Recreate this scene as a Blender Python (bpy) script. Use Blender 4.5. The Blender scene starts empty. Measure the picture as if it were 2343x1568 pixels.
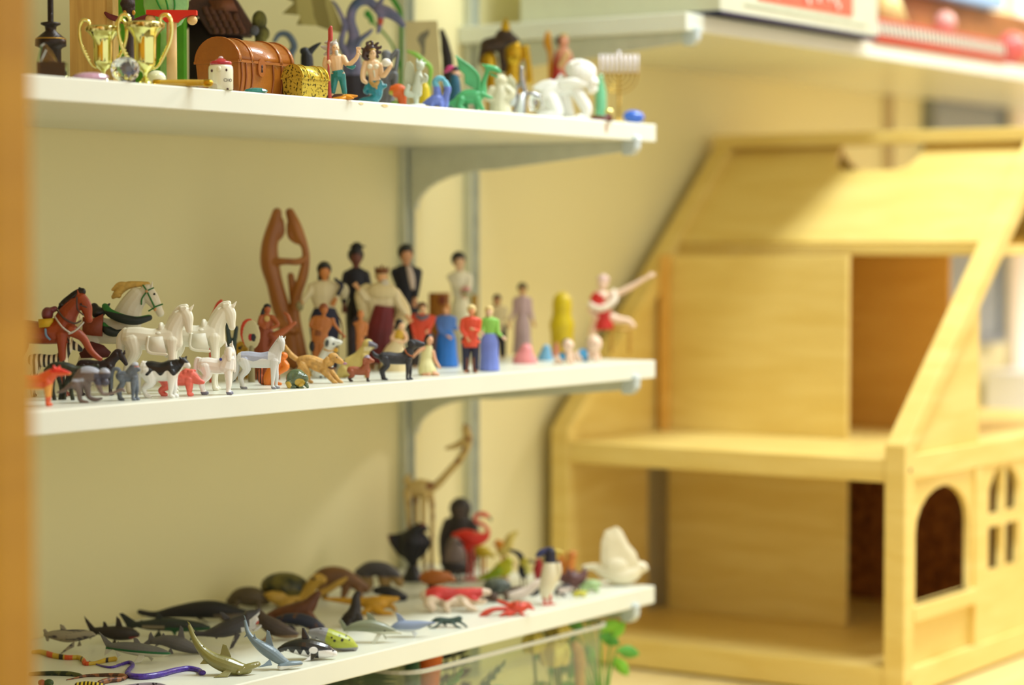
import bpy, bmesh, math, random
from mathutils import Vector, Matrix, noise
PI = math.pi
random.seed(7)
SC = bpy.context.scene
COL = SC.collection

# ------------------------------------------------------------------ camera
YAW, PITCH, FPX, CX, CY = 0.5986, 0.0431, 5352.25, 1171.5, 784.0
CAM = Vector((-2.1109, -1.2573, 0.0))
FWD = Vector((math.cos(YAW)*math.cos(PITCH), math.sin(YAW)*math.cos(PITCH), -math.sin(PITCH)))
RGT = Vector((math.sin(YAW), -math.cos(YAW), 0.0))
UPV = RGT.cross(FWD)
cd = bpy.data.cameras.new('camera'); cam = bpy.data.objects.new('camera', cd); COL.objects.link(cam)
cam.matrix_world = Matrix(((RGT.x, UPV.x, -FWD.x, CAM.x), (RGT.y, UPV.y, -FWD.y, CAM.y), (RGT.z, UPV.z, -FWD.z, CAM.z), (0, 0, 0, 1)))
cd.sensor_width = 36.0; cd.sensor_fit = 'HORIZONTAL'; cd.lens = FPX*36.0/2343.0
cd.clip_start = 0.05; cd.clip_end = 50
cd.dof.use_dof = True; cd.dof.focus_distance = 1.95; cd.dof.aperture_fstop = 3.1
cd.dof.aperture_blades = 0
SC.camera = cam

# ------------------------------------------------------------------ world, lights, exposure
W = bpy.data.worlds.new('room_light'); SC.world = W; W.use_nodes = True
bg = W.node_tree.nodes['Background']; bg.inputs[0].default_value = (1.0, 0.98, 0.88, 1); bg.inputs[1].default_value = 0.88
def area(name, loc, target, sx, sy, power, col):
    l = bpy.data.lights.new(name, 'AREA'); l.shape = 'RECTANGLE'; l.size = sx; l.size_y = sy; l.energy = power; l.color = col
    o = bpy.data.objects.new(name, l); COL.objects.link(o); o.location = loc
    o.rotation_euler = (Vector(target)-Vector(loc)).to_track_quat('-Z', 'Y').to_euler(); return o
area('ceiling_lamp', (0.20, -0.62, 1.45), (0.20, -0.30, 0.0), 1.2, 0.30, 32, (0.88, 0.99, 1.06))
area('fill_light_rear', (0.1, -2.1, 1.4), (-0.3, 0.2, -0.2), 1.2, 0.8, 3, (1.0, 1.0, 1.0))  # added fill from the open side of the room, not a fixture
area('fill_light_far', (2.0, -0.9, 1.4), (1.9, 0.3, 0.0), 0.5, 0.5, 36, (1.0, 0.95, 0.92))  # added fill that brightens the far stretch of wall, not a fixture
SC.view_settings.view_transform = 'Standard'; SC.view_settings.look = 'None'
SC.view_settings.exposure = 0.22; SC.view_settings.gamma = 1.0; SC.view_settings.use_curve_mapping = False

# ------------------------------------------------------------------ materials
MC = {}
def M(r, g, b, rough=0.5, metal=0.0, var=0.06, scale=60.0, spec=0.5, coat=0.0, trans=0.0, alpha=1.0, emit=0.0):
    """painted plastic, resin or metal; r g b are 0-255 display values; slight mottling"""
    key = (r, g, b, rough, metal, var, scale, spec, coat, trans, alpha, emit)
    if key in MC: return MC[key]
    m = bpy.data.materials.new('paint_%d_%d_%d' % (r, g, b)); m.use_nodes = True; nt = m.node_tree; p = nt.nodes['Principled BSDF']
    lin = [((c/255.0)/12.92 if c/255.0 < 0.04 else ((c/255.0+0.055)/1.055)**2.4)**1.12 for c in (r, g, b)]
    if var > 0:
        n = nt.nodes.new('ShaderNodeTexNoise'); n.inputs['Scale'].default_value = scale; n.inputs['Detail'].default_value = 3
        tc = nt.nodes.new('ShaderNodeTexCoord'); nt.links.new(tc.outputs['Object'], n.inputs['Vector'])
        cr = nt.nodes.new('ShaderNodeValToRGB')
        cr.color_ramp.elements[0].position = 0.3; cr.color_ramp.elements[1].position = 0.7
        cr.color_ramp.elements[0].color = [max(0, c*(1-2.5*var)) for c in lin]+[1]; cr.color_ramp.elements[1].color = [min(1, c*(1+1.5*var)) for c in lin]+[1]
        nt.links.new(n.outputs['Fac'], cr.inputs[0]); nt.links.new(cr.outputs[0], p.inputs['Base Color'])
    else: p.inputs['Base Color'].default_value = lin+[1]
    if var > 0.025 and metal < 0.5:
        b2 = nt.nodes.new('ShaderNodeBump'); b2.inputs['Strength'].default_value = min(0.6, var*5); b2.inputs['Distance'].default_value = 0.0008
        n2 = nt.nodes.new('ShaderNodeTexNoise'); n2.inputs['Scale'].default_value = 420; n2.inputs['Detail'].default_value = 3; nt.links.new(tc.outputs['Object'], n2.inputs['Vector'])
        nt.links.new(n2.outputs['Fac'], b2.inputs['Height']); nt.links.new(b2.outputs[0], p.inputs['Normal'])
    p.inputs['Roughness'].default_value = rough; p.inputs['Metallic'].default_value = metal
    p.inputs['Specular IOR Level'].default_value = spec; p.inputs['Coat Weight'].default_value = coat
    p.inputs['Transmission Weight'].default_value = trans; p.inputs['Alpha'].default_value = alpha
    MC[key] = m; return m
def pattern(kind, c1, c2, scale, rough=0.5, thr=0.5, soft=0.03, vec=(1, 1, 1), rot=(0, 0, 0), metal=0.0, distort=2.0, bump=0.0):
    """two-colour pattern: 'stripes', 'spots', 'patches', 'bricks', 'mottle'"""
    m = bpy.data.materials.new('pattern_'+kind); m.use_nodes = True; nt = m.node_tree; p = nt.nodes['Principled BSDF']
    def lin(c): return [((v/255.0)/12.92 if v/255.0 < 0.04 else ((v/255.0+0.055)/1.055)**2.4)**1.12 for v in c]+[1]
    tc = nt.nodes.new('ShaderNodeTexCoord'); mp = nt.nodes.new('ShaderNodeMapping'); mp.inputs['Scale'].default_value = vec; mp.inputs['Rotation'].default_value = rot
    nt.links.new(tc.outputs['Object'], mp.inputs['Vector'])
    if kind == 'stripes':
        t = nt.nodes.new('ShaderNodeTexWave'); t.inputs['Distortion'].default_value = distort; t.inputs['Detail'].default_value = 1; out = t.outputs['Fac']
    elif kind == 'spots':
        t = nt.nodes.new('ShaderNodeTexVoronoi'); out = t.outputs['Distance']
    elif kind == 'bricks':
        t = nt.nodes.new('ShaderNodeTexBrick'); out = t.outputs['Fac']
    else:
        t = nt.nodes.new('ShaderNodeTexNoise'); t.inputs['Detail'].default_value = 4; out = t.outputs['Fac']
    t.inputs['Scale'].default_value = scale; nt.links.new(mp.outputs[0], t.inputs['Vector'])
    cr = nt.nodes.new('ShaderNodeValToRGB'); cr.color_ramp.elements[0].position = thr-soft; cr.color_ramp.elements[1].position = thr+soft
    cr.color_ramp.elements[0].color = lin(c1); cr.color_ramp.elements[1].color = lin(c2)
    nt.links.new(out, cr.inputs[0]); nt.links.new(cr.outputs[0], p.inputs['Base Color'])
    p.inputs['Roughness'].default_value = rough; p.inputs['Metallic'].default_value = metal
    if bump:
        bp = nt.nodes.new('ShaderNodeBump'); bp.inputs['Strength'].default_value = bump; bp.inputs['Distance'].default_value = 0.004
        nt.links.new(out, bp.inputs['Height']); nt.links.new(bp.outputs[0], p.inputs['Normal'])
    return m
def wood(name, c1, c2, scale=3.0, vec=(1, 1, 12), rough=0.45):
    m = bpy.data.materials.new(name); m.use_nodes = True; nt = m.node_tree; p = nt.nodes['Principled BSDF']
    def lin(c): return [((v/255.0+0.055)/1.055)**2.4 for v in c]+[1]
    tc = nt.nodes.new('ShaderNodeTexCoord'); mp = nt.nodes.new('ShaderNodeMapping'); mp.inputs['Scale'].default_value = vec
    n = nt.nodes.new('ShaderNodeTexNoise'); n.inputs['Scale'].default_value = scale; n.inputs['Detail'].default_value = 6; n.inputs['Distortion'].default_value = 0.6
    cr = nt.nodes.new('ShaderNodeValToRGB'); cr.color_ramp.elements[0].position = 0.3; cr.color_ramp.elements[1].position = 0.72
    cr.color_ramp.elements[0].color = lin(c1); cr.color_ramp.elements[1].color = lin(c2)
    nt.links.new(tc.outputs['Object'], mp.inputs[0]); nt.links.new(mp.outputs[0], n.inputs['Vector']); nt.links.new(n.outputs['Fac'], cr.inputs[0]); nt.links.new(cr.outputs[0], p.inputs['Base Color'])
    p.inputs['Roughness'].default_value = rough; return m
def plaster():
    m = bpy.data.materials.new('painted_plaster'); m.use_nodes = True; nt = m.node_tree; p = nt.nodes['Principled BSDF']
    p.inputs['Base Color'].default_value = (0.82, 0.74, 0.405, 1); p.inputs['Roughness'].default_value = 0.75
    tc = nt.nodes.new('ShaderNodeTexCoord'); n = nt.nodes.new('ShaderNodeTexNoise'); n.inputs['Scale'].default_value = 140; n.inputs['Detail'].default_value = 2
    b = nt.nodes.new('ShaderNodeBump'); b.inputs['Strength'].default_value = 0.12; b.inputs['Distance'].default_value = 0.002
    nt.links.new(tc.outputs['Object'], n.inputs['Vector']); nt.links.new(n.outputs['Fac'], b.inputs['Height']); nt.links.new(b.outputs[0], p.inputs['Normal'])
    return m
def clear(name, tint=(0.93, 0.97, 0.9), gl=0.12):
    m = bpy.data.materials.new(name); m.use_nodes = True; nt = m.node_tree; nt.nodes.remove(nt.nodes['Principled BSDF'])
    t = nt.nodes.new('ShaderNodeBsdfTransparent'); t.inputs[0].default_value = tint+(1,); g = nt.nodes.new('ShaderNodeBsdfGlossy'); g.inputs['Roughness'].default_value = 0.12
    d = nt.nodes.new('ShaderNodeBsdfDiffuse'); d.inputs[0].default_value = (0.8, 0.85, 0.75, 1)
    lw = nt.nodes.new('ShaderNodeLayerWeight'); lw.inputs[0].default_value = 0.35
    m1 = nt.nodes.new('ShaderNodeMixShader'); m1.inputs[0].default_value = gl*0.6; m2 = nt.nodes.new('ShaderNodeMixShader'); m2.inputs[0].default_value = 0.05
    nt.links.new(t.outputs[0], m1.inputs[1]); nt.links.new(d.outputs[0], m1.inputs[2]); nt.nodes.remove(lw)
    nt.links.new(m1.outputs[0], m2.inputs[1]); nt.links.new(g.outputs[0], m2.inputs[2]); nt.links.new(m2.outputs[0], nt.nodes['Material Output'].inputs[0]); return m
def glass(name, col, rough=0.02, ior=1.5):
    m = bpy.data.materials.new(name); m.use_nodes = True; p = m.node_tree.nodes['Principled BSDF']
    p.inputs['Base Color'].default_value = col+(1,); p.inputs['Transmission Weight'].default_value = 1; p.inputs['Roughness'].default_value = rough; p.inputs['IOR'].default_value = ior; return m

# ------------------------------------------------------------------ mesh helpers
def link(name, me, mats, parent=None, smooth=True):
    o = bpy.data.objects.new(name, me); COL.objects.link(o)
    for m in (mats if isinstance(mats, (list, tuple)) else [mats]): me.materials.append(m)
    if smooth:
        for p in me.polygons: p.use_smooth = True
    if parent is not None: o.parent = parent
    return o
def from_pv(name, parts):
    vs, fs = [], []
    for v, f in parts:
        k = len(vs); vs.extend(v); fs.extend([tuple(i+k for i in q) for q in f])
    me = bpy.data.meshes.new(name); me.from_pydata([tuple(v) for v in vs], [], fs); me.validate(); me.update()
    bm = bmesh.new(); bm.from_mesh(me); bmesh.ops.recalc_face_normals(bm, faces=bm.faces); bm.to_mesh(me); bm.free(); return me
def boxpv(x0, x1, y0, y1, z0, z1):
    v = [Vector((x, y, z)) for x in (x0, x1) for y in (y0, y1) for z in (z0, z1)]
    return v, [(0, 1, 3, 2), (4, 6, 7, 5), (0, 4, 5, 1), (2, 3, 7, 6), (0, 2, 6, 4), (1, 5, 7, 3)]
def boxo(name, b, mat, parent=None, bev=0.0015):
    """axis aligned box(es) as one object with its origin at the first box's centre, softened edges"""
    bs = b if isinstance(b[0], (tuple, list)) else [b]
    c = Vector(((bs[0][0]+bs[0][1])/2, (bs[0][2]+bs[0][3])/2, (bs[0][4]+bs[0][5])/2))
    if parent is not None: c = Vector((0, 0, 0))
    bm = bmesh.new()
    for q in bs:
        v, f = boxpv(*q); vv = [bm.verts.new(a-c) for a in v]
        for t in f: bm.faces.new([vv[i] for i in t])
    bmesh.ops.recalc_face_normals(bm, faces=bm.faces)
    if bev: bmesh.ops.bevel(bm, geom=bm.edges[:], offset=bev, segments=2, affect='EDGES', profile=0.5)
    me = bpy.data.meshes.new(name); bm.to_mesh(me); bm.free()
    o = link(name, me, mat, parent, smooth=False); o.location = c; return o
def prism(name, pts, axis, a, b, mat, parent=None, bev=0.001):
    """polygon pts (u,v) extruded between a and b along axis 'x','y' or 'z'"""
    def P(u, v, w): return {'x': Vector((w, u, v)), 'y': Vector((u, w, v)), 'z': Vector((u, v, w))}[axis]
    bm = bmesh.new(); lo = [bm.verts.new(P(u, v, a)) for u, v in pts]; hi = [bm.verts.new(P(u, v, b)) for u, v in pts]; n = len(pts)
    bm.faces.new(lo); bm.faces.new(hi[::-1])
    for i in range(n): bm.faces.new((lo[i], hi[i], hi[(i+1) % n], lo[(i+1) % n]))
    bmesh.ops.recalc_face_normals(bm, faces=bm.faces)
    if bev: bmesh.ops.bevel(bm, geom=bm.edges[:], offset=bev, segments=1, affect='EDGES')
    me = bpy.data.meshes.new(name); bm.to_mesh(me); bm.free(); return link(name, me, mat, parent, smooth=False)
def structure(o): o['kind'] = 'structure'; return o
def tag(o, label, cat, group=None):
    o['label'] = label; o['category'] = cat
    if group: o['group'] = group
    return o
def empty(name, loc, rz=0.0):
    o = bpy.data.objects.new(name, None); COL.objects.link(o); o.location = loc; o.rotation_euler = (0, 0, rz); o.empty_display_size = 0.02; return o

# ------------------------------------------------------------------ the room
PLASTER = plaster()
structure(boxo('wall_left', (-2.6, 2.62, 0.30, 0.36, -1.3, 1.5), PLASTER, bev=0))
FARW = M(236, 205, 180, 0.8, var=0.01)
structure(boxo('wall_far', (2.62, 2.70, -3.2, 0.36, -1.3, 1.5), FARW, bev=0))
structure(boxo('floor', (-2.6, 2.7, -3.2, 0.36, -1.36, -1.3), M(150, 135, 105, 0.6, var=0.05, scale=8), bev=0))
structure(boxo('ceiling', (-2.6, 2.7, -3.2, 0.36, 1.5, 1.56), M(240, 236, 220, 0.9, var=0.0), bev=0))

# ------------------------------------------------------------------ shelves
MEL = M(228, 231, 217, 0.32, var=0.012, scale=9)
D, TH = 0.30, 0.0186
S1, S2, S3, S4 = 0.1224, -0.1245, -0.3624, 0.2445
def shelf(label, x0, x1, z, th=TH):
    o = boxo('wall_shelf', (x0, x1, 0.0, D-0.001, z-th, z), MEL, bev=0.0012)
    return tag(o, label, 'shelf')
XL = -1.262
shelf('white wall shelf on the left holding trophies, treasure chests and mermaids', XL, 0.0, S1)
shelf('white wall shelf on the left holding horses, dogs and costumed figurines', XL, 0.0, S2)
shelf('white wall shelf on the left holding sharks, snakes and birds', XL, 0.0, S3)
shelf('wide white wall shelf overhead on the right carrying game boxes', 0.062, 2.0, S4, 0.0195)
METAL = M(214, 218, 205, 0.4, 0.25, var=0.02)
def standard(x, z0, z1, label, mat=METAL):
    e = empty('shelf_standard', (x, D, z0)); tag(e, label, 'shelf standard')
    boxo('rail', [(-0.0085, 0.0085, -0.0035, 0, 0, z1-z0), (-0.0085, -0.0065, -0.011, -0.0035, 0, z1-z0), (0.0065, 0.0085, -0.011, -0.0035, 0, z1-z0)], mat, e, bev=0.0004)
    bx = []
    k = 0
    while z0+0.03+k*0.032 < z1-0.03:
        zz = 0.03+k*0.032; bx.append((-0.0018, 0.0018, -0.0042, -0.0034, zz, zz+0.013)); k += 1
    boxo('slot_column', bx, M(90, 92, 84, 0.6, var=0), e, bev=0)
    return e
shelf('white wall shelf just above the picture over the trophies', XL, 0.0, 0.372)
for px_, w_, h_, c_ in ((1387, 0.004, 0.012, (176, 130, 84)), (880, 0.009, 0.003, (226, 206, 150)), (826, 0.006, 0.0025, (226, 212, 160))):
    k_ = (px_-CX)/FPX; n_ = RGT-FWD*k_; X_ = CAM.x-(n_.y*(0-CAM.y)+n_.z*S1)/n_.x
    pts_ = [(X_+w_/2*math.cos(a*PI/6)*(1+0.25*math.sin(a*2.3)), S1-0.0012-h_/2-h_/2*math.sin(a*PI/6)) for a in range(12)]
    o_ = prism('stain', pts_, 'y', -0.00025, 0.0, M(*c_, 0.6, var=0.1), None, 0); sh_ = [q for q in COL.objects if q.name == 'wall_shelf'][0]
    o_.parent = sh_; o_.location = -sh_.location; o_['label'] = 'faint brown stain'
standard(-0.042, -0.62, 0.62, 'pale slotted metal strip on the wall carrying the brackets of the three toy shelves')
standard(0.082, -0.62, 0.70, 'pale slotted metal strip on the wall between the groom and the lavender dress figurine')
standard(1.19, -0.05, 0.70, 'pinkish slotted shelf standard far along the wall above the dollhouse ridge', M(220, 204, 172, 0.5, 0.1, var=0.02))
def bracket(x, ztop, label, ln=D):
    e = empty('shelf_bracket', (x, D-0.012, ztop)); tag(e, label, 'shelf bracket')
    y0 = -(ln-0.012)+0.004
    pts = [(0, -0.0005), (y0, -0.0005), (y0, -0.010)]
    pts += [(-0.115, -0.0265)]
    for i in range(1, 9):
        a = i/8.0; pts.append((-0.115+0.115*math.sin(a*PI/2)**0.9*0.93, -0.0265-0.042*(1-math.cos(a*PI/2))))
    pts += [(0, -0.0685)]
    prism('arm', pts, 'x', -0.003, 0.003, METAL, e, bev=0.0006)
    tip = [(y0+0.010, -0.0005), (y0-0.006, 0.006), (y0-0.009, 0.004), (y0-0.008, -0.009), (y0-0.002, -0.015), (y0+0.010, -0.0145)]
    t = prism('front_clip', tip, 'x', -0.0055, 0.0055, M(200, 212, 214, 0.25, 0.0, var=0.0, coat=0.5), e, bev=0.0015); t['label'] = 'glossy pale plastic end clip'
    return e
bracket(-0.042, S1-TH, 'pale metal curved bracket under the uppermost left toy shelf')
bracket(-0.042, S2-TH, 'pale metal curved bracket under the middle toy shelf')
bracket(-0.042, S3-TH, 'pale metal curved bracket under the lowest toy shelf beside green leaves')
bracket(0.082, S4-0.0195, 'pale metal curved bracket under the left end of the overhead right shelf')
PANELW = wood('golden_panel_wood', (176, 122, 18), (202, 146, 32), 2.0, (1, 1, 9))
tag(boxo('cabinet_side', (-1.320, -1.296, -0.418, D-0.002, -1.3, 1.2), PANELW, bev=0.002), 'blurred golden wooden upright panel close by at the far left edge', 'wooden panel')

# ------------------------------------------------------------------ table and dollhouse
TZ = -0.5035
TW = wood('pale_table_wood', (222, 196, 128), (238, 216, 156), 3.0, (1, 9, 1), 0.35)
tb = empty('table', (0.85, -0.30, -1.3)); tag(tb, 'pale wooden table under the dollhouse and the clear plastic bin', 'table')
boxo('table_top', (-1.45, 1.35, -0.55, 0.596, 1.3+TZ-0.03, 1.3+TZ), TW, tb, bev=0.003)
for sx in (-1.35, 1.25):
    for sy in (-0.48, 0.53): boxo('leg', (sx-0.025, sx+0.025, sy-0.025, sy+0.025, 0, 1.3+TZ-0.03), TW, tb, bev=0.003)
PINE = wood('blond_pine', (228, 198, 110), (240, 215, 134), 5.0, (1.5, 1.5, 10), 0.42)
PINEH = wood('blond_pine_boards', (228, 198, 110), (240, 215, 134), 5.0, (10, 1.5, 1.5), 0.42)
dh = empty('dollhouse', (0.227, 0.05, TZ)); tag(dh, 'large open pine dollhouse with steep roof and arched side window, under the overhead shelf', 'dollhouse')
ox, oy, oz = 0.227, 0.05, TZ
def hb(name, x0, x1, y0, y1, z0, z1, mat=None, parent=None, bev=0.0015):
    return boxo(name, (x0-ox, x1-ox, y0-oy, y1-oy, z0-oz, z1-oz), mat or PINE, parent or dh, bev)
def hp(name, pts, axis, a, b, mat=None, parent=None, bev=0.001):
    if axis == 'y': return prism(name, [(u-ox, v-oz) for u, v in pts], 'y', a-oy, b-oy, mat or PINE, parent or dh, bev)
    if axis == 'x': return prism(name, [(u-oy, v-oz) for u, v in pts], 'x', a-ox, b-ox, mat or PINE, parent or dh, bev)
    return prism(name, [(u-ox, v-oy) for u, v in pts], 'z', a-oz, b-oz, mat or PINE, parent or dh, bev)
YR, YL = -0.181, 0.281       # outer faces of the two sides
XB = 1.03                    # back of the house
for (xa, xb) in ((0.227, 0.252), (XB-0.025, XB)):
    hb('corner_post', xa, xb, YR, YR+0.025, TZ, -0.222); hb('corner_post', xa, xb, YL-0.025, YL, TZ, -0.222)
for xa, xb in ((0.229, 0.247), (XB-0.02, XB-0.002)):
    hb('base_rail', xa, xb, YR+0.025, YL-0.025, TZ+0.003, -0.468)
    hb('floor_rail', xa, xb, YR+0.025, YL-0.025, -0.264, -0.2385)
hb('ground_floor', 0.24, XB-0.02, YR+0.012, YL-0.012, -0.475, -0.4685, PINEH)
hb('upper_floor', 0.24, XB-0.02, YR+0.012, YL-0.012, -0.246, -0.2390, PINEH)
hb('attic_floor', 0.487, 0.775, YR+0.004, YL-0.004, -0.0165, -0.004, PINEH)
# slanted gable beams and ridge
SL = (0.137+0.222)/(0.640-0.232)
for ys in ((YR, YR+0.025), (YL-0.025, YL)):
    for s in (1, -1):
        def mx(x): return x if s == 1 else 0.640*2-x
        pts = [(mx(0.229), -0.222), (mx(0.258), -0.222), (mx(0.640), 0.108), (mx(0.640), 0.142), ]
        hp('gable_beam', pts, 'y', ys[0], ys[1])
hb('ridge_beam', 0.622, 0.658, YR-0.004, YL+0.002, 0.124, 0.141)
# roof boards with a hand slot at the ridge
def roof_board(s):
    o = Vector((0.640, 0, 0.124)); dx = -0.149*s; dz = -0.124
    L = math.hypot(dx, dz); ex = Vector((dx/L, 0, dz/L)); nrm = Vector((-dz/L, 0, dx/L))*(-1)
    if nrm.z < 0: nrm = -nrm
    a, b = YR+0.024, YL-0.024
    out = [(a, 0), (-0.018, 0), (-0.014, 0.030), (-0.006, 0.046), (0.006, 0.052), (0.078, 0.052), (0.090, 0.046), (0.098, 0.030), (0.102, 0), (b, 0), (b, L), (a, L)]
    bm = bmesh.new(); lo, hi = [], []
    for y, u in out:
        p = o+ex*u; p.y = y; p -= Vector((ox, oy, oz)); lo.append(bm.verts.new(p)); hi.append(bm.verts.new(p-nrm*0.006))
    bm.faces.new(lo); bm.faces.new(hi[::-1]); n = len(out)
    for i in range(n): bm.faces.new((lo[i], hi[i], hi[(i+1) % n], lo[(i+1) % n]))
    bmesh.ops.recalc_face_normals(bm, faces=bm.faces); bmesh.ops.triangulate(bm, faces=[f for f in bm.faces if len(f.verts) > 4])
    me = bpy.data.meshes.new('roof_board'); bm.to_mesh(me); bm.free(); link('roof_board', me, PINE, dh, False)
roof_board(1); roof_board(-1)
# partitions
hb('partition', 0.452, 0.460, 0.000, YL-0.03, -0.4685, -0.246); hb('partition', 0.452, 0.460, 0.000, YL-0.03, -0.239, -0.0165)
hb('rear_panel', 0.640, 0.648, -0.048, YL-0.03, -0.239, -0.0165, wood('amber_pine', (214, 160, 72), (226, 176, 88), 5, (1.5, 1.5, 9)))
hb('corner_batten', 0.438, 0.452, YL-0.034, YL-0.024, -0.239, -0.0165, wood('orange_batten', (224, 172, 80), (232, 184, 96), 5, (1.5, 1.5, 9)))
# left side wall (against the room wall)
hb('side_wall', 0.252, 0.425, YL-0.018, YL-0.010, -0.4685, -0.246)
hp('gable_wall', [(0.250, -0.239), (0.450, -0.239), (0.450, -0.040), (0.262, -0.204)], 'y', YL-0.018, YL-0.010)
hp('gable_wall', [(0.450, -0.239), (0.640, -0.239), (0.640, 0.110), (0.450, -0.050)], 'y', YL-0.014, YL-0.008)
# right side: rails, mullion, arched window panel, cross window panel
for z0, z1, nm in ((-0.262, -0.234, 'side_rail'), (-0.500, -0.470, 'side_rail')): hb(nm, 0.252, XB-0.025, YR+0.001, YR+0.020, z0, z1)
hb('mullion', 0.426, 0.444, YR+0.002, YR+0.018, -0.470, -0.262)
hb('window_sill', 0.252, 0.426, YR-0.001, YR+0.019, -0.420, -0.402)
def holed(name, x0, x1, z0, z1, holes, y0, y1):
    """board with window openings; holes are polygons in x,z"""
    c = bpy.data.curves.new(name, 'CURVE'); c.dimensions = '2D'; c.fill_mode = 'BOTH'; c.extrude = abs(y1-y0)/2
    for pts in [[(x0, z0), (x1, z0), (x1, z1), (x0, z1)]]+holes:
        sp = c.splines.new('POLY'); sp.points.add(len(pts)-1); sp.use_cyclic_u = True
        for i, (u, v) in enumerate(pts): sp.points[i].co = (u-ox, v-oz, 0, 1)
    t = bpy.data.objects.new('t', c); COL.objects.link(t); bpy.context.view_layer.update()
    me = bpy.data.meshes.new_from_object(t.evaluated_get(bpy.context.evaluated_depsgraph_get())); bpy.data.objects.remove(t)
    for v in me.vertices: v.co = Vector((v.co.x, (y0+y1)/2-oy-v.co.z, v.co.y))
    me.materials.clear(); me.name = name; return link(name, me, PINE, dh, False)
arch = [(0.267, -0.402), (0.267, -0.322)]+[(0.3415-0.0745*math.cos(a*PI/10), -0.322+0.047*math.sin(a*PI/10)) for a in range(1, 10)]+[(0.416, -0.322), (0.416, -0.402)]
holed('arched_window_panel', 0.250, 0.428, -0.402, -0.262, [arch[::-1]], YR+0.006, YR+0.013)
hb('lower_panel', 0.250, 0.428, YR+0.010, YR+0.016, -0.470, -0.420)
cw = []
for a, b, tp in ((0.468, 0.508, 0), (0.520, 0.560, 1)):
    cw.append([(a, -0.388), (b, -0.388), (b, -0.336), (a, -0.336)])
    q = [(a, -0.322), (b, -0.322)]
    q += ([(b, -0.288), (b-0.010, -0.276), (a+0.006, -0.266), (a, -0.266)] if tp == 1 else [(b, -0.264), (b-0.02, -0.270), (a+0.008, -0.282), (a, -0.292)])
    cw.append(q)
holed('cross_window_panel', 0.444, 0.80, -0.470, -0.262, [q[::-1] for q in cw], YR+0.004, YR+0.012)
hp('gable_side_panel', [(0.262, -0.234), (0.446, -0.234), (0.446, -0.042), (0.262, -0.204)], 'y', YR+0.008, YR+0.014)
for z in (-0.250, -0.486):
    o = hb('screw_plug', 0.237, 0.242, YR-0.0006, YR+0.001, z-0.0025, z+0.0025, M(60, 45, 25, 0.6, var=0)); o['label'] = 'dark screw hole in post'
# wicker basket behind the dollhouse rooms
bk = empty('wicker_basket', (0.79, 0.015, -0.4683)); tag(bk, 'dark brown wicker basket seen through the arched window of the dollhouse', 'basket')
def basket(e):
    bm = bmesh.new(); rows, cols = 20, 84; ring = []
    for r in range(rows+1):
        z = r*0.0095; row = []
        for c in range(cols):
            a = c*2*PI/cols; ca, sa = math.cos(a), math.sin(a)
            rx = 0.120*(abs(ca)**0.35)*(1 if ca > 0 else -1); ry = 0.125*(abs(sa)**0.35)*(1 if sa > 0 else -1)
            k = 1+0.012*r/rows+(0.018 if (c//2+r) % 2 else -0.006)
            row.append(bm.verts.new((rx*k, ry*k, z)))
        ring.append(row)
    for r in range(rows):
        for c in range(cols): bm.faces.new((ring[r][c], ring[r][(c+1) % cols], ring[r+1][(c+1) % cols], ring[r+1][c]))
    bm.faces.new(ring[0]); 
    me = bpy.data.meshes.new('weave'); bm.to_mesh(me); bm.free()
    link('weave', me, pattern('mottle', (110, 62, 26), (186, 120, 58), 90, 0.5, soft=0.15, bump=0.4), e)
    v = []; f = []
    N = 64
    for c in range(N):
        a = c*2*PI/N; ca, sa = math.cos(a), math.sin(a)
        rx = 0.123*(abs(ca)**0.35)*(1 if ca > 0 else -1); ry = 0.128*(abs(sa)**0.35)*(1 if sa > 0 else -1)
        for j in range(6):
            b = j*PI/3; v.append(Vector((rx*(1+0.05*math.cos(b)), ry*(1+0.05*math.cos(b)), 0.188+0.007*math.sin(b))))
    for c in range(N):
        for j in range(6): f.append((c*6+j, ((c+1) % N)*6+j, ((c+1) % N)*6+(j+1) % 6, c*6+(j+1) % 6))
    link('rim', from_pv('rim', [(v, f)]), M(120, 72, 32, 0.5, var=0.15), e)
basket(bk)
# far end of the room
nb = empty('notice_board', (1.49, 0.298, 0.04)); tag(nb, 'blurred blue grey board on the wall beyond the dollhouse', 'board')
boxo('board', (-0.15, 0.12, -0.012, 0, -0.20, 0.18), M(158, 166, 168, 0.5, var=0.02), nb)
boxo('frame', [(0.12, 0.135, -0.02, 0, -0.21, 0.19), (-0.165, -0.15, -0.02, 0, -0.21, 0.19), (-0.15, 0.12, -0.02, 0, 0.18, 0.19), (-0.15, 0.12, -0.02, 0, -0.21, -0.20)], M(146, 152, 156, 0.5, var=0.02), nb)
structure(boxo('bright_wall_panel', (1.68, 2.45, 0.285, 0.2995, -1.3, 0.75), M(252, 240, 226, 0.6, var=0), bev=0.002))  # added pale panel, its colour stands in for brighter light on the wall
tag(boxo('wall_ledge', (1.545, 2.3, 0.12, 0.284, -0.285, -0.215), M(240, 242, 244, 0.5, var=0)), 'blurred white ledge beyond the right rear of the dollhouse', 'ledge')

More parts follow.
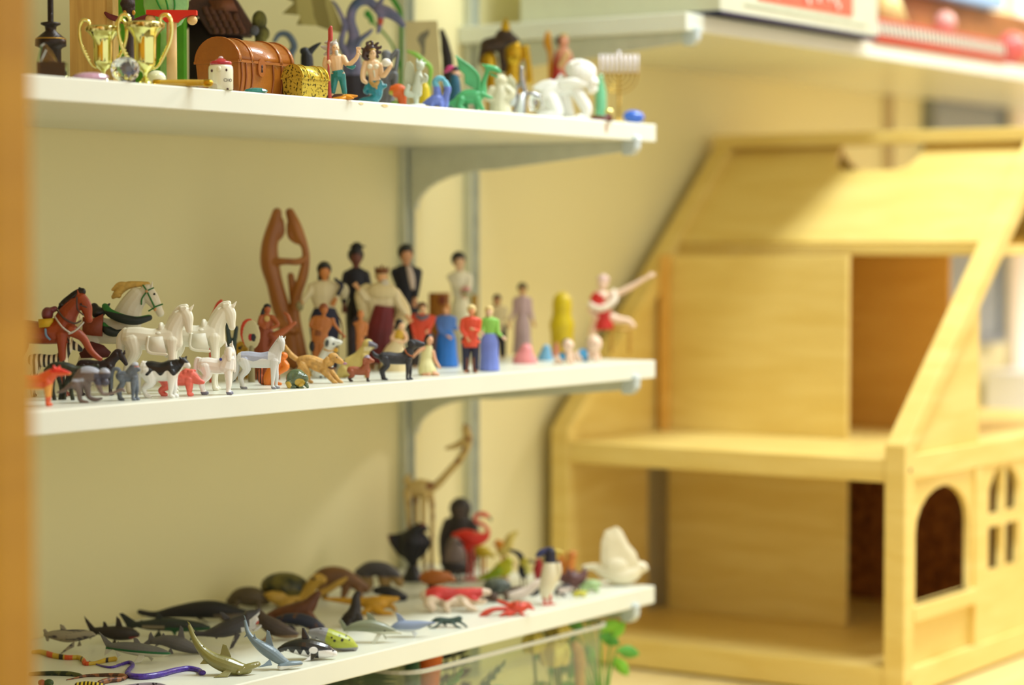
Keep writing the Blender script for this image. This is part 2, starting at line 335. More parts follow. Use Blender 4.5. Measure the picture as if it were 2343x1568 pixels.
# ================================================================== figure kit
def plane_point(px, py, z):
    """point on a horizontal surface at height z that stands at the reference position px, py"""
    d = FWD+RGT*((px-CX)/FPX)-UPV*((py-CY)/FPX); return CAM+d*((z-CAM.z)/d.z)
def column_point(px, y, z):
    """point at distance y behind the shelf front on the surface z"""
    k = (px-CX)/FPX; n = RGT-FWD*k
    return Vector((CAM.x-(n.y*(y-CAM.y)+n.z*(z-CAM.z))/n.x, y, z))
def to_ref(P):
    d = P-CAM; z = d.dot(FWD); return CX+FPX*d.dot(RGT)/z, CY-FPX*d.dot(UPV)/z, z
class Fig:
    """one thing; measures are taken in a sheet k=(x0,y0,scale), d = depth behind the base point"""
    def __init__(s, name, label, cat, k, px, base, z, group=None, turn=0.0):
        s.k = k; gx = k[0]+px/k[2]
        if base[0] == 'y': P = column_point(gx, base[1], z)
        else: P = plane_point(gx, k[1]+base[1]/k[2], z)
        rx, ry, dep = to_ref(P); s.by = (ry-k[1])*k[2]; s.bx = px; s.s = dep/FPX/k[2]
        s.root = empty(name, P, YAW-PI/2+turn); tag(s.root, label, cat, group); s.vox = 1.0; s.parts = []; s.z = z
    def L(s, p): return Vector(((p[0]-s.bx)*s.s, p[2]*s.s, (s.by-p[1])*s.s))
    def add(s, name, mat, prims, rem=True, vox=None, paint=None, parent=None, smooth=True, clamp=True, label=None, sm=2, bevel=0):
        pv = []
        for v, f in prims: pv.append(([s.L(q) for q in v], f))
        me = from_pv(name, pv); mats = [mat] if not isinstance(mat, (list, tuple)) else list(mat)
        if paint: mats = mats+[p[0] for p in paint]
        par = parent if parent is not None else s.root
        if rem:
            o = link(name, me, mats, None); v = (vox or s.vox)/1.0*s.s*s.k[2]
            m = o.modifiers.new('r', 'REMESH'); m.mode = 'VOXEL'; m.voxel_size = v
            m2 = o.modifiers.new('s', 'SMOOTH'); m2.iterations = sm; m2.factor = 0.5
            bpy.context.view_layer.update()
            me2 = bpy.data.meshes.new_from_object(o.evaluated_get(bpy.context.evaluated_depsgraph_get()))
            bpy.data.objects.remove(o); bpy.data.meshes.remove(me); me = me2; me.name = name; me.materials.clear()
        if clamp:
            for v in me.vertices:
                if v.co.z < 0: v.co.z = 0
        o = link(name, me, mats, par, smooth)
        if paint:
            n0 = len(mats)-len(paint)
            for p in me.polygons:
                c = p.center; X = c.x/s.s+s.bx; Y = s.by-c.z/s.s; dd = c.y/s.s
                for i, (m_, fn) in enumerate(paint):
                    if fn(X, Y, dd): p.material_index = n0+i
        if label: o['label'] = label
        s.parts.append(o); return o
    def G(s, x, y, h=0.0):
        """sheet position x,y lying on the shelf, raised h"""
        P = plane_point(s.k[0]+x/s.k[2], s.k[1]+y/s.k[2], s.z)-s.root.location; c, q = math.cos(s.root.rotation_euler.z), math.sin(s.root.rotation_euler.z)
        return ((P.x*c+P.y*q)/s.s+s.bx, s.by-h, (-P.x*q+P.y*c)/s.s)
    def done(s):
        zm = min((v.co.z for o in s.parts if o.type == 'MESH' for v in o.data.vertices), default=0)
        if zm > 1e-5: s.root.location.z -= zm
        return s
def cat(pts, n=4):
    if len(pts) < 3: return [tuple(a+(b-a)*i/n for a, b in zip(pts[0], pts[1])) for i in range(n+1)]
    P = [tuple(2*a-b for a, b in zip(pts[0], pts[1]))]+list(pts)+[tuple(2*a-b for a, b in zip(pts[-1], pts[-2]))]; out = []
    for i in range(1, len(P)-2):
        for j in range(n):
            t = j/n; out.append(tuple(0.5*((2*b)+(-a+c)*t+(2*a-5*b+4*c-d)*t*t+(-a+3*b-3*c+d)*t**3) for a, b, c, d in zip(P[i-1], P[i], P[i+1], P[i+2])))
    out.append(tuple(pts[-1])); return out
def T(*pts, n=12, seg=4, cap=True):
    """tapering rounded limb through (x, y, depth, radius[, depth radius])"""
    pts = [tuple(p)+(p[3],) if len(p) == 4 else tuple(p) for p in pts]
    q = cat(pts, seg); v, f = [], []; m = len(q); C3 = [Vector(p[:3]) for p in q]
    rings = []
    for i, p in enumerate(q):
        t = (C3[min(i+1, m-1)]-C3[max(i-1, 0)])
        if t.length < 1e-6: t = Vector((0, 1, 0))
        t.normalize(); dv = Vector((0, 0, 1))
        if abs(t.z) > 0.93: dv = Vector((0, 1, 0))
        u = t.cross(dv).normalized(); w = u.cross(t).normalized(); r, rd = max(p[3], 0.05), max(p[4], 0.05)
        rings.append((C3[i], t, u, w, r, rd))
    def ring(c, u, w, r, rd): return [c+u*(r*math.cos(a*2*PI/n))+w*(rd*math.sin(a*2*PI/n)) for a in range(n)]
    seq = []
    if cap:
        c, t, u, w, r, rd = rings[0]; e = min(r, rd)
        for a in (0.15, 0.5, 0.85): seq.append(ring(c-t*e*math.cos(a*PI/2), u, w, r*math.sin(a*PI/2), rd*math.sin(a*PI/2)))
    for c, t, u, w, r, rd in rings: seq.append(ring(c, u, w, r, rd))
    if cap:
        c, t, u, w, r, rd = rings[-1]; e = min(r, rd)
        for a in (0.85, 0.5, 0.15): seq.append(ring(c+t*e*math.cos(a*PI/2), u, w, r*math.sin(a*PI/2), rd*math.sin(a*PI/2)))
    for R in seq: v.extend(R)
    for i in range(len(seq)-1):
        for a in range(n): f.append((i*n+a, i*n+(a+1) % n, (i+1)*n+(a+1) % n, (i+1)*n+a))
    f.append(tuple(range(n))[::-1]); k = (len(seq)-1)*n; f.append(tuple(range(k, k+n))); return v, f
def E(x, y, d, rx, ry, rd=None, rot=0.0, n=16, m=10):
    """ellipsoid"""
    rd = rd or rx; v, f = [], []; cr, sr = math.cos(math.radians(rot)), math.sin(math.radians(rot))
    v.append(Vector((0, -ry, 0)))
    for i in range(1, m):
        a = PI*i/m
        for j in range(n): b = 2*PI*j/n; v.append(Vector((rx*math.sin(a)*math.cos(b), -ry*math.cos(a), rd*math.sin(a)*math.sin(b))))
    v.append(Vector((0, ry, 0)))
    for j in range(n): f.append((0, 1+j, 1+(j+1) % n))
    for i in range(m-2):
        for j in range(n): a = 1+i*n+j; b = 1+i*n+(j+1) % n; f.append((a, a+n, b+n, b))
    k = len(v)-1; b0 = 1+(m-2)*n
    for j in range(n): f.append((k, b0+(j+1) % n, b0+j))
    return [Vector((x+p.x*cr-p.y*sr, y+p.x*sr+p.y*cr, d+p.z)) for p in v], f
def PL(pts, d, th, taper=0.25):
    """thin shaped fin or plate: outline in x,y around depth d, th thick, thinner at its rim"""
    pts = [(p[0], p[1], (p[2] if len(p) > 2 else 0)) for p in pts]
    n = len(pts); c = Vector((sum(p[0] for p in pts)/n, sum(p[1] for p in pts)/n, sum(p[2] for p in pts)/n+d)); v, f = [], []
    for sgn in (-1, 1):
        for p in pts: v.append(Vector((p[0], p[1], d+p[2]+sgn*th*taper/2)))
        for p in pts: q = Vector((p[0], p[1], d+p[2])); q = c+(q-c)*0.6; v.append(Vector((q.x, q.y, q.z+sgn*th/2)))
        v.append(Vector((c.x, c.y, c.z+sgn*th/2)))
    h = 2*n+1
    for s_ in (0, 1):
        o = s_*h
        for i in range(n):
            j = (i+1) % n; f.append((o+i, o+j, o+n+j, o+n+i)); f.append((o+n+i, o+n+j, o+2*n))
    for i in range(n): j = (i+1) % n; f.append((i, j, h+j, h+i))
    return v, f
def HF(pts, th):
    """flat fin given by full (x,y,depth) corner points, th thick vertically"""
    n = len(pts); a, b, c = Vector(pts[0][:3]), Vector(pts[1][:3]), Vector(pts[2][:3]); nn = (b-a).cross(c-a)
    nn = nn.normalized()*(th/2) if nn.length > 1e-6 else Vector((0, th/2, 0))
    v = [Vector(p[:3])-nn for p in pts]+[Vector(p[:3])+nn for p in pts]
    return v, [tuple(range(n)), tuple(range(2*n-1, n-1, -1))]+[(i, (i+1) % n, n+(i+1) % n, n+i) for i in range(n)]
def BX(x0, x1, y0, y1, d0, d1):
    v = [Vector((x, y, z)) for x in (x0, x1) for y in (y0, y1) for z in (d0, d1)]
    return v, [(0, 1, 3, 2), (4, 6, 7, 5), (0, 4, 5, 1), (2, 3, 7, 6), (0, 2, 6, 4), (1, 5, 7, 3)]
def LA(x, prof, d=0.0, n=28, sq=1.0):
    """turned body: profile of (y, radius) from top to bottom about a vertical axis; closed"""
    v, f = [], []
    for y, r in prof:
        for j in range(n): a = 2*PI*j/n; v.append(Vector((x+r*math.cos(a), y, d+r*sq*math.sin(a))))
    for i in range(len(prof)-1):
        for j in range(n): f.append((i*n+j, i*n+(j+1) % n, (i+1)*n+(j+1) % n, (i+1)*n+j))
    f.append(tuple(range(n))); k = (len(prof)-1)*n; f.append(tuple(range(k, k+n))[::-1]); return v, f
def EX(pts, d0, d1):
    """outline x,y extruded from depth d0 to d1"""
    n = len(pts); v = [Vector((p[0], p[1], d0)) for p in pts]+[Vector((p[0], p[1], d1)) for p in pts]
    return v, [tuple(range(n)), tuple(range(2*n-1, n-1, -1))]+[(i, (i+1) % n, n+(i+1) % n, n+i) for i in range(n)]

SKIN = M(232, 190, 150, 0.45, var=0.03); TAN = M(186, 118, 70, 0.45, var=0.05); PALE = M(238, 208, 184, 0.4, var=0.02)
BLK = M(22, 20, 24, 0.35, var=0.02); WHT = M(240, 240, 234, 0.35, var=0.01); EYE = M(16, 14, 14, 0.2, var=0)

def quad(f, mat, rump, chest, back, base, th, neck, head, tail=None, w=None, dn=0.0, paint=None, ears=None, belly=None, extra=(), name='body', legr=None, hoof=None, stride=0.0):
    """four-legged animal seen from its side; head chains are given, legs hang from the trunk. th = trunk half height"""
    w = w or th*0.85; L = chest-rump; sg = 1 if L > 0 else -1; lr = legr or th*0.34
    by = back+2*th
    pr = [T((rump+sg*th*0.5, back+th*0.95, dn, th*0.86, w*0.9), (rump+L*0.28, back+th*1.02, dn, th*0.94, w), (rump+L*0.55, back+th*1.12, dn, th*0.90, w*1.02), (chest-sg*th*0.75, back+th*1.0, dn, th*1.0, w*0.95))]
    pr.append(T(*neck)); pr.append(T(*head))
    hh = base-by
    for side in (-1, 1):
        q = dn+side*w*0.62; so = side*stride*sg
        # hind leg: thigh, stifle, hock, fetlock
        pr.append(T((rump+sg*th*0.75, back+th*1.15, q, th*0.72, th*0.5), (rump+sg*th*0.95-so*0.4, by+hh*0.05, q, th*0.5, th*0.42), (rump+sg*th*0.30-so, by+hh*0.42, q, lr*1.0), (rump+sg*th*0.42-so, by+hh*0.74, q, lr*0.72), (rump+sg*th*0.52-so, base-lr*0.8, q, lr*0.85), (rump+sg*(th*0.62+lr*0.5)-so, base-lr*0.45, q, lr*0.8)))
        pr.append(T((chest-sg*th*0.62, back+th*1.2, q, th*0.55, th*0.42), (chest-sg*th*0.58+so*0.5, by+hh*0.06, q, lr*1.25), (chest-sg*th*0.55+so, by+hh*0.45, q, lr*0.92), (chest-sg*th*0.60+so, by+hh*0.76, q, lr*0.66), (chest-sg*th*0.56+so, base-lr*0.8, q, lr*0.8), (chest-sg*(th*0.50-lr*0.5)+so, base-lr*0.45, q, lr*0.78)))
    if tail: pr.append(T(*tail))
    if ears:
        for e in ears: pr.append(T(*e, n=8))
    pr += list(extra)
    pt = list(paint or [])
    if hoof: pt.append((hoof, lambda X, Y, dd: Y > base-lr*1.1))
    return f.add(name, mat, pr, paint=pt or None)
def eyes(f, pts, r, mat=EYE, name='eye'):
    for x, y, d in pts: f.add(name, mat, [E(x, y, d, r, r, r, n=10, m=6)], rem=False, parent=f.parts[0])
def shark(f, mat, spine, fins, tailf, pect, belly=None, bellyf=None, extra=(), paint=None, fat=1.0):
    pr = [T(*[(p[0], p[1], p[2] if len(p) > 3 else 0, p[-1], p[-1]*fat) for p in spine], n=14)]
    for q in fins: pr.append(PL(q, 0, f.vox*f.k[2]*3.0, 0.8))
    for q in tailf: pr.append(PL(q, 0, f.vox*f.k[2]*3.0, 0.8))
    for q in pect: pr.append(HF(q, f.vox*f.k[2]*3.2))
    pr += list(extra); pt = list(paint or [])
    if belly: pt.append((belly, bellyf))
    return f.add('body', mat, pr, paint=pt or None)
def person(f, x, top, base, mats, w=1.0, arms=None, skirt=None, skin=None, hair=None, torso=None, legs=None, lean=0.0, head=None, d=0.0, hairshape=None, skname='skirt', trname='top', facing=0.0, waist=None, sleeves=True, handless=False):
    """small standing figure. skin body is one piece; clothes and hair are worn over it"""
    H = base-top; hr = H/15.0; sk = skin or SKIN; hx = x+lean; hy = top+hr*1.15
    sh = top+H*0.20; wa = waist or top+H*0.42; hp = top+H*0.52; sw = H*0.105*w
    body = [E(hx, hy, d, hr*0.80, hr*1.08, hr*0.88), E(hx+facing*hr*0.75, hy+hr*0.1, d-(1-abs(facing))*hr*0.8, hr*0.18, hr*0.22),
            T((hx, hy+hr*0.5, d, hr*0.45), (x+lean*0.7, sh, d, hr*0.45)),
            T((x+lean*0.6, sh+H*0.02, d, sw, hr*0.8), (x+lean*0.3, sh+H*0.11, d, sw*0.92, hr*0.85), (x, wa, d, sw*0.68, hr*0.72), (x, hp, d, sw*0.85, hr*0.85))]
    for s_ in (-1, 1):
        lx = x+s_*sw*0.48; q = legs[0 if s_ < 0 else 1] if legs else [(lx, hp), (lx+s_*sw*0.05, (hp+base)/2), (lx+s_*sw*0.1, base-hr*0.4)]
        body.append(T((q[0][0], q[0][1], d, sw*0.48, hr*0.6), (q[1][0], q[1][1], d, sw*0.33, hr*0.42), (q[2][0], q[2][1], d, sw*0.22, hr*0.30)))
        body.append(T((q[2][0], base-hr*0.3, d+hr*0.1, hr*0.34), (q[2][0]+facing*hr*0.6, base-hr*0.22, d-hr*0.7*(1-abs(facing)*0.6), hr*0.30)))
    al = []
    for s_ in (-1, 1):
        a = (arms[0 if s_ < 0 else 1] if arms else [(x+s_*sw*1.25, sh+H*0.15, 0), (x+s_*sw*1.2, sh+H*0.28, -hr*0.5)])
        ax = x+lean*0.6+s_*sw*0.92; e, h = a
        al.append([(ax, sh+H*0.025, d, hr*0.50), (e[0], e[1], d+e[2], hr*0.38), (h[0], h[1], d+h[2], hr*0.27)])
        body.append(T(*al[-1]))
        dx, dy = h[0]-e[0], h[1]-e[1]; l = math.hypot(dx, dy) or 1; dx /= l; dy /= l
        body.append(E(h[0]+dx*hr*0.35, h[1]+dy*hr*0.35, d+h[2], hr*0.34, hr*0.42, hr*0.22))
        if not handless:
            for k in (-1.2, -0.4, 0.4, 1.2):
                body.append(T((h[0]+dx*hr*0.5-dy*k*hr*0.2, h[1]+dy*hr*0.5+dx*k*hr*0.2, d+h[2], hr*0.11), (h[0]+dx*hr*0.95-dy*k*hr*0.26, h[1]+dy*hr*0.95+dx*k*hr*0.26, d+h[2]-hr*0.08, hr*0.10), n=8))
    f.add('body', sk, body)
    if hair:
        hs = hairshape or 'short'; P = [E(hx-facing*hr*0.25, hy-hr*0.32, d+hr*0.26, hr*1.06, hr*1.12, hr*1.02), E(hx-facing*hr*0.2, hy-hr*0.75, d-hr*0.1, hr*0.85, hr*0.5, hr*0.85)]
        if hs == 'long': P.append(T((hx-facing*hr*0.45, hy, d+hr*0.45, hr*0.85), (hx-facing*hr*0.8, hy+hr*1.4, d+hr*0.6, hr*0.8), (hx-facing*hr*0.9, hy+hr*2.6, d+hr*0.6, hr*0.5)))
        f.add('hair', hair, P, paint=None)
    if torso:
        P = [T((x+lean*0.6, sh+H*0.018, d, sw*1.08, hr*0.95), (x+lean*0.3, sh+H*0.11, d, sw*1.0, hr*1.0), (x, wa, d, sw*0.78, hr*0.88), (x, hp+H*0.02, d, sw*0.98, hr*1.02))]
        if sleeves:
            for a in al: P.append(T(tuple(a[0][:3])+(hr*0.62,), tuple(a[1][:3])+(hr*0.52,), tuple(p*0.75+q*0.25 for p, q in zip(a[2][:3], a[1][:3]))+(hr*0.40,)))
        f.add(trname, torso, P)
    if skirt:
        m, hem, hw = skirt
        f.add(skname, m, [T((x, wa-H*0.01, d, sw*0.74, hr*0.9), (x, hp+H*0.02, d, sw*1.1, hr*1.15), (x, (hp+hem)/2, d, (sw*1.0+hw)*0.5, (hr*1.2+hw*0.8)*0.5), (x, hem, d, hw, hw*0.8), cap=False)])
    if mats:
        P = []
        for s_ in (-1, 1):
            lx = x+s_*sw*0.48; q = legs[0 if s_ < 0 else 1] if legs else [(lx, hp), (lx+s_*sw*0.05, (hp+base)/2), (lx+s_*sw*0.1, base-hr*0.4)]
            P.append(T((q[0][0], q[0][1]-H*0.02, d, sw*0.6, hr*0.75), (q[1][0], q[1][1], d, sw*0.45, hr*0.55), (q[2][0], q[2][1]-hr*0.3, d, sw*0.36, hr*0.45)))
        f.add('trousers', mats, P)
    return f

# ================================================================== MIDDLE SHELF
K4, K5, K6 = (60, 620, 4.612), (500, 440, 3.266), (860, 540, 3.55)
KA, KB, KC = (80, 640, 5.228), (480, 680, 7.129), (700, 680, 7.81)
ORG = M(226, 104, 52, 0.35, var=0.05); GRY = M(128, 132, 142, 0.5, var=0.08); BRN = M(120, 62, 30, 0.45, var=0.08)
IVO = M(232, 228, 208, 0.42, var=0.015); GOLDY = M(206, 164, 92, 0.6, var=0.12, scale=260)

# wooden lovers sculpture at the back
f = Fig('wooden_sculpture', 'tall carved brown wooden sculpture of two entwined figures at the back of the middle shelf', 'sculpture', K5, 560, ('y', 0.20), S2); f.vox = 1.8
WD = wood('carved_wood', (138, 78, 24), (178, 114, 44), 30, (1, 1, 0.25), 0.38)
f.add('left_figure', WD, [T((442, 88, 0, 36), (424, 190, 0, 56), (386, 330, 0, 62), (388, 470, 0, 72), (424, 620, 0, 62), (470, 800, 0, 68), (520, 930, -10, 62), (548, 1080, 0, 60), (560, 1200, 0, 62), n=16),
     T((452, 160, 0, 44), (470, 240, 0, 30), (430, 300, 0, 20)), T((400, 460, -30, 40), (500, 452, -50, 26), (600, 455, -40, 26), (650, 430, -20, 24)), T((440, 900, -50, 40), (540, 960, -70, 32), (590, 970, -40, 24))])
f.add('right_figure', WD, [T((538, 88, 0, 34), (574, 180, 0, 46), (610, 270, 0, 44), (646, 340, 0, 28), (656, 430, 0, 30), (634, 560, 0, 38), (588, 700, 10, 38), (566, 850, 10, 44), (596, 1050, 0, 50), (632, 1200, 0, 44), n=16),
     T((548, 180, 0, 36), (548, 260, 0, 30), (590, 300, 0, 26)), T((540, 560, 30, 26), (560, 700, 30, 34), (570, 800, 20, 36))])
f.done()

# brown horse, large white horse, white statue horses
f = Fig('toy_horse', 'chestnut toy horse with black mane, silver breast strap and raised foreleg', 'toy horse', KA, 260, ('y', 0.105), S2); f.vox = 1.3
B0 = f.by
quad(f, M(158, 70, 22, 0.45, var=0.08), -300, 430, 470, B0, 150, [(330, 590, 0, 150, 120), (400, 420, 0, 120, 80), (500, 290, -10, 88, 62)], [(550, 220, -10, 78, 55), (620, 320, -20, 76, 52), (650, 440, -25, 48, 42), (660, 480, -25, 44, 40)],
     ears=[[(540, 200, -30, 22), (524, 120, -34, 6)], [(590, 200, 20, 22), (585, 125, 22, 6)]], extra=[T((450, 600, -60, 80), (590, 690, -80, 52), (680, 840, -80, 40), (760, 920, -80, 34), (800, 945, -80, 28))], legr=42)
f.add('mane', BLK, [T((590, 140, 0, 42, 30), (520, 160, 0, 46, 30), (440, 220, 20, 52, 32), (350, 300, 30, 56, 34), (310, 350, 30, 40, 28))]+[T((560-60*i, 120+46*i, 10, 24), (540-60*i, 100+48*i, 10, 12)) for i in range(5)])
f.add('bridle', M(84, 62, 52, 0.5), [T((520, 210, -60, 9), (530, 350, -72, 9), (600, 420, -76, 9)), T((290, 360, -80, 12), (380, 460, -120, 12), (500, 520, -120, 12), (570, 490, -80, 10)), T((560, 300, -78, 7), (640, 330, -72, 7))], rem=False)
f.add('breast_strap', M(190, 184, 172, 0.3, 0.5), [T((270, 440, -130, 11), (360, 560, -150, 11), (450, 630, -140, 12)), T((440, 640, -140, 14), (520, 600, -120, 14), (600, 510, -70, 12))], rem=False)
f.add('ornament', M(226, 216, 180, 0.3), [E(566, 440, -76, 18, 30, 14)], rem=False)
f.add('saddle', M(118, 52, 56, 0.4), [E(165, 410, -40, 70, 84, 90), T((170, 380, -20, 40), (250, 350, -10, 36))], vox=2)
f.add('saddle_cloth', M(206, 170, 30, 0.6), [EX([(80, 470), (240, 460), (240, 500), (200, 560), (90, 570)], -165, 60)], rem=False)
f.add('girth', M(120, 150, 176, 0.5), [T((162, 590, -152, 14), (170, 660, -150, 14), (210, 710, -130, 12))], rem=False)
eyes(f, [(572, 290, -68)], 12); f.done()

f = Fig('toy_horse', 'large white toy horse with blond mane, green bridle and dark green collar', 'toy horse', K4, 900, ('y', 0.17), S2); f.vox = 1.3
B0 = f.by; WH2 = M(226, 218, 196, 0.5, var=0.03); DG = M(18, 34, 30, 0.5); GRN = M(46, 120, 52, 0.5)
quad(f, WH2, 560, 1180, 470, B0, 150, [(1060, 520, 0, 170, 120), (1110, 380, 0, 130, 85), (1200, 250, -10, 105, 62)], [(1260, 210, -10, 95, 55), (1340, 300, -20, 78, 48), (1400, 400, -20, 48, 40), (1425, 450, -20, 42, 36)],
     ears=[[(1330, 180, -30, 18), (1346, 112, -32, 5)], [(1290, 170, 20, 18), (1300, 112, 20, 5)]], legr=48)
f.add('mane', M(214, 178, 98, 0.7, var=0.1, scale=200), [T((1290, 140, 0, 26), (1180, 140, 10, 32), (1060, 160, 20, 44), (960, 240, 30, 40), (920, 280, 30, 20)), T((1080, 150, 10, 30), (990, 150, 20, 34), (915, 200, 30, 16)), T((1000, 220, 20, 34), (930, 250, 20, 14)), T((980, 260, 25, 30), (910, 268, 20, 10))], vox=0.9)
f.add('bridle', GRN, [T((1250, 150, -66, 8), (1290, 210, -74, 8), (1370, 380, -68, 9)), T((1290, 215, -74, 8), (1240, 290, -72, 8), (1232, 350, -66, 8)), T((1290, 210, -74, 7), (1360, 178, -64, 7)), T((1370, 380, -66, 8), (1450, 350, -52, 8)), T((1370, 385, -66, 8), (1310, 420, -66, 8))], rem=False)
f.add('ornament', M(206, 160, 110, 0.4), [E(1290, 215, -78, 16, 16, 8), E(1375, 405, -64, 15, 22, 10)], rem=False)
f.add('collar', DG, [T((860, 370, -130, 34), (920, 440, -165, 46), (1060, 500, -185, 50), (1200, 520, -170, 46), (1320, 490, -110, 34))], paint=[(GRN, lambda X, Y, d: Y < 420+(X-900)*0.20 and X < 1210 or (X >= 1210 and Y < 482-(X-1210)*0.12))])
f.add('skirting', DG, [T((850, 560, -160, 26), (890, 620, -166, 50), (980, 650, -166, 40), (1060, 620, -160, 16))], paint=[(GRN, lambda X, Y, d: Y < 575+(X-850)*0.12)])
f.add('saddle', BLK, [T((735, 380, -60, 46), (760, 440, -90, 56), (820, 430, -90, 46), (870, 380, -100, 26), (905, 345, -100, 10)), E(770, 430, -60, 66, 58, 80)], vox=1.6)
f.add('saddle_bag', M(140, 62, 28, 0.5), [EX([(640, 480), (740, 500), (850, 450), (836, 684), (700, 672), (634, 660)], -210, -150)], rem=False)
f.add('stirrup_cloth', M(92, 26, 24, 0.6), [EX([(720, 735), (850, 775), (930, 850), (900, 905), (620, 910), (600, 860)], -215, -175)], rem=False)
eyes(f, [(1368, 244, -60)], 12); f.done()
def ivory_horse(dx, py, label):
    f = Fig('statue_horse', label, 'horse statue', K4, 1250+dx, ('p', py), S2); f.vox = 1.15; b = f.by
    o = b-1300
    def q(l): return [tuple([p[0]+dx, p[1]+o]+list(p[2:])) for p in l]
    quad(f, IVO, 1030+dx, 1620+dx, 585+o, b, 128, q([(1530, 760, 0, 128, 100), (1560, 610, 0, 98, 78), (1630, 480, -8, 78, 56)]), q([(1670, 440, -10, 74, 50), (1705, 500, -20, 70, 46), (1722, 590, -26, 44, 38), (1728, 630, -26, 38, 36)]),
         tail=q([(1050, 640, 0, 40), (1000, 720, 10, 48), (1000, 860, 10, 40), (1030, 940, 10, 18)]), ears=[q([(1740, 410, -20, 22), (1775, 362, -20, 6)]), q([(1650, 400, -46, 26), (1690, 385, -50, 16)])], legr=34,
         extra=[E(1430+dx, 600+o, 0, 34, 56, 70), T(*q([(1310, 700, -118, 16), (1310, 850, -122, 18), (1500, 880, -120, 16)]))])
    f.add('mane', IVO, [T(*q([(1690, 380, 0, 30), (1620, 410, 10, 40, 26), (1540, 520, 20, 44, 26), (1490, 610, 20, 30, 20)]))], vox=1.3)
    f.add('saddle', IVO, [EX(q([(1310, 700), (1460, 690), (1500, 860), (1440, 885), (1300, 850)]), -128, -112), E(1410+dx, 665+o, 0, 60, 34, 105)], rem=False)
    f.done()
ivory_horse(0, 1296, 'plain ivory statue horse with moulded saddle behind the black and white cow, nearer the left')
ivory_horse(450, 1262, 'plain ivory statue horse with moulded saddle behind the pearly white unicorn')

# zebra, dark foal, dark lizard
f = Fig('toy_zebra', 'striped toy zebra under the chestnut horse at the left end of the middle shelf', 'toy zebra', KA, 240, ('p', 1400), S2); f.vox = 1.1
quad(f, pattern('stripes', (40, 30, 24), (226, 214, 180), 80, 0.5, vec=(1, 0.3, 0.35), distort=2.5), -60, 400, 880, 1400, 85, [(300, 980, 0, 92, 70), (360, 880, 0, 66, 44), (420, 800, -8, 54, 36)], [(450, 780, -8, 54, 34), (510, 810, -14, 44, 30), (556, 838, -16, 30, 26)],
     ears=[[(420, 740, -20, 18), (400, 700, -20, 8)], [(450, 735, 14, 18), (448, 700, 14, 8)]], legr=24, paint=[(BLK, lambda X, Y, d: X > 548 and Y < 900)]); f.done()
f = Fig('toy_foal', 'dark brown toy foal between the grey monkey and the ivory horse', 'toy horse', KA, 760, ('p', 1385), S2); f.vox = 1.0
quad(f, M(44, 28, 30, 0.45, var=0.12), 520, 950, 950, 1385, 78, [(880, 1020, 0, 84, 60), (930, 960, 0, 60, 40), (990, 910, -6, 50, 32)], [(1020, 900, -6, 48, 30), (1060, 950, -10, 36, 26), (1096, 1010, -12, 24, 22)],
     ears=[[(1074, 880, -10, 16), (1078, 848, -10, 8)], [(1030, 870, 10, 14), (1030, 846, 10, 6)]], tail=[(530, 1000, 0, 22), (480, 1120, 0, 30), (450, 1300, 0, 16)], legr=22, extra=[T((900, 950, 0, 30, 16), (980, 860, 0, 30, 14), (1040, 855, 0, 16, 10))]); f.done()
f = Fig('toy_lizard', 'dark green scaly toy lizard arched behind the orange animal and the monkey', 'toy lizard', KA, 360, ('p', 1440), S2); f.vox = 1.2
f.add('body', pattern('mottle', (24, 30, 22), (62, 70, 44), 260, 0.5, soft=0.12), [T((130, 1090, 0, 26), (220, 1040, 0, 50), (360, 1050, 0, 66), (500, 1090, 0, 60), (640, 1060, 0, 34), (750, 1030, 0, 22)), T((230, 1090, -30, 36), (220, 1300, -40, 26), (240, 1430, -40, 26)), T((470, 1120, -30, 42), (440, 1300, -40, 28), (460, 1430, -40, 26)), T((420, 1120, 40, 36), (350, 1290, 60, 26), (340, 1430, 60, 26)), T((250, 1100, 40, 30), (300, 1290, 60, 24), (290, 1430, 60, 24))]); f.done()

# orange animal, monkey, baboon, cow, pig
f = Fig('toy_fox', 'bright orange plastic toy animal at the far left front of the middle shelf', 'toy animal', KA, 150, ('p', 1512), S2); f.vox = 1.0
quad(f, ORG, -330, 215, 1120, 1512, 100, [(120, 1200, 0, 96, 76), (210, 1130, -8, 70, 50)], [(250, 1100, -10, 58, 44), (340, 1110, -14, 42, 34), (420, 1122, -16, 20, 22)], ears=[[(240, 1060, -24, 24), (232, 1030, -26, 12)], [(290, 1060, 14, 22), (296, 1034, 14, 10)]],
     legr=30, paint=[(M(232, 168, 78, 0.35, var=0.05), lambda X, Y, d: Y > 1290-max(0, X-130)*0.55 and Y < 1400), (M(232, 66, 50, 0.35), lambda X, Y, d: X > 190 and Y < 1110)]); eyes(f, [(330, 1090, -48)], 7); f.done()
f = Fig('toy_monkey', 'grey brown toy monkey bending forward with trailing tail, front left of middle shelf', 'toy monkey', KA, 620, ('p', 1472), S2); f.vox = 0.9
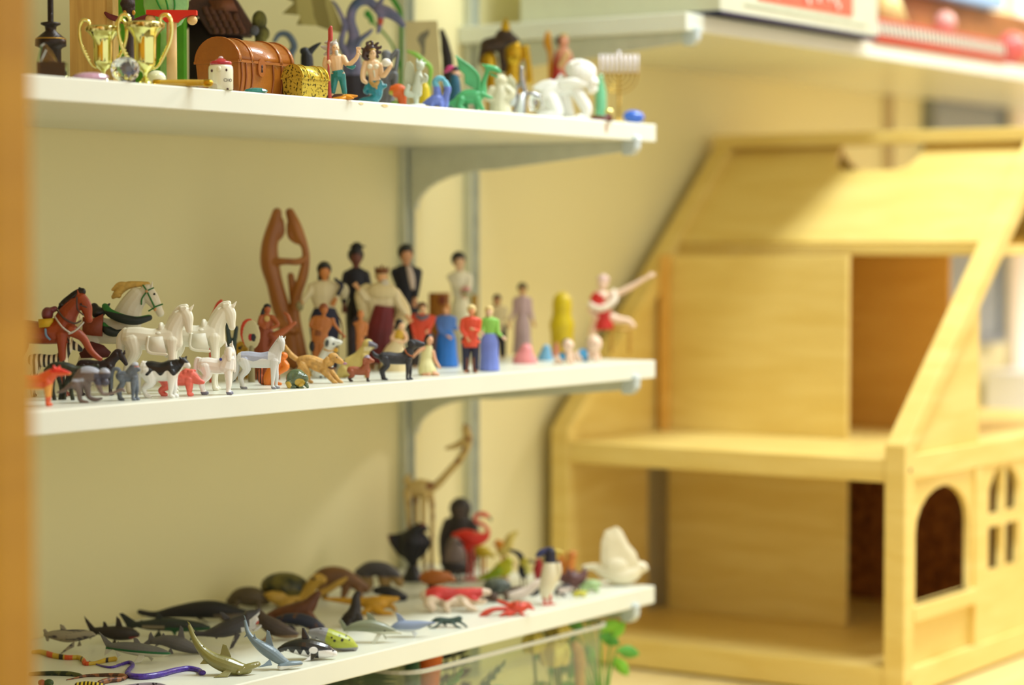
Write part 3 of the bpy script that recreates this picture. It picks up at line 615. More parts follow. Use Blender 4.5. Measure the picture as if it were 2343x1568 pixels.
f.add('body', M(132, 118, 112, 0.5, var=0.1), [T((520, 1220, 0, 84, 70), (600, 1140, 0, 100, 82), (700, 1140, 0, 92, 78), (770, 1180, 0, 70, 60)), E(835, 1130, -10, 74, 76, 62), E(846, 1230, -40, 52, 50, 44),
    T((500, 1250, -50, 70), (540, 1330, -60, 40), (548, 1420, -60, 28), (580, 1455, -64, 24), (640, 1462, -70, 18)), T((600, 1250, 40, 70), (620, 1330, 50, 40), (640, 1410, 50, 30), (720, 1440, 50, 26), (790, 1425, 50, 14)),
    T((500, 1200, 0, 34), (420, 1270, 0, 30), (340, 1330, 0, 24), (270, 1350, 0, 12)), T((760, 1220, -50, 44), (800, 1330, -60, 26), (850, 1370, -60, 20), (950, 1350, -60, 18), (1050, 1310, -60, 20), (1075, 1330, -60, 18))],
    paint=[(M(176, 182, 196, 0.45, var=0.05), lambda X, Y, d: (Y < 1110 and X > 560) or (1180 < Y < 1215 and X < 600)), (M(188, 176, 70, 0.5), lambda X, Y, d: (X-825)**2+(Y-1225)**2 < 38**2 and d < -30), (M(84, 84, 100, 0.5), lambda X, Y, d: X > 720 and 1120 < Y < 1260)]); f.done()
f = Fig('toy_baboon', 'grey toy baboon standing on four legs with curled tail, beside the black and white cow', 'toy monkey', KA, 1140, ('p', 1446), S2); f.vox = 0.9
quad(f, M(112, 122, 134, 0.55, var=0.15, scale=220), 985, 1235, 1085, 1446, 70, [(1150, 1120, 0, 70, 60), (1190, 1060, -6, 62, 52)], [(1195, 1035, -8, 58, 48), (1220, 1060, -16, 40, 34), (1246, 1075, -18, 26, 24)],
     tail=[(1000, 1130, 0, 20), (1010, 1080, 0, 22), (950, 1070, 0, 24), (920, 1150, 0, 22), (922, 1300, 0, 14)], legr=28, stride=16, paint=[(M(190, 196, 206, 0.5), lambda X, Y, d: Y < 1022 and X > 1120), (M(196, 130, 110, 0.5), lambda X, Y, d: 1028 < Y < 1046 and X > 1200)]); f.done()
f = Fig('toy_cow', 'white toy cow with one large black back patch and black head, front of middle shelf', 'toy cow', K4, 1400, ('p', 1340), S2); f.vox = 0.8
quad(f, M(238, 238, 232, 0.4, var=0.01), 1210, 1610, 940, 1340, 112, [(1560, 1020, 0, 92, 70), (1610, 990, -6, 66, 46)], [(1650, 960, -10, 54, 42), (1690, 980, -20, 40, 34), (1716, 1006, -24, 26, 24)],
     tail=[(1235, 970, 0, 22), (1205, 1060, 0, 18), (1200, 1180, -6, 14), (1200, 1300, -6, 12)], ears=[[(1640, 930, -30, 18), (1626, 910, -34, 9)], [(1680, 925, 10, 18), (1692, 905, 10, 8)]], legr=30, stride=12,
     extra=[E(1330, 1170, 0, 46, 34, 40)], paint=[(BLK, lambda X, Y, d: (1290+20*math.sin(Y*0.05) < X < 1690-max(0, Y-960)*0.7 and Y < 1075+26*math.sin(X*0.045) and not (X > 1680)) or (X > 1600 and Y < 970))]); eyes(f, [(1700, 962, -50)], 5); f.done()
f = Fig('toy_pig', 'coral pink toy pig behind the black and white cow', 'toy pig', K4, 1640, ('p', 1322), S2); f.vox = 0.9
quad(f, M(234, 118, 100, 0.4, var=0.08, scale=200), 1400, 1770, 1045, 1322, 84, [(1690, 1110, 0, 84, 66), (1740, 1115, -8, 76, 54)], [(1760, 1125, -10, 66, 48), (1820, 1160, -18, 40, 34), (1868, 1175, -22, 22, 22)],
     ears=[[(1730, 1060, -40, 24), (1760, 1050, -44, 10)], [(1750, 1056, 20, 22), (1782, 1052, 22, 10)]], legr=28, tail=[(1405, 1090, 0, 12), (1380, 1120, 0, 10), (1396, 1150, 0, 8)]); f.done()
f = Fig('toy_unicorn', 'glossy pearl white toy unicorn with a blue gem on its back', 'toy unicorn', K4, 2060, ('p', 1306), S2); f.vox = 0.75
PRL = M(244, 242, 236, 0.12, coat=1.0, var=0.01)
quad(f, PRL, 1825, 2190, 905, 1306, 92, [(2110, 1010, -20, 100, 80), (2140, 920, -30, 72, 56)], [(2150, 860, -44, 56, 50), (2150, 830, -50, 46, 46), (2152, 890, -86, 30, 30), (2152, 930, -92, 22, 22)],
     tail=[(1840, 930, 0, 18), (1800, 930, 0, 20), (1786, 1000, 0, 20), (1800, 1080, 0, 18), (1850, 1120, 0, 12)], ears=[[(2120, 790, -50, 14), (2112, 742, -50, 5)], [(2180, 790, -50, 14), (2184, 738, -50, 5)]], legr=30, hoof=M(128, 130, 150, 0.4))
f.add('mane', PRL, [T((2170, 780, -30, 20), (2196, 860, -20, 20), (2196, 960, -20, 22), (2200, 1060, -20, 14))]); f.add('gem', M(34, 56, 180, 0.1, coat=1.0, var=0), [E(2062, 930, -70, 16, 18, 12, n=8, m=4)], rem=False, smooth=False); f.done()
f = Fig('toy_horse', 'pale grey toy horse standing in profile at the front centre of the middle shelf', 'toy horse', KB, 800, ('p', 1500), S2); f.vox = 0.65
LG = M(216, 216, 212, 0.5, var=0.01)
quad(f, LG, 465, 1140, 872, 1500, 142, [(1030, 1010, 0, 140, 100), (1090, 880, -6, 96, 66), (1140, 780, -20, 74, 52)], [(1165, 710, -30, 66, 50), (1185, 750, -50, 56, 48), (1192, 820, -64, 38, 38), (1196, 850, -66, 32, 34)],
     tail=[(490, 950, 0, 34), (455, 1060, 10, 44), (440, 1200, 10, 46), (400, 1310, 10, 36), (365, 1370, 10, 14)], ears=[[(1140, 670, -30, 20), (1145, 628, -30, 7)], [(1225, 675, -20, 18), (1242, 640, -20, 7)]], legr=38, stride=22,
     hoof=M(150, 150, 158, 0.5), paint=[(M(170, 174, 190, 0.5, var=0.06, scale=120), lambda X, Y, d: Y < 1030-abs(X-780)*0.12+20*math.sin(X*0.02) and 520 < X < 960 and Y > 840)])
f.add('mane', M(204, 206, 208, 0.5), [T((1175, 655, 0, 26), (1120, 700, 16, 30, 20), (1050, 800, 24, 34, 22), (980, 880, 24, 22, 16))]); eyes(f, [(1150, 730, -76)], 8); f.done()

# round shield, red arc, yellow lizard, seated chief, orange chipmunk, toad
f = Fig('toy_shield', 'round white toy shield with red rim and red and black centre behind the grey horse', 'toy shield', KB, 650, ('y', 0.10), S2); f.vox = 1.6
f.add('disc', M(196, 186, 142, 0.6), [E(660, 600, 20, 165, 255, 30, rot=-8, n=28)], paint=[(M(204, 70, 44, 0.5), lambda X, Y, d: ((X-690)/150)**2+((Y-620)/245)**2 > 1.0 and X < 720), (M(176, 30, 28, 0.5), lambda X, Y, d: (X-668)**2/34**2+(Y-655)**2/62**2 < 1), (BLK, lambda X, Y, d: (X-715)**2/40**2+(Y-660)**2/66**2 < 1)])
f.add('stand', M(150, 140, 100, 0.6), [T((680, 820, 20, 40), (680, f.by-10, 20, 60))]); f.done()
f = Fig('toy_feather', 'red orange curved toy feather standing behind the second ivory horse', 'toy feather', KB, 130, ('y', 0.12), S2); f.vox = 1.5
f.add('vane', M(204, 72, 44, 0.5), [T((195, 60, 0, 26), (150, 120, 0, 44, 20), (100, 240, 0, 50, 20), (40, 380, 0, 44, 20), (10, 600, 0, 20), (10, f.by, 0, 20))]); f.done()
f = Fig('toy_bird', 'dark teal toy bird post between the second ivory horse and the round shield', 'toy bird', KB, 360, ('y', 0.12), S2); f.vox = 1.6
f.add('body', M(58, 76, 72, 0.5), [T((290, 400, 0, 40), (300, 560, 0, 40), (320, 760, 0, 44), (330, f.by, 0, 50)), T((440, 500, 0, 34), (420, 640, 0, 36), (400, 800, 0, 40), (380, f.by, 0, 44))]); f.done()
f = Fig('toy_gecko', 'mustard yellow toy gecko with black spots behind the pale grey horse', 'toy lizard', KB, 520, ('p', 1330), S2); f.vox = 1.2
f.add('body', pattern('spots', (36, 30, 20), (196, 156, 30), 130, 0.5, thr=0.22), [T((420, 1180, 0, 40), (450, 1000, 0, 70), (480, 860, -10, 84), (520, 790, -20, 78), (580, 830, -30, 50), (610, 850, -30, 30)), T((450, 1000, -40, 40), (420, 1200, -50, 30), (440, 1320, -50, 28)), T((560, 900, 0, 40), (600, 1100, 0, 30), (600, 1320, 0, 28)), T((420, 1150, 0, 40), (460, 1260, 0, 50), (520, 1310, 0, 40))]); eyes(f, [(535, 798, -92)], 12); f.done()
f = Fig('seated_figurine', 'seated brown toy figurine with black hair right before the wooden sculpture', 'figurine', KB, 920, ('y', 0.115), S2); f.vox = 1.2
RB = M(150, 76, 40, 0.5, var=0.06)
f.add('body', M(176, 98, 52, 0.5, var=0.04), [E(945, 200, 0, 54, 74, 56), T((940, 250, 0, 34), (930, 320, 0, 40)), T((930, 330, 0, 90, 60), (930, 450, 0, 110, 80), (900, 600, 0, 110, 90)), T((1020, 330, -20, 46), (1090, 400, -50, 38), (1120, 460, -80, 32), (1030, 500, -100, 28)), T((850, 330, -20, 46), (830, 430, -60, 40), (900, 500, -100, 30)), T((1020, 650, -40, 70), (1200, 560, -80, 58), (1330, 470, -90, 40), (1400, 420, -90, 30)), T((1340, 440, -90, 34), (1280, 300, -60, 30), (1230, 260, -50, 24))])
f.add('hair', BLK, [E(940, 160, 14, 66, 56, 60), T((880, 200, 20, 30), (850, 310, 10, 34), (800, 440, 10, 26))])
f.add('chest_plate', M(206, 176, 110, 0.5), [E(945, 350, -70, 50, 54, 24)])
f.add('robe', RB, [T((900, 560, 0, 140, 110), (880, 750, 0, 150, 120), (900, 950, 0, 190, 140), (920, f.by-10, 0, 230, 150)), T((1000, 620, -60, 60), (1060, 700, -80, 60), (1000, 800, -80, 50))]); f.done()
f = Fig('toy_chipmunk', 'bright orange toy chipmunk with dark striped tail peeking out behind the pale grey horse', 'toy chipmunk', KB, 1010, ('p', 1436), S2); f.vox = 0.9
f.add('body', M(232, 134, 46, 0.4, var=0.06), [E(1205, 960, 0, 72, 64, 60), E(1190, 1010, -30, 56, 40, 40), T((1150, 1060, 0, 80, 70), (1060, 1180, 0, 110, 90), (980, 1320, 0, 110, 90), (960, 1400, 0, 90, 80)), T((1220, 1080, -30, 60), (1250, 1140, -50, 60), (1180, 1200, -60, 44), (1080, 1260, -60, 40)), T((1040, 1380, -50, 60), (1120, 1410, -60, 32), (1160, 1412, -60, 26))])
f.add('tail', pattern('stripes', (40, 30, 30), (190, 100, 50), 130, 0.6, vec=(1, 1, 0.2), distort=1), [T((930, 1400, 30, 40), (850, 1370, 30, 60), (810, 1270, 30, 50), (840, 1180, 20, 30))]); eyes(f, [(1190, 940, -58)], 8); f.done()
f = Fig('toy_toad', 'round glossy green toy toad with yellow belly beside the golden dog', 'toy toad', KB, 1420, ('p', 1484), S2); f.vox = 0.7
f.add('body', M(98, 116, 84, 0.22, coat=0.5, var=0.12, scale=160), [E(1410, 1330, 0, 168, 162, 130), T((1450, 1300, -40, 110), (1540, 1320, -60, 80)), E(1560, 1340, -70, 60, 52, 50), T((1300, 1400, -80, 62), (1320, 1450, -110, 44), (1400, 1462, -120, 24)), T((1500, 1420, -80, 44), (1480, 1465, -110, 26), (1530, 1470, -120, 20)), T((1570, 1420, -20, 40), (1600, 1465, -30, 24)), E(1500, 1250, -60, 26, 24, 24)],
    paint=[(M(198, 168, 60, 0.25, coat=0.5, var=0.08), lambda X, Y, d: (((X-1480)/84)**2+((Y-1386)/66)**2 < 1 and d < -20) or (((X-1290)/56)**2+((Y-1430)/60)**2 < 1 and d < 0))]); eyes(f, [(1506, 1250, -84)], 12); f.done()

# dogs
f = Fig('toy_retriever', 'golden toy retriever in a play bow with purple tongue, front of middle shelf', 'toy dog', KC, 300, ('p', 1540), S2); f.vox = 0.65
f.add('body', GOLDY, [T((-90, 1160, 0, 104, 80), (60, 1150, 0, 118, 92), (220, 1210, 0, 128, 100), (350, 1270, -10, 122, 92)), T((350, 1220, -20, 100, 80), (430, 1140, -40, 96, 76)), E(490, 1080, -50, 102, 92, 76), T((540, 1100, -70, 74, 62), (615, 1140, -90, 58, 50), (650, 1155, -92, 46, 42)),
    T((-110, 1120, 10, 30), (-160, 1110, 10, 46), (-260, 1040, 10, 50), (-330, 940, 10, 36), (-370, 850, 10, 12)), T((-60, 1220, -50, 84), (20, 1330, -60, 60), (50, 1420, -60, 36), (60, 1490, -60, 32), (110, 1515, -66, 28)), T((-60, 1220, 60, 80), (-120, 1340, 70, 50), (-60, 1440, 70, 34), (-10, 1510, 70, 30)),
    T((330, 1320, -60, 70), (420, 1420, -70, 48), (500, 1500, -76, 40), (545, 1528, -78, 30)), T((430, 1320, 30, 66), (520, 1420, 24, 44), (590, 1500, 24, 38), (640, 1526, 20, 28)), E(380, 1130, -120, 44, 80, 24, rot=14), E(420, 1180, -90, 60, 70, 50)])
f.add('tongue', M(176, 130, 150, 0.3), [E(690, 1180, -90, 56, 26, 22, rot=10)]); f.add('nose', BLK, [E(684, 1130, -92, 16, 14, 16)], rem=False)
f.add('collar', M(110, 74, 50, 0.5), [T((420, 1250, -108, 18), (470, 1268, -118, 20), (530, 1262, -106, 18))], rem=False); eyes(f, [(560, 1076, -118)], 14); f.done()
f = Fig('toy_dachshund', 'small russet toy dachshund with grey forehead between the retriever and the black dog', 'toy dog', KC, 950, ('p', 1512), S2); f.vox = 0.7
quad(f, M(166, 98, 66, 0.5, var=0.08), 752, 1150, 1228, 1512, 84, [(1060, 1270, -10, 84, 66), (1080, 1200, -20, 62, 50)], [(1090, 1110, -30, 84, 66), (1150, 1130, -50, 60, 48), (1200, 1140, -56, 32, 32)], legr=28, ears=[[(1050, 1110, -90, 34, 14), (1040, 1190, -90, 28, 12)]],
     paint=[(M(158, 146, 162, 0.45), lambda X, Y, d: Y < 1085 and X < 1150), (M(60, 44, 40, 0.5), lambda X, Y, d: Y > 1440)]); eyes(f, [(1122, 1100, -88)], 11); f.done()
f = Fig('toy_labrador', 'charcoal black toy labrador with brown collar standing alert, front of middle shelf', 'toy dog', KC, 1620, ('p', 1484), S2); f.vox = 0.65
quad(f, M(62, 64, 72, 0.5, var=0.15, scale=240), 1330, 1905, 968, 1484, 118, [(1800, 1060, 0, 118, 86), (1850, 960, -10, 86, 66)], [(1890, 850, -14, 100, 76), (1960, 830, -26, 80, 62), (2050, 842, -36, 58, 50), (2092, 842, -38, 44, 42)],
     tail=[(1360, 1060, 0, 42), (1280, 1060, 0, 40), (1220, 1020, 0, 34), (1196, 980, 0, 22)], ears=[[(1880, 790, -80, 34, 14), (1920, 830, -92, 36, 14), (1930, 880, -90, 20, 10)]], legr=34, stride=24)
f.add('collar', M(176, 104, 48, 0.45), [T((1772, 930, -64, 13), (1800, 990, -98, 13), (1860, 1040, -92, 13), (1916, 1052, -50, 13))], rem=False); f.add('tag', M(220, 200, 150, 0.3, 0.6), [E(1760, 890, -60, 18, 22, 8)], rem=False)
eyes(f, [(1990, 800, -74)], 9); f.done()
f = Fig('toy_dalmatian', 'seated white toy dalmatian with dark spots and yellow collar tag behind the retriever', 'toy dog', KC, 330, ('p', 1452), S2); f.vox = 1.0
DAL = pattern('spots', (60, 66, 66), (222, 224, 214), 200, 0.45, thr=0.26, soft=0.05)
f.add('body', DAL, [E(440, 820, 0, 120, 112, 92), T((500, 810, -20, 74, 60), (590, 810, -30, 50, 44), (620, 812, -30, 40, 40)), T((410, 900, 0, 90, 74), (360, 1050, 0, 120, 96), (290, 1230, 0, 150, 120), (260, 1360, 0, 170, 130)), T((420, 1050, -60, 60), (450, 1250, -70, 42), (450, 1430, -70, 38)), T((200, 1400, -40, 70), (140, 1430, -40, 34))])
f.add('collar', M(206, 156, 40, 0.4), [T((330, 930, -70, 12), (430, 960, -92, 12), (520, 950, -70, 12))], rem=False); f.add('tag', M(216, 166, 40, 0.35), [E(540, 945, -60, 40, 44, 16)], rem=False); f.add('ear', M(74, 78, 76, 0.5), [E(385, 820, -96, 36, 70, 14, rot=8)]); f.done()
f = Fig('toy_bulldog', 'seated pale yellow toy dog with grey muzzle looking up, behind the dachshund', 'toy dog', KC, 850, ('p', 1446), S2); f.vox = 1.1
f.add('body', M(206, 186, 112, 0.55, var=0.06), [E(1110, 860, 0, 106, 112, 84), T((1130, 850, -10, 80), (1200, 866, -20, 60), (1240, 876, -20, 48)), T((1070, 920, 0, 90, 76), (960, 1090, 0, 130, 100), (800, 1240, 0, 170, 120), (660, 1350, 0, 110, 100)), T((1040, 1060, -60, 66), (1070, 1230, -70, 46), (1080, 1410, -70, 38)), T((700, 1300, -60, 90), (600, 1390, -70, 56), (640, 1420, -80, 34))],
    paint=[(M(112, 108, 116, 0.5), lambda X, Y, d: X > 1120 and 770+(X-1120)*0.3 < Y < 890 or X > 1225), (M(226, 214, 170, 0.5), lambda X, Y, d: 1040 < X < 1180 and Y > 885 and Y < 960)]); f.done()

# costumed people, back row
NV = M(34, 36, 66, 0.6, var=0.04); CRM = M(226, 212, 172, 0.55, var=0.03)
f = Fig('pilgrim_figurine', 'woman figurine with long black hair, cream blouse and navy dress right of the wooden sculpture', 'figurine', K5, 800, ('y', 0.17), S2); f.vox = 1.5
person(f, 795, 530, f.by, None, 1.25, [[(690, 740, -20), (625, 830, -40)], [(915, 740, -10), (880, 800, -60)]], (NV, f.by-14, 100), M(206, 138, 74, 0.5), BLK, CRM, facing=0.3, hairshape='long', trname='blouse', skname='dress')
f.add('sash', NV, [T((880, 650, -50, 12), (930, 700, -60, 16), (900, 760, -60, 14))], rem=False)
f.add('bundle', M(150, 140, 100, 0.6, var=0.15), [E(612, 850, -40, 28, 40, 24)]); f.add('cloth_bundle', M(206, 196, 160, 0.6, var=0.1), [E(940, 740, -40, 42, 60, 34)]); f.done()
f = Fig('graduate_figurine', 'graduate figurine in black gown and mortarboard behind the king figurine', 'figurine', K5, 1035, ('y', 0.185), S2); f.vox = 1.5
person(f, 1030, 420, f.by, None, 0.78, None, (BLK, f.by-8, 74), M(120, 70, 50, 0.5), BLK, M(30, 30, 44, 0.6), facing=0.2, skname='gown', trname='gown_top')
f.add('mortarboard', M(20, 18, 26, 0.5), [BX(984, 1098, 400, 412, -40, 44), T((1036, 412, 0, 44, 40), (1030, 450, 0, 46, 42))], rem=False); f.done()
f = Fig('groom_figurine', 'groom figurine in black suit and white shirt standing in front of the left shelf standard', 'figurine', K5, 1410, ('y', 0.17), S2); f.vox = 1.5
person(f, 1405, 400, f.by, M(20, 20, 28, 0.6), 0.98, [[(1352, 690, 10), (1420, 790, -30)], [(1480, 700, -10), (1470, 800, -40)]], None, M(214, 160, 116, 0.5), BLK, M(26, 26, 36, 0.6), facing=0.4, trname='jacket')
f.add('shirt', M(214, 196, 178, 0.5), [T((1425, 560, -52, 20, 12), (1445, 640, -54, 26, 12), (1455, 720, -48, 18, 10))]); f.done()
f = Fig('king_figurine', 'king figurine with brown crown, grey beard, cream cape and dark red robe', 'figurine', K5, 1220, ('y', 0.125), S2); f.vox = 1.4
person(f, 1215, 575, f.by, None, 1.45, [[(1110, 800, -20), (1050, 720, -40)], [(1340, 820, -20), (1415, 930, -40)]], None, M(220, 170, 120, 0.5), M(196, 170, 120, 0.6), CRM, lean=8, facing=0.2, trname='jacket')
f.add('robe', M(120, 26, 32, 0.5, var=0.12, scale=40), [T((1240, 850, -20, 76, 60), (1225, 950, -20, 92, 66), (1205, 1060, -20, 100, 70), (1190, f.by-50, -20, 100, 72), cap=False)])
f.add('cape', M(222, 206, 160, 0.6, var=0.04), [T((1110, 720, 30, 40), (1060, 760, 10, 40), (1080, 860, 20, 46), (1120, 980, 40, 40)), T((1320, 760, 40, 44), (1380, 900, 40, 60), (1330, 1000, 50, 66), (1280, 1120, 40, 80), (1270, f.by-20, 40, 90)), E(1225, 745, -10, 118, 76, 60)])
f.add('crown', M(120, 70, 34, 0.35, 0.5), [LA(1222, [(575, 58), (584, 54), (604, 50), (606, 40)], n=20)]+[T((1222+44*math.cos(a), 578, 44*math.sin(a), 8), (1222+50*math.cos(a), 558, 50*math.sin(a), 4)) for a in [k*PI/3 for k in range(6)]]+[T((1222, 575, 0, 12), (1222, 545, 0, 5))], rem=False)
f.add('beard', M(206, 196, 176, 0.7), [E(1245, 690, -30, 34, 44, 24)]); f.done()
f = Fig('bride_figurine', 'bride figurine with short black hair in long cream gown holding pink bouquet', 'figurine', K6, 685, ('y', 0.165), S2); f.vox = 1.6
person(f, 685, 140, f.by, None, 0.8, [[(646, 390, -20), (700, 450, -60)], [(756, 390, -20), (735, 450, -60)]], (M(232, 224, 190, 0.5), f.by-4, 76), M(220, 180, 140, 0.5), BLK, M(236, 228, 200, 0.5), facing=0.4, skname='gown', trname='bodice', lean=-8)
f.add('bouquet', M(220, 160, 150, 0.6, var=0.2, scale=120), [E(732, 440, -80, 40, 34, 30)], paint=[(M(90, 160, 90, 0.6), lambda X, Y, d: Y > 455)]); f.done()
f = Fig('lavender_figurine', 'woman figurine in a long lavender dress standing alone before the yellow figure', 'figurine', K6, 1200, ('y', 0.15), S2); f.vox = 1.7
person(f, 1190, 388, f.by, None, 0.95, [[(1125, 610, 0), (1090, 690, -20)], [(1255, 610, 0), (1280, 700, -20)]], (M(196, 170, 168, 0.6), f.by-30, 82), M(206, 160, 110, 0.5), M(84, 78, 44, 0.6), M(196, 168, 166, 0.6), skname='dress', trname='bodice'); f.done()
f = Fig('couple_figurine', 'dark haired figurine in cream with black trousers behind the green top figurine', 'figurine', K6, 990, ('y', 0.155), S2); f.vox = 1.7
person(f, 985, 480, f.by, M(40, 34, 36, 0.6), 1.4, [[(920, 660, 0), (960, 720, -40)], [(1060, 650, 0), (1080, 720, -20)]], None, M(200, 150, 100, 0.5), M(70, 50, 30, 0.6), M(214, 196, 150, 0.6), facing=0.1, trname='shirt', hairshape='long'); f.done()
f = Fig('yellow_figure', 'plain yellow featureless toy figure with round head and wide body near the right end', 'toy figure', K6, 1510, ('y', 0.13), S2); f.vox = 1.7
f.add('body', M(214, 190, 10, 0.4, var=0.02), [T((1512, 530, 0, 76), (1512, 570, 0, 80), (1510, 640, 0, 78), (1510, 720, 0, 102), (1512, 790, 0, 94), (1512, f.by-30, 0, 88), (1512, f.by, 0, 90))])
f.done()
f = Fig('dancer_figurine', 'figurine in red dress with white boa flinging one arm and one leg to the right', 'figurine', K6, 1800, ('y', 0.10), S2); f.vox = 1.4; b = f.by
f.add('body', PALE, [E(1838, 392, 0, 42, 52, 44), T((1840, 430, 0, 24), (1840, 480, 0, 24)), T((1830, 490, 0, 74, 50), (1810, 560, 0, 62, 46), (1840, 660, 0, 70, 52)), T((1900, 480, 0, 34), (1960, 470, -10, 28), (2060, 420, -20, 24), (2160, 360, -26, 18), (2200, 340, -30, 16)), E(2226, 322, -30, 24, 20, 12),
    T((2230, 318, -30, 6), (2256, 296, -30, 5)), T((2236, 324, -30, 6), (2264, 312, -30, 5)), T((2236, 332, -30, 6), (2262, 330, -30, 5)), T((2220, 312, -30, 6), (2232, 290, -30, 5)), T((1770, 520, 0, 34), (1740, 600, -30, 26), (1790, 660, -50, 20)), T((1900, 660, 0, 48), (1970, 680, -20, 34), (2050, 690, -30, 24), (2090, 730, -30, 20)), T((1800, 680, 0, 48), (1760, 780, 0, 34), (1740, b-60, 0, 24), (1746, b-14, 0, 22))])
f.add('hat', M(226, 196, 186, 0.6), [E(1846, 352, 8, 52, 34, 50), T((1846, 350, 0, 40, 40), (1880, 390, 10, 14))]); f.add('dress', M(206, 48, 36, 0.5), [T((1830, 480, 0, 62, 56), (1800, 540, 0, 70, 56), (1840, 640, 0, 78, 64), (1850, 760, 0, 88, 70), cap=False)])
f.add('boa', M(240, 226, 206, 0.8, var=0.1, scale=200), [T((1740, 560, -50, 26), (1800, 590, -76, 30), (1880, 570, -76, 30), (1940, 510, -40, 28), (1930, 450, 0, 22))]); f.done()
f = Fig('doll_chair', 'small amber wooden doll chair behind the dancer figurine at the shelf end', 'doll chair', K6, 1990, ('y', 0.12), S2); f.vox = 1
CW = M(204, 160, 72, 0.5)
f.add('seat', CW, [BX(1900, 2075, 745, 765, -80, 90)], rem=False)
for x in (1912, 2062):
    for d in (-68, 78): f.add('leg', CW, [T((x, 760, d, 9), (x, f.by, d, 11))], rem=False)
f.done()
f = Fig('wooden_block', 'amber brown wooden panel standing behind the blue dress figurine', 'wooden panel', K6, 520, ('y', 0.21), S2)
f.add('panel', M(176, 116, 34, 0.5, var=0.08), [BX(430, 600, 462, f.by, -20, 30)], rem=False); f.add('inlay', M(140, 70, 34, 0.5), [E(540, 520, -22, 34, 44, 6)], rem=False); f.done()
f = Fig('wooden_block', 'slim amber wooden post standing behind the bride figurine', 'wooden post', K6, 800, ('y', 0.21), S2)
f.add('post', M(190, 150, 50, 0.5), [BX(775, 830, 478, f.by, -20, 30)], rem=False); f.done()
# front row of people
f = Fig('caveman_figurine', 'bare tan man figurine with one hand on hip behind the dalmatian', 'figurine', KC, 250, ('y', 0.105), S2); f.vox = 1.1; b = f.by
NUDE = M(186, 118, 56, 0.45, var=0.04)
person(f, 260, 130, b-60, None, 1.5, [[(90, 520, -20), (230, 570, -80)], [(520, 500, 0), (650, 660, -40)]], None, NUDE, M(150, 86, 44, 0.6), None, facing=0.5, lean=70, legs=[[(190, 600), (170, 800), (190, b-90)], [(290, 600), (270, 800), (260, b-90)]])
f.add('loincloth', M(140, 84, 40, 0.6), [T((235, 580, 0, 90, 66), (230, 690, 0, 96, 70), cap=False)]); f.add('base', M(206, 170, 40, 0.5), [LA(150, [(b-90, 150), (b-84, 180), (b, 190)], sq=0.6)], rem=False)
f.add('club', M(22, 24, 28, 0.4), [E(112, 880, -40, 50, 100, 40)]); f.add('bow', M(110, 76, 44, 0.5), [T((560, 300, -50, 8), (640, 440, -60, 9), (670, 640, -60, 8), (640, 800, -60, 7))], rem=False); f.done()
f = Fig('robed_figurine', 'slim bare figurine with dark cape of hair down its back, left of the king figurine', 'figurine', KC, 940, ('y', 0.115), S2); f.vox = 1.1; b = f.by
person(f, 970, 225, b, None, 0.85, [[(1080, 560, -10), (1040, 640, -40)], [(1090, 520, -10), (1080, 620, -30)]], None, M(204, 134, 76, 0.45), None, None, facing=0.5, lean=10, legs=[[(940, 640), (930, 820), (920, b-30)], [(990, 640), (970, 820), (960, b-30)]])
f.add('hair', M(50, 36, 44, 0.6, var=0.1), [T((940, 330, 30, 30), (880, 440, 40, 62, 40), (850, 640, 40, 90, 50), (850, 860, 40, 84, 50), (830, b-20, 40, 70, 50))]); f.done()
f = Fig('seated_girl_figurine', 'seated black haired girl figurine in mustard top beside the king', 'figurine', KC, 1650, ('y', 0.095), S2); f.vox = 1.1; b = f.by
f.add('body', SKIN, [E(1705, 520, -10, 58, 74, 56), T((1700, 570, 0, 32), (1690, 620, 0, 36)), T((1680, 640, 0, 90, 60), (1650, 760, 0, 80, 60)), T((1600, 640, 0, 44), (1540, 740, -30, 36), (1640, 800, -80, 28), (1720, 800, -90, 24)), T((1750, 640, 0, 44), (1800, 740, -30, 34), (1760, 800, -80, 26))])
f.add('hair', BLK, [E(1670, 460, 14, 76, 74, 64), T((1640, 480, 20, 44), (1600, 560, 20, 30))]); f.add('top', M(206, 168, 54, 0.55), [T((1680, 640, 0, 96, 66), (1660, 720, -10, 100, 72), (1650, 780, 0, 84, 66))])
f.add('skirt', M(226, 208, 164, 0.6, var=0.04), [T((1640, 820, -10, 120, 100), (1600, 960, -10, 190, 130), (1560, 1120, -10, 220, 150), (1560, b, -10, 230, 150))]); f.done()
f = Fig('bearded_figurine', 'man figurine with brown beard, grey collar and bright red jumper', 'figurine', K6, 375, ('y', 0.115), S2); f.vox = 1.2
person(f, 372, 545, f.by, M(60, 50, 48, 0.6), 1.75, [[(300, 740, -10), (320, 830, -20)], [(450, 720, -10), (420, 770, -50)]], None, SKIN, M(120, 84, 50, 0.6), M(222, 84, 52, 0.55), facing=0.3, lean=10, trname='jumper', handless=True)
f.add('collar', M(116, 112, 122, 0.6), [T((335, 650, -30, 16), (375, 668, -48, 18), (420, 650, -30, 16))], rem=False); f.done()
f = Fig('blue_dress_figurine', 'woman figurine in long bright blue gown with reddish hair', 'figurine', K6, 590, ('p', 1066), S2); f.vox = 1.1
person(f, 570, 560, 1066, None, 1.35, [[(520, 770, -20), (590, 815, -50)], [(640, 750, 0), (670, 745, -10)]], (M(44, 124, 206, 0.5, var=0.04), 1062, 104), M(226, 176, 130, 0.5), M(186, 130, 70, 0.6), M(88, 130, 196, 0.5), hairshape='long', facing=-0.2, skname='gown', trname='bodice'); f.done()
f = Fig('soldier_figurine', 'blond figurine in orange red coat, navy breeches and brown boots', 'figurine', K6, 770, ('p', 1112), S2); f.vox = 1.0
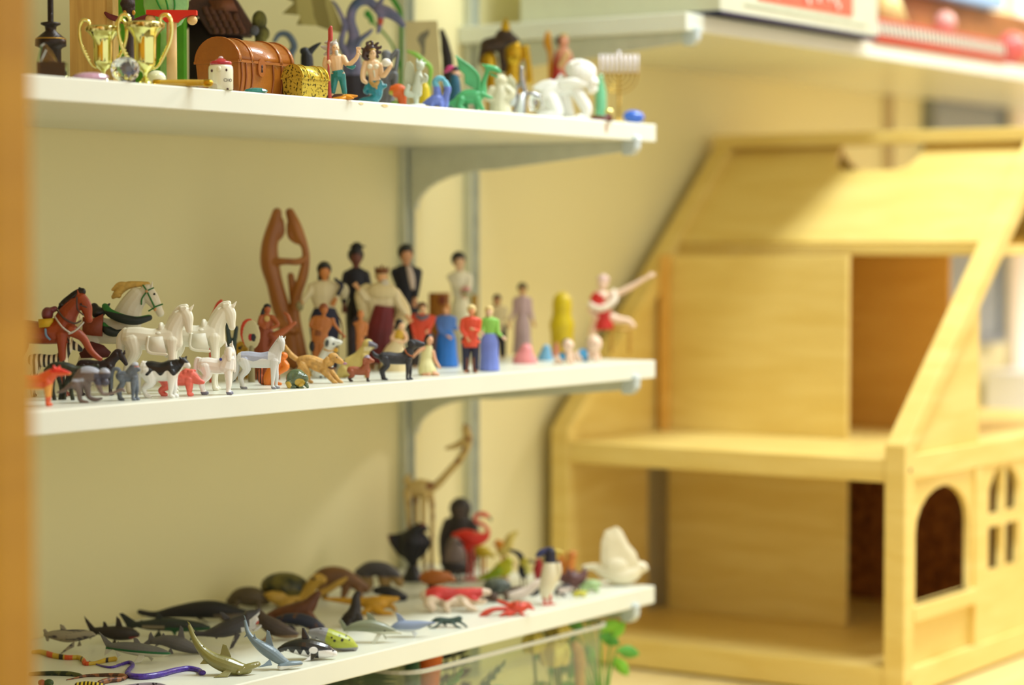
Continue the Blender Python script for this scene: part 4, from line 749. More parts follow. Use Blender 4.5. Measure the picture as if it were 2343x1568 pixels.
person(f, 770, 566, 1112, M(40, 44, 74, 0.6), 1.25, [[(700, 760, -10), (745, 830, -40)], [(830, 770, -20), (800, 760, -50)]], (M(224, 88, 56, 0.5), 905, 62), M(222, 160, 120, 0.5), M(226, 206, 150, 0.6), M(224, 88, 56, 0.5), facing=0.1, skname='coat_tail', trname='coat', lean=8)
for x in (738, 800): f.add('boot', M(124, 74, 52, 0.4), [T((x, 990, 0, 20), (x, 1080, 0, 17)), T((x, 1096, 4, 16), (x+14, 1098, -22, 14))])
f.done()
f = Fig('green_top_figurine', 'woman figurine in lime green top and lavender blue skirt reaching out to the right', 'figurine', K6, 915, ('p', 1098), S2); f.vox = 1.0
person(f, 922, 575, 1098, None, 1.2, [[(872, 740, -10), (870, 772, -30)], [(990, 780, -10), (1030, 820, -20)]], (M(128, 146, 220, 0.5, var=0.06), 1094, 84), PALE, M(222, 200, 140, 0.6), M(148, 206, 96, 0.5), facing=0.1, hairshape='long', trname='top'); f.done()
f = Fig('kneeling_figurine', 'kneeling woman figurine with black bun in pale lemon dress beside the black dog', 'figurine', KC, 2180, ('p', 1402), S2); f.vox = 0.9
f.add('body', M(226, 176, 140, 0.45, var=0.03), [E(2215, 770, -10, 62, 80, 60), E(2262, 780, -50, 12, 14, 14), T((2210, 820, 0, 34), (2200, 880, 0, 36)), T((2170, 920, 0, 62, 50), (2160, 1040, 0, 90, 66), (2160, 1160, 0, 90, 70)), T((2120, 910, -20, 38), (2040, 950, -50, 34), (1950, 1030, -60, 26)), E(1935, 1045, -60, 24, 30, 16), T((2270, 980, 0, 38), (2310, 1130, -10, 34), (2390, 1260, -20, 26)), T((2160, 1330, -60, 60), (2110, 1370, -100, 44), (2200, 1372, -120, 40)), T((2250, 1330, -40, 60), (2300, 1362, -90, 46), (2360, 1376, -90, 30))]+[T((1930+8*k, 1060, -64, 7), (1920+10*k, 1086, -66, 6)) for k in (-1.2, -0.4, 0.4, 1.2)])
f.add('hair', BLK, [E(2196, 730, 16, 76, 72, 66), T((2150, 760, 20, 44), (2130, 840, 20, 24))]); f.add('dress', M(228, 222, 168, 0.55, var=0.03), [T((2190, 900, 0, 74, 56), (2170, 1010, 0, 100, 74), (2160, 1120, 0, 104, 80), (2160, 1240, -20, 150, 110), (2170, 1320, -30, 170, 120)), T((2150, 1290, 60, 120), (2150, 1350, 60, 130))]); f.done()
# blocks and babies at the right end
for nm, lb, c, x0, x1, t, py in (('toy_cushion', 'rounded pink toy cushion lying near the right end of the middle shelf', (232, 150, 150), 1110, 1312, 878, 1036), ('toy_cushion', 'rounded sky blue toy cushion right of the pink one', (128, 182, 214), 1312, 1442, 884, 1012), ('toy_cushion', 'small peach toy block between blue cushion and the first baby', (226, 150, 130), 1432, 1494, 868, 985)):
    f = Fig(nm, lb, 'toy cushion', K6, (x0+x1)/2, ('p', py), S2); f.vox = 1.5; w = (x1-x0)/2
    f.add('cushion', M(*c, 0.5, var=0.03), [T(((x0+x1)/2+w*0.1, t+w*0.5, 0, w*0.55, w*0.6), ((x0+x1)/2, py-w*0.35, 0, w*0.95, w*0.8), ((x0+x1)/2, py, 0, w, w*0.8))]); f.done()
for lb, hx, hy, hr, bx, by_, py, hc in (('crawling baby figurine in blue with grey hair, right of the blue cushion', 1562, 890, 46, 1520, 985, 1040, (128, 124, 116)), ('crawling pale baby figurine in blue at the right end below the dancer', 1775, 876, 62, 1690, 968, 1018, (226, 206, 170))):
    f = Fig('baby_figurine', lb, 'baby figurine', K6, (hx+bx)/2, ('p', py), S2); f.vox = 1.2
    f.add('body', PALE, [E(hx, hy, -20, hr, hr*1.1, hr), T((hx-10, hy+hr, 0, hr*0.5), (bx+20, by_, 0, hr*0.8), (bx-hr*0.8, by_+6, 0, hr*0.7)), T((hx, hy+hr*1.2, -30, hr*0.35), (hx+8, py-10, -50, hr*0.26), (hx+26, py-8, -60, hr*0.24)), T((hx+20, hy+hr*1.2, 20, hr*0.35), (hx+40, py-10, 10, hr*0.26)), T((bx-hr, by_+10, -20, hr*0.45), (bx-hr*0.4, py-12, -40, hr*0.34), (bx-hr*1.5, py-10, -30, hr*0.26))])
    f.add('romper', M(86, 168, 216, 0.5), [E(bx, by_, 0, hr*1.0, hr*0.85, hr*0.9)]); f.add('hair', M(*hc, 0.6), [E(hx-8, hy-12, 6, hr*0.98, hr*1.02, hr*0.98)])
    eyes(f, [(hx+hr*0.3, hy, -20-hr*0.9), (hx-hr*0.3, hy, -20-hr*0.9)], hr*0.1); f.done()

# ================================================================== LOWEST SHELF
KD, KE, KF, KG = (80, 1360, 3.779), (480, 1260, 3.779), (860, 960, 3.565), (940, 1140, 4.04)
def SH(lb, k, px, py, vox=0.75, nm='toy_shark', c='toy shark'):
    f = Fig(nm, lb, c, k, px, ('p', py), S3); f.vox = vox; return f
f = SH('grey toy shark with black blotches at the far left of the lowest shelf', KD, 300, 500, 0.9)
shark(f, pattern('mottle', (70, 64, 74), (160, 152, 130), 150, 0.5, thr=0.46, soft=0.05, vec=(0.6, 1, 2.2)), [(90, 345, 0, 16), (160, 345, 0, 40), (280, 355, 0, 56), (400, 345, 0, 48), (480, 340, 0, 30), (512, 345, 0, 16)], [[(225, 320), (218, 252), (250, 262), (290, 318)]],
      [[(130, 340), (90, 290), (70, 300), (100, 400), (120, 400)]], [[(350, 390, -30), (290, 440, -60), (232, 496, -90), (250, 490, -100), (350, 440, -60)], [(380, 390, 30), (390, 450, 70), (350, 460, 80)]]); f.done()
f = SH('near black toy shark with red mouth and raised tail, left side of lowest shelf', KD, 690, 430, 0.9); DK = M(54, 46, 42, 0.5, var=0.12)
shark(f, DK, [(500, 305, 0, 16), (580, 320, 0, 40), (690, 335, 0, 62), (800, 340, 0, 58), (860, 345, 0, 40), (884, 350, 0, 24)], [[(696, 300), (706, 188), (736, 215), (768, 300)], [(586, 300), (592, 232), (612, 240), (642, 300)]],
      [[(520, 290), (425, 184), (440, 240), (480, 330), (470, 392), (500, 370), (560, 340)]], [[(700, 370, -40), (670, 430, -90), (720, 410, -80)]], paint=[(M(140, 40, 46, 0.4), lambda X, Y, d: X > 820 and 362 < Y < 384)]); f.done()
f = SH('dark green and grey toy shark with pale stripe behind the black shark', KD, 1120, 370, 0.9)
shark(f, M(50, 58, 54, 0.5, var=0.1), [(860, 240, 0, 22), (980, 245, 0, 44), (1120, 240, 0, 58), (1280, 250, 0, 56), (1420, 260, 0, 40), (1500, 270, 0, 20)], [[(1040, 210), (1055, 130), (1090, 160), (1130, 215)], [(900, 230), (920, 200), (950, 225)]],
      [[(880, 220), (760, 140), (728, 146), (780, 230), (800, 286), (840, 280), (900, 260)]], [[(1080, 280, -40), (1030, 350, -70), (1110, 330, -70)], [(1180, 290, -20), (1220, 340, -50), (1230, 300, -30)]],
      belly=M(150, 140, 116, 0.5), bellyf=lambda X, Y, d: 244 < Y < 272 and 930 < X < 1130 and d < 0, paint=[(M(40, 96, 62, 0.5), lambda X, Y, d: Y > 262 and X > 1130)]); f.done()
f = SH('long black toy whale with grey underside lying behind the sharks', KD, 1500, 235, 1.1, 'toy_whale', 'toy whale')
shark(f, M(32, 30, 36, 0.5, var=0.05), [(905, 150, 0, 22), (1040, 175, 0, 30), (1200, 150, 0, 50), (1400, 130, 0, 74), (1560, 130, 0, 78), (1700, 150, 0, 60), (1820, 165, 0, 34), (1880, 150, 0, 18)], [[(1330, 110), (1350, 72), (1390, 90)]],
      [[(960, 170), (905, 128), (900, 150), (930, 190)]], [[(1380, 160, -70), (1460, 190, -110), (1525, 232, -120), (1400, 210, -100)]], extra=[T((1880, 150, 0, 16), (1780, 180, -20, 30), (1640, 190, -20, 40))], belly=M(112, 100, 86, 0.5), bellyf=lambda X, Y, d: Y > 158 and X > 1550); f.done()
f = SH('dark grey toy shark with wide open red mouth and white jaw', KD, 1660, 470, 0.8)
shark(f, M(78, 76, 80, 0.5, var=0.06), [(1390, 335, 0, 20), (1480, 335, 0, 26), (1600, 310, 0, 62), (1720, 270, 0, 78), (1820, 230, 0, 72), (1880, 220, 0, 56)], [[(1650, 240), (1596, 145), (1630, 150), (1730, 230)], [(1480, 350), (1492, 366), (1520, 345)], [(1540, 350), (1570, 384), (1600, 350)]],
      [[(1410, 320), (1306, 244), (1330, 320), (1350, 360), (1336, 400), (1370, 380), (1420, 350)]], [[(1740, 320, -60), (1710, 400, -80), (1688, 466, -90), (1720, 450, -90), (1790, 330, -60)], [(1880, 300, -30), (1900, 306, -60), (1930, 280, -50)]],
      extra=[T((1850, 180, 0, 50), (1910, 155, 0, 34), (1936, 125, 0, 14)), T((1860, 280, 0, 40), (1910, 290, 0, 22), (1950, 268, 0, 12))], belly=M(206, 204, 198, 0.5), bellyf=lambda X, Y, d: (X > 1862 and Y > 205-(X-1862)*0.75) or (Y > 270 and X > 1790))
f.add('mouth', M(170, 60, 40, 0.4), [E(1906, 232, -6, 34, 26, 34, rot=10)], vox=1); f.done()
f = SH('grey toy shark with green side stripe and cream belly, front left of the lowest shelf', KD, 880, 592, 0.7)
shark(f, M(112, 112, 108, 0.45, var=0.05), [(650, 445, 0, 22), (760, 455, 0, 48), (900, 475, 0, 58), (1040, 495, 0, 48), (1120, 505, 0, 30), (1160, 512, 0, 14)], [[(860, 440), (852, 372), (886, 378), (940, 450)], [(700, 430), (720, 400), (740, 430)]],
      [[(680, 430), (552, 316), (580, 380), (614, 450), (600, 528), (630, 510), (690, 460)]], [[(900, 520, -40), (870, 570, -90), (830, 588, -100), (930, 572, -80), (960, 530, -40)], [(700, 480, -20), (720, 540, -40), (750, 520, -30)], [(960, 530, 30), (1000, 590, 60), (1020, 560, 50)]],
      paint=[(M(206, 206, 186, 0.45), lambda X, Y, d: Y > 470+(X-680)*0.07), (M(30, 110, 60, 0.4), lambda X, Y, d: 455+(X-660)*0.085 < Y < 475+(X-660)*0.085 and d < 0)]); f.done()
f = SH('mid grey toy shark with tall dorsal fin behind the olive hammerhead', KD, 1230, 520, 0.75)
shark(f, M(104, 102, 102, 0.5, var=0.06), [(1020, 400, 0, 22), (1120, 390, 0, 48), (1240, 415, 0, 64), (1350, 455, 0, 48), (1430, 480, 0, 26)], [[(1230, 370), (1256, 258), (1282, 280), (1300, 390)], [(1090, 360), (1110, 320), (1140, 360)]],
      [[(1040, 385), (1004, 310), (985, 340), (980, 380), (920, 430), (960, 430), (1050, 415)]], [[(1180, 440, -40), (1140, 510, -80), (1210, 490, -70)], [(1060, 410, -10), (1030, 444, -30), (1070, 430, -20)]]); f.done()
def hammer(lb, k, px, py, col, spine, dors, tail, pect, h0, h1, wcol, spots=None, vox=0.65):
    f = SH(lb, k, px, py, vox, 'toy_hammerhead', 'toy shark')
    ex = [T((h0[0], h0[1], -40, 30, 30), ((h0[0]+h1[0])/2, (h0[1]+h1[1])/2-6, -6, 32, 38), (h1[0], h1[1], 30, 24, 26))]
    shark(f, col, spine, dors, tail, pect, extra=ex, paint=wcol); eyes(f, [(h0[0]-8, h0[1]-2, -62)], 6)
    if spots:
        random.seed(3)
        sp = []
        for i in range(16):
            t = random.random(); sp.append(E(h0[0]+(h1[0]-h0[0])*t, h0[1]+(h1[1]-h0[1])*t-18+random.random()*22, -66+70*t, 9, 8, 8, n=8, m=5))
        f.add('head_spots', spots, sp, rem=False)
    f.done(); return f
hammer('olive green toy hammerhead shark with white dotted head, front edge of the lowest shelf', KD, 1700, 700, M(140, 136, 78, 0.35, var=0.05, coat=0.3), [(1330, 280, 60, 14), (1370, 380, 40, 24), (1440, 480, 20, 40), (1540, 560, 0, 60), (1660, 610, 0, 74), (1760, 640, 0, 60), (1840, 650, 0, 40)],
       [[(1600, 530), (1625, 428), (1660, 440), (1700, 540)], [(1440, 470), (1462, 440), (1480, 480)]], [[(1350, 330, 50), (1308, 238, 70), (1330, 250, 60), (1380, 330, 50)]], [[(1660, 640, -60), (1600, 680, -110), (1556, 696, -130), (1680, 696, -110), (1710, 660, -60)], [(1460, 560, -10), (1428, 600, -20), (1500, 600, -20)]],
       (1770, 660), (1925, 608), [], M(226, 224, 206, 0.4, var=0))
hammer('blue grey toy hammerhead shark with white underside beside the orca', KD, 2080, 650, M(128, 146, 156, 0.35, var=0.05), [(1812, 240, 60, 12), (1836, 330, 40, 20), (1890, 400, 20, 32), (1970, 460, 0, 50), (2060, 520, 0, 56), (2140, 580, 0, 42), (2200, 610, 0, 28)],
       [[(1990, 450), (2006, 308), (2030, 320), (2070, 470)], [(1885, 390), (1898, 336), (1920, 384)]], [[(1830, 300, 50), (1798, 186, 70), (1812, 200, 60), (1846, 300, 50)], [(1835, 330, 40), (1800, 384, 40), (1850, 360, 40)]], [[(2040, 550, -50), (1990, 590, -90), (1936, 614, -110), (2060, 600, -80)]],
       (2130, 622), (2290, 604), [(M(226, 226, 220, 0.4), lambda X, Y, d: Y > 612 and X > 2080)])
f = SH('brown toy whale shark resting left of the navy manatee', KE, 560, 775, 0.85)
shark(f, M(78, 62, 50, 0.5, var=0.12), [(420, 520, 20, 26), (470, 600, 0, 60), (560, 660, 0, 74), (660, 700, 0, 58), (740, 725, 0, 30)], [[(420, 560), (410, 480), (450, 520), (490, 590)]], [], [[(520, 700, -50), (480, 740, -90), (436, 770, -110), (560, 750, -80)]], belly=M(150, 124, 92, 0.5), bellyf=lambda X, Y, d: Y > 725); f.done()
f = SH('navy blue toy manatee with rusty mottles behind the orca', KE, 790, 712, 0.85, 'toy_manatee', 'toy sea animal')
shark(f, pattern('mottle', (38, 44, 66), (106, 70, 46), 120, 0.5, thr=0.6, soft=0.05), [(590, 600, 0, 30), (680, 590, 0, 48), (800, 600, 0, 56), (900, 640, 0, 56), (960, 670, 0, 40)], [], [], [[(720, 640, -40), (600, 626, -70), (640, 660, -80), (760, 680, -60)], [(860, 680, -40), (900, 712, -70), (930, 700, -60)]]); f.done()
f = SH('black and white toy orca with tall dorsal fin', KE, 860, 942, 0.6, 'toy_orca', 'toy whale')
shark(f, M(24, 24, 30, 0.2, coat=0.7, var=0), [(600, 850, 0, 16), (680, 830, 0, 46), (800, 830, 0, 80), (920, 850, 0, 80), (1010, 870, 0, 62), (1070, 888, 0, 34)], [[(794, 770), (798, 664), (820, 670), (878, 780)]], [[(640, 845), (590, 856), (600, 880), (640, 872)]], [[(880, 890, -70), (840, 925, -100), (812, 940, -110), (900, 925, -100), (930, 890, -70)]],
      paint=[(M(238, 238, 236, 0.25, coat=0.5, var=0), lambda X, Y, d: (X > 945 and Y > 850+abs(X-1010)*0.05 and not (X > 1060 and Y < 866)) or ((X-903)**2/38**2+(Y-848)**2/30**2 < 1 and d < 0) or (640 < X < 880 and Y > 868+24*math.sin(X*0.09)))]); eyes(f, [(996, 862, -58)], 5); f.done()
f = SH('toy grouper fish, grey spotted tail and lime green spotted head, behind the orca', KE, 1130, 868, 0.65, 'toy_grouper', 'toy fish')
shark(f, pattern('spots', (40, 42, 44), (150, 150, 152), 110, 0.4, thr=0.2), [(880, 710, 20, 34), (980, 720, 0, 62), (1090, 770, 0, 80), (1190, 800, 0, 66), (1250, 830, 0, 34)], [[(980, 690), (1040, 668), (1080, 690), (1100, 710)]], [[(900, 700), (870, 690), (876, 760), (920, 770)]], [[(1060, 800, -60), (1000, 810, -100), (1030, 840, -100)]],
      paint=[(M(176, 186, 70, 0.35, var=0.05), lambda X, Y, d: X > 1000+abs(Y-760)*0.3 and Y < 828), (BLK, lambda X, Y, d: X > 1000 and any((X-a)**2+(Y-b)**2 < r*r for a, b, r in ((1085, 762, 12), (1150, 758, 13), (1060, 735, 9), (1125, 722, 8), (1180, 730, 8), (1210, 760, 7))) and d < 0)]); f.done()
f = SH('olive grey toy dolphin standing on its flippers, right of the green grouper', KE, 1470, 795, 0.65, 'toy_dolphin', 'toy dolphin')
shark(f, M(138, 144, 120, 0.35, var=0.03), [(1170, 690, 0, 16), (1250, 660, 0, 38), (1370, 650, 0, 56), (1480, 670, 0, 54), (1560, 690, 0, 34), (1620, 706, 0, 16), (1650, 712, 0, 11)], [[(1370, 620), (1354, 528), (1390, 540), (1450, 612)]], [[(1190, 660), (1130, 580), (1124, 610), (1160, 700), (1190, 720), (1210, 690)]],
      [[(1450, 710, -40), (1420, 760, -70), (1396, 792, -80), (1440, 786, -80), (1490, 720, -40)], [(1480, 710, 30), (1520, 780, 50), (1530, 750, 50)]], belly=M(206, 208, 190, 0.35), bellyf=lambda X, Y, d: Y > 692); eyes(f, [(1515, 686, -46)], 7); f.done()
f = SH('pale blue toy dolphin facing right beyond the olive grey one', KE, 1740, 748, 0.75, 'toy_dolphin', 'toy dolphin')
shark(f, M(146, 160, 186, 0.35, var=0.03), [(1560, 680, 0, 20), (1640, 650, 0, 46), (1740, 650, 0, 50), (1830, 635, 0, 34), (1900, 624, 0, 16), (1940, 622, 0, 10)], [[(1630, 625), (1608, 530), (1650, 550), (1706, 615)]], [], [[(1740, 680, -30), (1770, 745, -50), (1800, 700, -40)]], belly=M(216, 222, 224, 0.35), bellyf=lambda X, Y, d: Y > 672); f.done()
f = SH('small dark grey green toy lizard alone near the front edge, right of the dolphins', KE, 2070, 664, 0.9, 'toy_lizard', 'toy lizard')
f.add('body', M(70, 92, 84, 0.5, var=0.08), [T((1890, 658, 0, 7), (1960, 600, 0, 22), (2080, 610, 0, 28), (2160, 590, 0, 26)), T((2100, 620, -20, 14), (2130, 645, -40, 11), (2170, 662, -50, 9)), T((2150, 610, -10, 14), (2190, 630, -20, 11), (2222, 655, -30, 9)), T((2000, 620, -20, 14), (1950, 652, -60, 10), (1910, 660, -70, 8)), T((2000, 620, 30, 14), (2040, 655, 50, 10))]); f.done()

# sea lion, seal, turtle and the others at the back
BR = M(112, 66, 34, 0.5, var=0.1)
f = SH('brown toy sea lion with raised head in front of the sea turtle', KE, 760, 640, 1.0, 'toy_sea_lion', 'toy seal')
f.add('body', BR, [T((510, 560, 20, 22), (600, 545, 10, 54), (740, 530, 0, 82), (840, 490, 0, 74), (900, 420, 0, 46), (935, 375, 0, 30), (950, 370, 0, 18)), T((850, 540, -40, 44), (900, 590, -60, 34), (950, 630, -70, 22)), T((780, 560, -50, 40), (760, 625, -80, 22)), T((520, 560, 0, 24), (560, 610, -20, 30), (620, 634, -40, 18))]); f.done()
f = SH('black toy seal sitting upright behind the olive dolphin', KE, 1240, 655, 0.95, 'toy_seal', 'toy seal')
f.add('body', M(50, 42, 40, 0.5, var=0.08), [T((1140, 620, 30, 24), (1190, 590, 10, 52), (1240, 560, 0, 66), (1262, 480, 0, 46), (1266, 410, 0, 36), (1280, 372, 0, 26), (1296, 366, -4, 14)), T((1290, 560, -30, 34), (1320, 620, -40, 22), (1350, 645, -50, 14)), T((1210, 600, -40, 30), (1180, 650, -60, 16))]); f.done()
f = SH('grey brown rounded toy otter lying left of the sea turtle', KE, 300, 495, 1.1, 'toy_otter', 'toy sea animal')
f.add('body', M(98, 84, 60, 0.55, var=0.1), [T((180, 440, 0, 40), (260, 400, 0, 76), (380, 400, 0, 86), (480, 420, 0, 54)), T((250, 440, -60, 30), (230, 480, -80, 20)), T((430, 440, -60, 30), (430, 482, -80, 20))]); f.done()
f = SH('large green toy sea turtle with yellow head and flippers raised', KE, 680, 480, 0.95, 'toy_turtle', 'toy turtle')
YT = M(196, 160, 70, 0.5, var=0.06)
f.add('body', YT, [T((760, 400, -10, 80), (840, 350, -40, 62), (900, 280, -60, 52), (940, 240, -70, 54), (980, 240, -80, 40)), T((640, 380, -90, 56), (600, 390, -130, 60), (540, 370, -150, 46), (500, 360, -150, 18)), T((700, 420, -80, 50), (680, 450, -120, 46), (600, 440, -130, 20)), T((900, 390, -20, 30), (1020, 340, -10, 30), (1120, 280, 0, 26), (1180, 240, 0, 14)), T((480, 410, 40, 40), (440, 440, 60, 30))])
f.add('shell', pattern('mottle', (34, 42, 20), (116, 106, 44), 70, 0.45, soft=0.12), [E(650, 320, 20, 215, 130, 160, rot=4)]); f.add('plastron', YT, [E(660, 400, 10, 190, 60, 150)]); eyes(f, [(912, 226, -118)], 15); f.done()
f = SH('brown toy elephant seal humped behind the sea turtle', KE, 1150, 410, 1.3, 'toy_elephant_seal', 'toy seal')
f.add('body', M(126, 88, 48, 0.55, var=0.1), [T((900, 280, 20, 60), (1000, 240, 0, 96), (1120, 230, 0, 90), (1240, 270, 0, 66), (1340, 330, 0, 44)), T((1180, 320, -60, 40), (1160, 390, -80, 24)), T((1290, 330, -40, 34), (1310, 400, -50, 20)), T((980, 320, -60, 50), (1000, 390, -70, 30))]); f.done()
f = SH('dark blue grey toy walrus lying behind, left of the black bird', KE, 1430, 350, 1.4, 'toy_walrus', 'toy seal')
f.add('body', M(82, 78, 80, 0.55, var=0.1), [T((1290, 190, 10, 40), (1380, 160, 0, 66), (1500, 160, 0, 62), (1590, 210, 0, 54), (1640, 280, 0, 40)), T((1350, 200, 0, 60), (1370, 300, 0, 50)), T((1500, 200, 0, 60), (1520, 310, 0, 50))], paint=[(M(160, 132, 80, 0.55), lambda X, Y, d: Y > 225)]); f.done()
f = SH('mustard yellow lumpy toy octopus behind the seated black seal', KE, 1400, 545, 1.2, 'toy_octopus', 'toy octopus')
f.add('body', M(204, 156, 40, 0.45, var=0.08), [E(1430, 460, 0, 120, 66, 90), T((1380, 450, 0, 50), (1200, 440, 20, 30), (1090, 430, 30, 22), (990, 424, 40, 12)), T((1480, 440, 0, 54), (1560, 430, 10, 36), (1620, 420, 20, 20)), T((1440, 500, -50, 40), (1500, 530, -80, 30), (1570, 535, -80, 20)), T((1380, 500, -50, 36), (1340, 530, -70, 26), (1290, 530, -70, 14)), T((1460, 480, 60, 36), (1560, 490, 80, 26), (1600, 530, 80, 14))]); f.done()
f = SH('smooth black toy seal pup lying in the centre of the lowest shelf', KE, 1560, 435, 1.2, 'toy_seal', 'toy seal')
f.add('body', M(34, 34, 42, 0.4, var=0.05), [T((1440, 350, 20, 34), (1520, 350, 10, 50), (1610, 380, 0, 50), (1680, 405, 0, 34)), T((1560, 400, -40, 24), (1530, 425, -60, 14)), T((1640, 420, -30, 20), (1620, 432, -50, 12))]); f.done()
f = Fig('toy_crow', 'large black toy bird with spread wings on a black rock', 'toy bird', KF, 310, ('p', 1318), S3); f.vox = 1.6
f.add('body', M(22, 20, 30, 0.5, var=0.1), [T((330, 900, -30, 50), (300, 980, 0, 110, 90), (290, 1080, 0, 90, 70), (300, 1160, 0, 46)), E(370, 880, -30, 50, 46, 44), T((400, 870, -40, 24), (430, 900, -50, 10)), PL([(280, 900), (180, 930), (90, 940), (110, 1010), (180, 1110), (260, 1150)], 10, 40), PL([(320, 900), (420, 940), (460, 1010), (400, 1110), (320, 1170)], 10, 40)], paint=[(M(110, 50, 36, 0.5), lambda X, Y, d: X < 116 or (X > 370 and Y < 862))])
f.add('foot', M(140, 90, 70, 0.5), [T((305, 1170, 0, 20), (300, 1240, 0, 18))]); f.add('rock', BLK, [T((300, 1240, 0, 60), (300, 1290, 0, 92), (300, 1318, 0, 96))]); f.done()
f = Fig('toy_giraffe', 'tall mottled brown and cream toy giraffe before the two wall strips', 'toy giraffe', KF, 400, ('y', 0.235), S3); f.vox = 1.7
GF = pattern('spots', (140, 92, 40), (206, 180, 116), 80, 0.6, thr=0.34, soft=0.1)
b = f.by
f.add('body', GF, [T((290, 560, 0, 64, 50), (370, 560, 0, 78, 60), (430, 560, 0, 66, 50)), T((430, 560, 0, 50), (500, 530, 0, 34), (600, 420, 0, 30), (680, 330, 0, 32), (740, 230, 0, 30), (750, 150, 0, 40), (735, 70, 0, 34)), T((745, 160, 0, 36), (660, 210, 0, 26), (580, 232, 0, 16)), T((730, 70, 0, 12), (720, 30, 0, 8)), T((260, 590, -30, 34), (270, 760, -30, 20), (300, b, -30, 18)), T((320, 590, 30, 34), (330, 760, 30, 20), (330, b, 30, 18)), T((400, 600, -30, 34), (390, 760, -30, 22), (400, b, -30, 18)), T((440, 600, 30, 34), (460, 760, 30, 20), (450, b, 30, 18)), T((250, 500, 0, 26), (270, 460, 0, 20))]); f.done()
f = Fig('toy_gorilla', 'dark grey toy gorilla with round head at the back behind the flamingo', 'toy gorilla', KF, 680, ('y', 0.225), S3); f.vox = 1.6
f.add('body', M(52, 46, 42, 0.6, var=0.1), [E(690, 725, 0, 92, 92, 86), T((690, 800, 0, 80), (680, 900, 0, 140, 100), (670, 1060, 0, 130, 100), (670, f.by-10, 0, 130, 100)), T((600, 850, -20, 56), (560, 960, -40, 46), (560, 1100, -60, 40)), T((780, 860, -20, 56), (810, 980, -40, 46), (800, 1120, -60, 40))], paint=[(M(92, 82, 74, 0.6), lambda X, Y, d: (X-690)**2/50**2+(Y-745)**2/54**2 < 1 and d < 0)]); f.done()
f = Fig('toy_flamingo', 'red toy flamingo with pink curved neck standing in front of the gorilla', 'toy flamingo', KF, 770, ('y', 0.185), S3); f.vox = 1.3; b = f.by
f.add('body', M(220, 52, 30, 0.45, var=0.05), [T((640, 945, 0, 24), (720, 950, 0, 56), (800, 975, 0, 66), (880, 960, 0, 44), (905, 930, 0, 22)), T((740, 1000, 0, 40), (750, 1060, 0, 22)), T((900, 960, 0, 26), (916, 910, 0, 18), (880, 860, 0, 17), (820, 830, 0, 17), (810, 790, 0, 17), (850, 770, 0, 20), (890, 776, 0, 24), (918, 790, 0, 16))], paint=[(M(232, 120, 96, 0.45), lambda X, Y, d: X > 800 and Y < 930)])
f.add('beak', M(90, 110, 70, 0.4), [T((915, 790, 0, 14), (938, 812, 0, 10), (940, 830, 0, 5))]); 
for x in (750, 790): f.add('leg', M(226, 110, 100, 0.5), [T((x, 1040, 0, 13), (x+6, (1040+b)/2, 6, 10), (x, b-8, 0, 11)), T((x, b-8, 0, 10), (x+34, b-6, -20, 8))], rem=False)
f.add('base', M(200, 90, 80, 0.5), [LA(775, [(b-12, 76), (b, 84)], sq=0.7)], rem=False); f.done()
def bird(lb, k, px, base, body, head, beak, tail, legs, mb, mh, mk, vox=1.3, wing=None, nm='toy_bird', d=0):
    f = Fig(nm, lb, 'toy bird', k, px, base, S3); f.vox = vox; b = f.by
    f.add('body', mb, [E(*body)]+[T(*tail)]+([T(*[(b0[0], b0[1], d, b0[2]) for b0 in ((body[0], body[1], min(body[3], body[4])*0.6), ((body[0]+head[0])/2, (body[1]+head[1])/2, (body[3]*0.5+head[2])/1.8), (head[0], head[1], head[2]))])]), paint=[(mh, lambda X, Y, dd: (X-head[0])**2+(Y-head[1])**2 < (head[2]*1.25)**2)] if mh else None)
    f.add('beak', mk, [T(*beak)], vox=min(vox, 1.0))
    if wing: f.add('wing', wing[0], wing[1])
    for x in legs: f.add('leg', mk, [T((x, body[1]+body[4]*0.7, 0, 9), (x, b-6, 0, 9)), T((x, b-6, 0, 9), (x+22, b-5, -18, 7))], rem=False)
    eyes(f, [(head[0]+head[2]*0.3, head[1]-head[2]*0.1, -head[2]*0.9)], head[2]*0.16); f.done(); return f
bird('grey and cream toy penguin with black lower body below the gorilla', KF, 650, ('p', 1330), (640, 1130, 0, 100, 130, 84), (640, 1010, 56), [(680, 1000, -30, 16), (720, 1010, -40, 6)], [(600, 1200, 30, 50), (590, 1290, 40, 26)], (620, 670), M(122, 106, 100, 0.5), None, M(60, 50, 50, 0.5), 1.4,
     (M(40, 28, 34, 0.5), [E(640, 1190, -6, 104, 62, 90), T((560, 1060, -20, 24), (545, 1170, -30, 22))]))
bird('yellow toy canary perched between the flamingo legs and the rooster', KF, 870, ('p', 1290), (870, 1080, 0, 64, 50, 50), (830, 1046, 30), [(806, 1050, 0, 10), (786, 1056, 0, 4)], [(910, 1090, 0, 30), (970, 1120, 10, 12)], (860, 890), M(206, 184, 30, 0.5), None, M(200, 130, 50, 0.5), 1.3)
bird('cream and orange toy rooster with raised tail at the back right', KF, 1050, ('y', 0.16), (1040, 1060, 0, 60, 60, 46), (1000, 1010, 34), [(976, 1016, 0, 10), (952, 1022, 0, 4)], [(1070, 1040, 0, 44), (1100, 960, 0, 36), (1150, 920, 0, 16)], (1030, 1060), M(216, 196, 110, 0.6, var=0.08), M(220, 150, 40, 0.5), M(210, 130, 50, 0.5), 1.4)
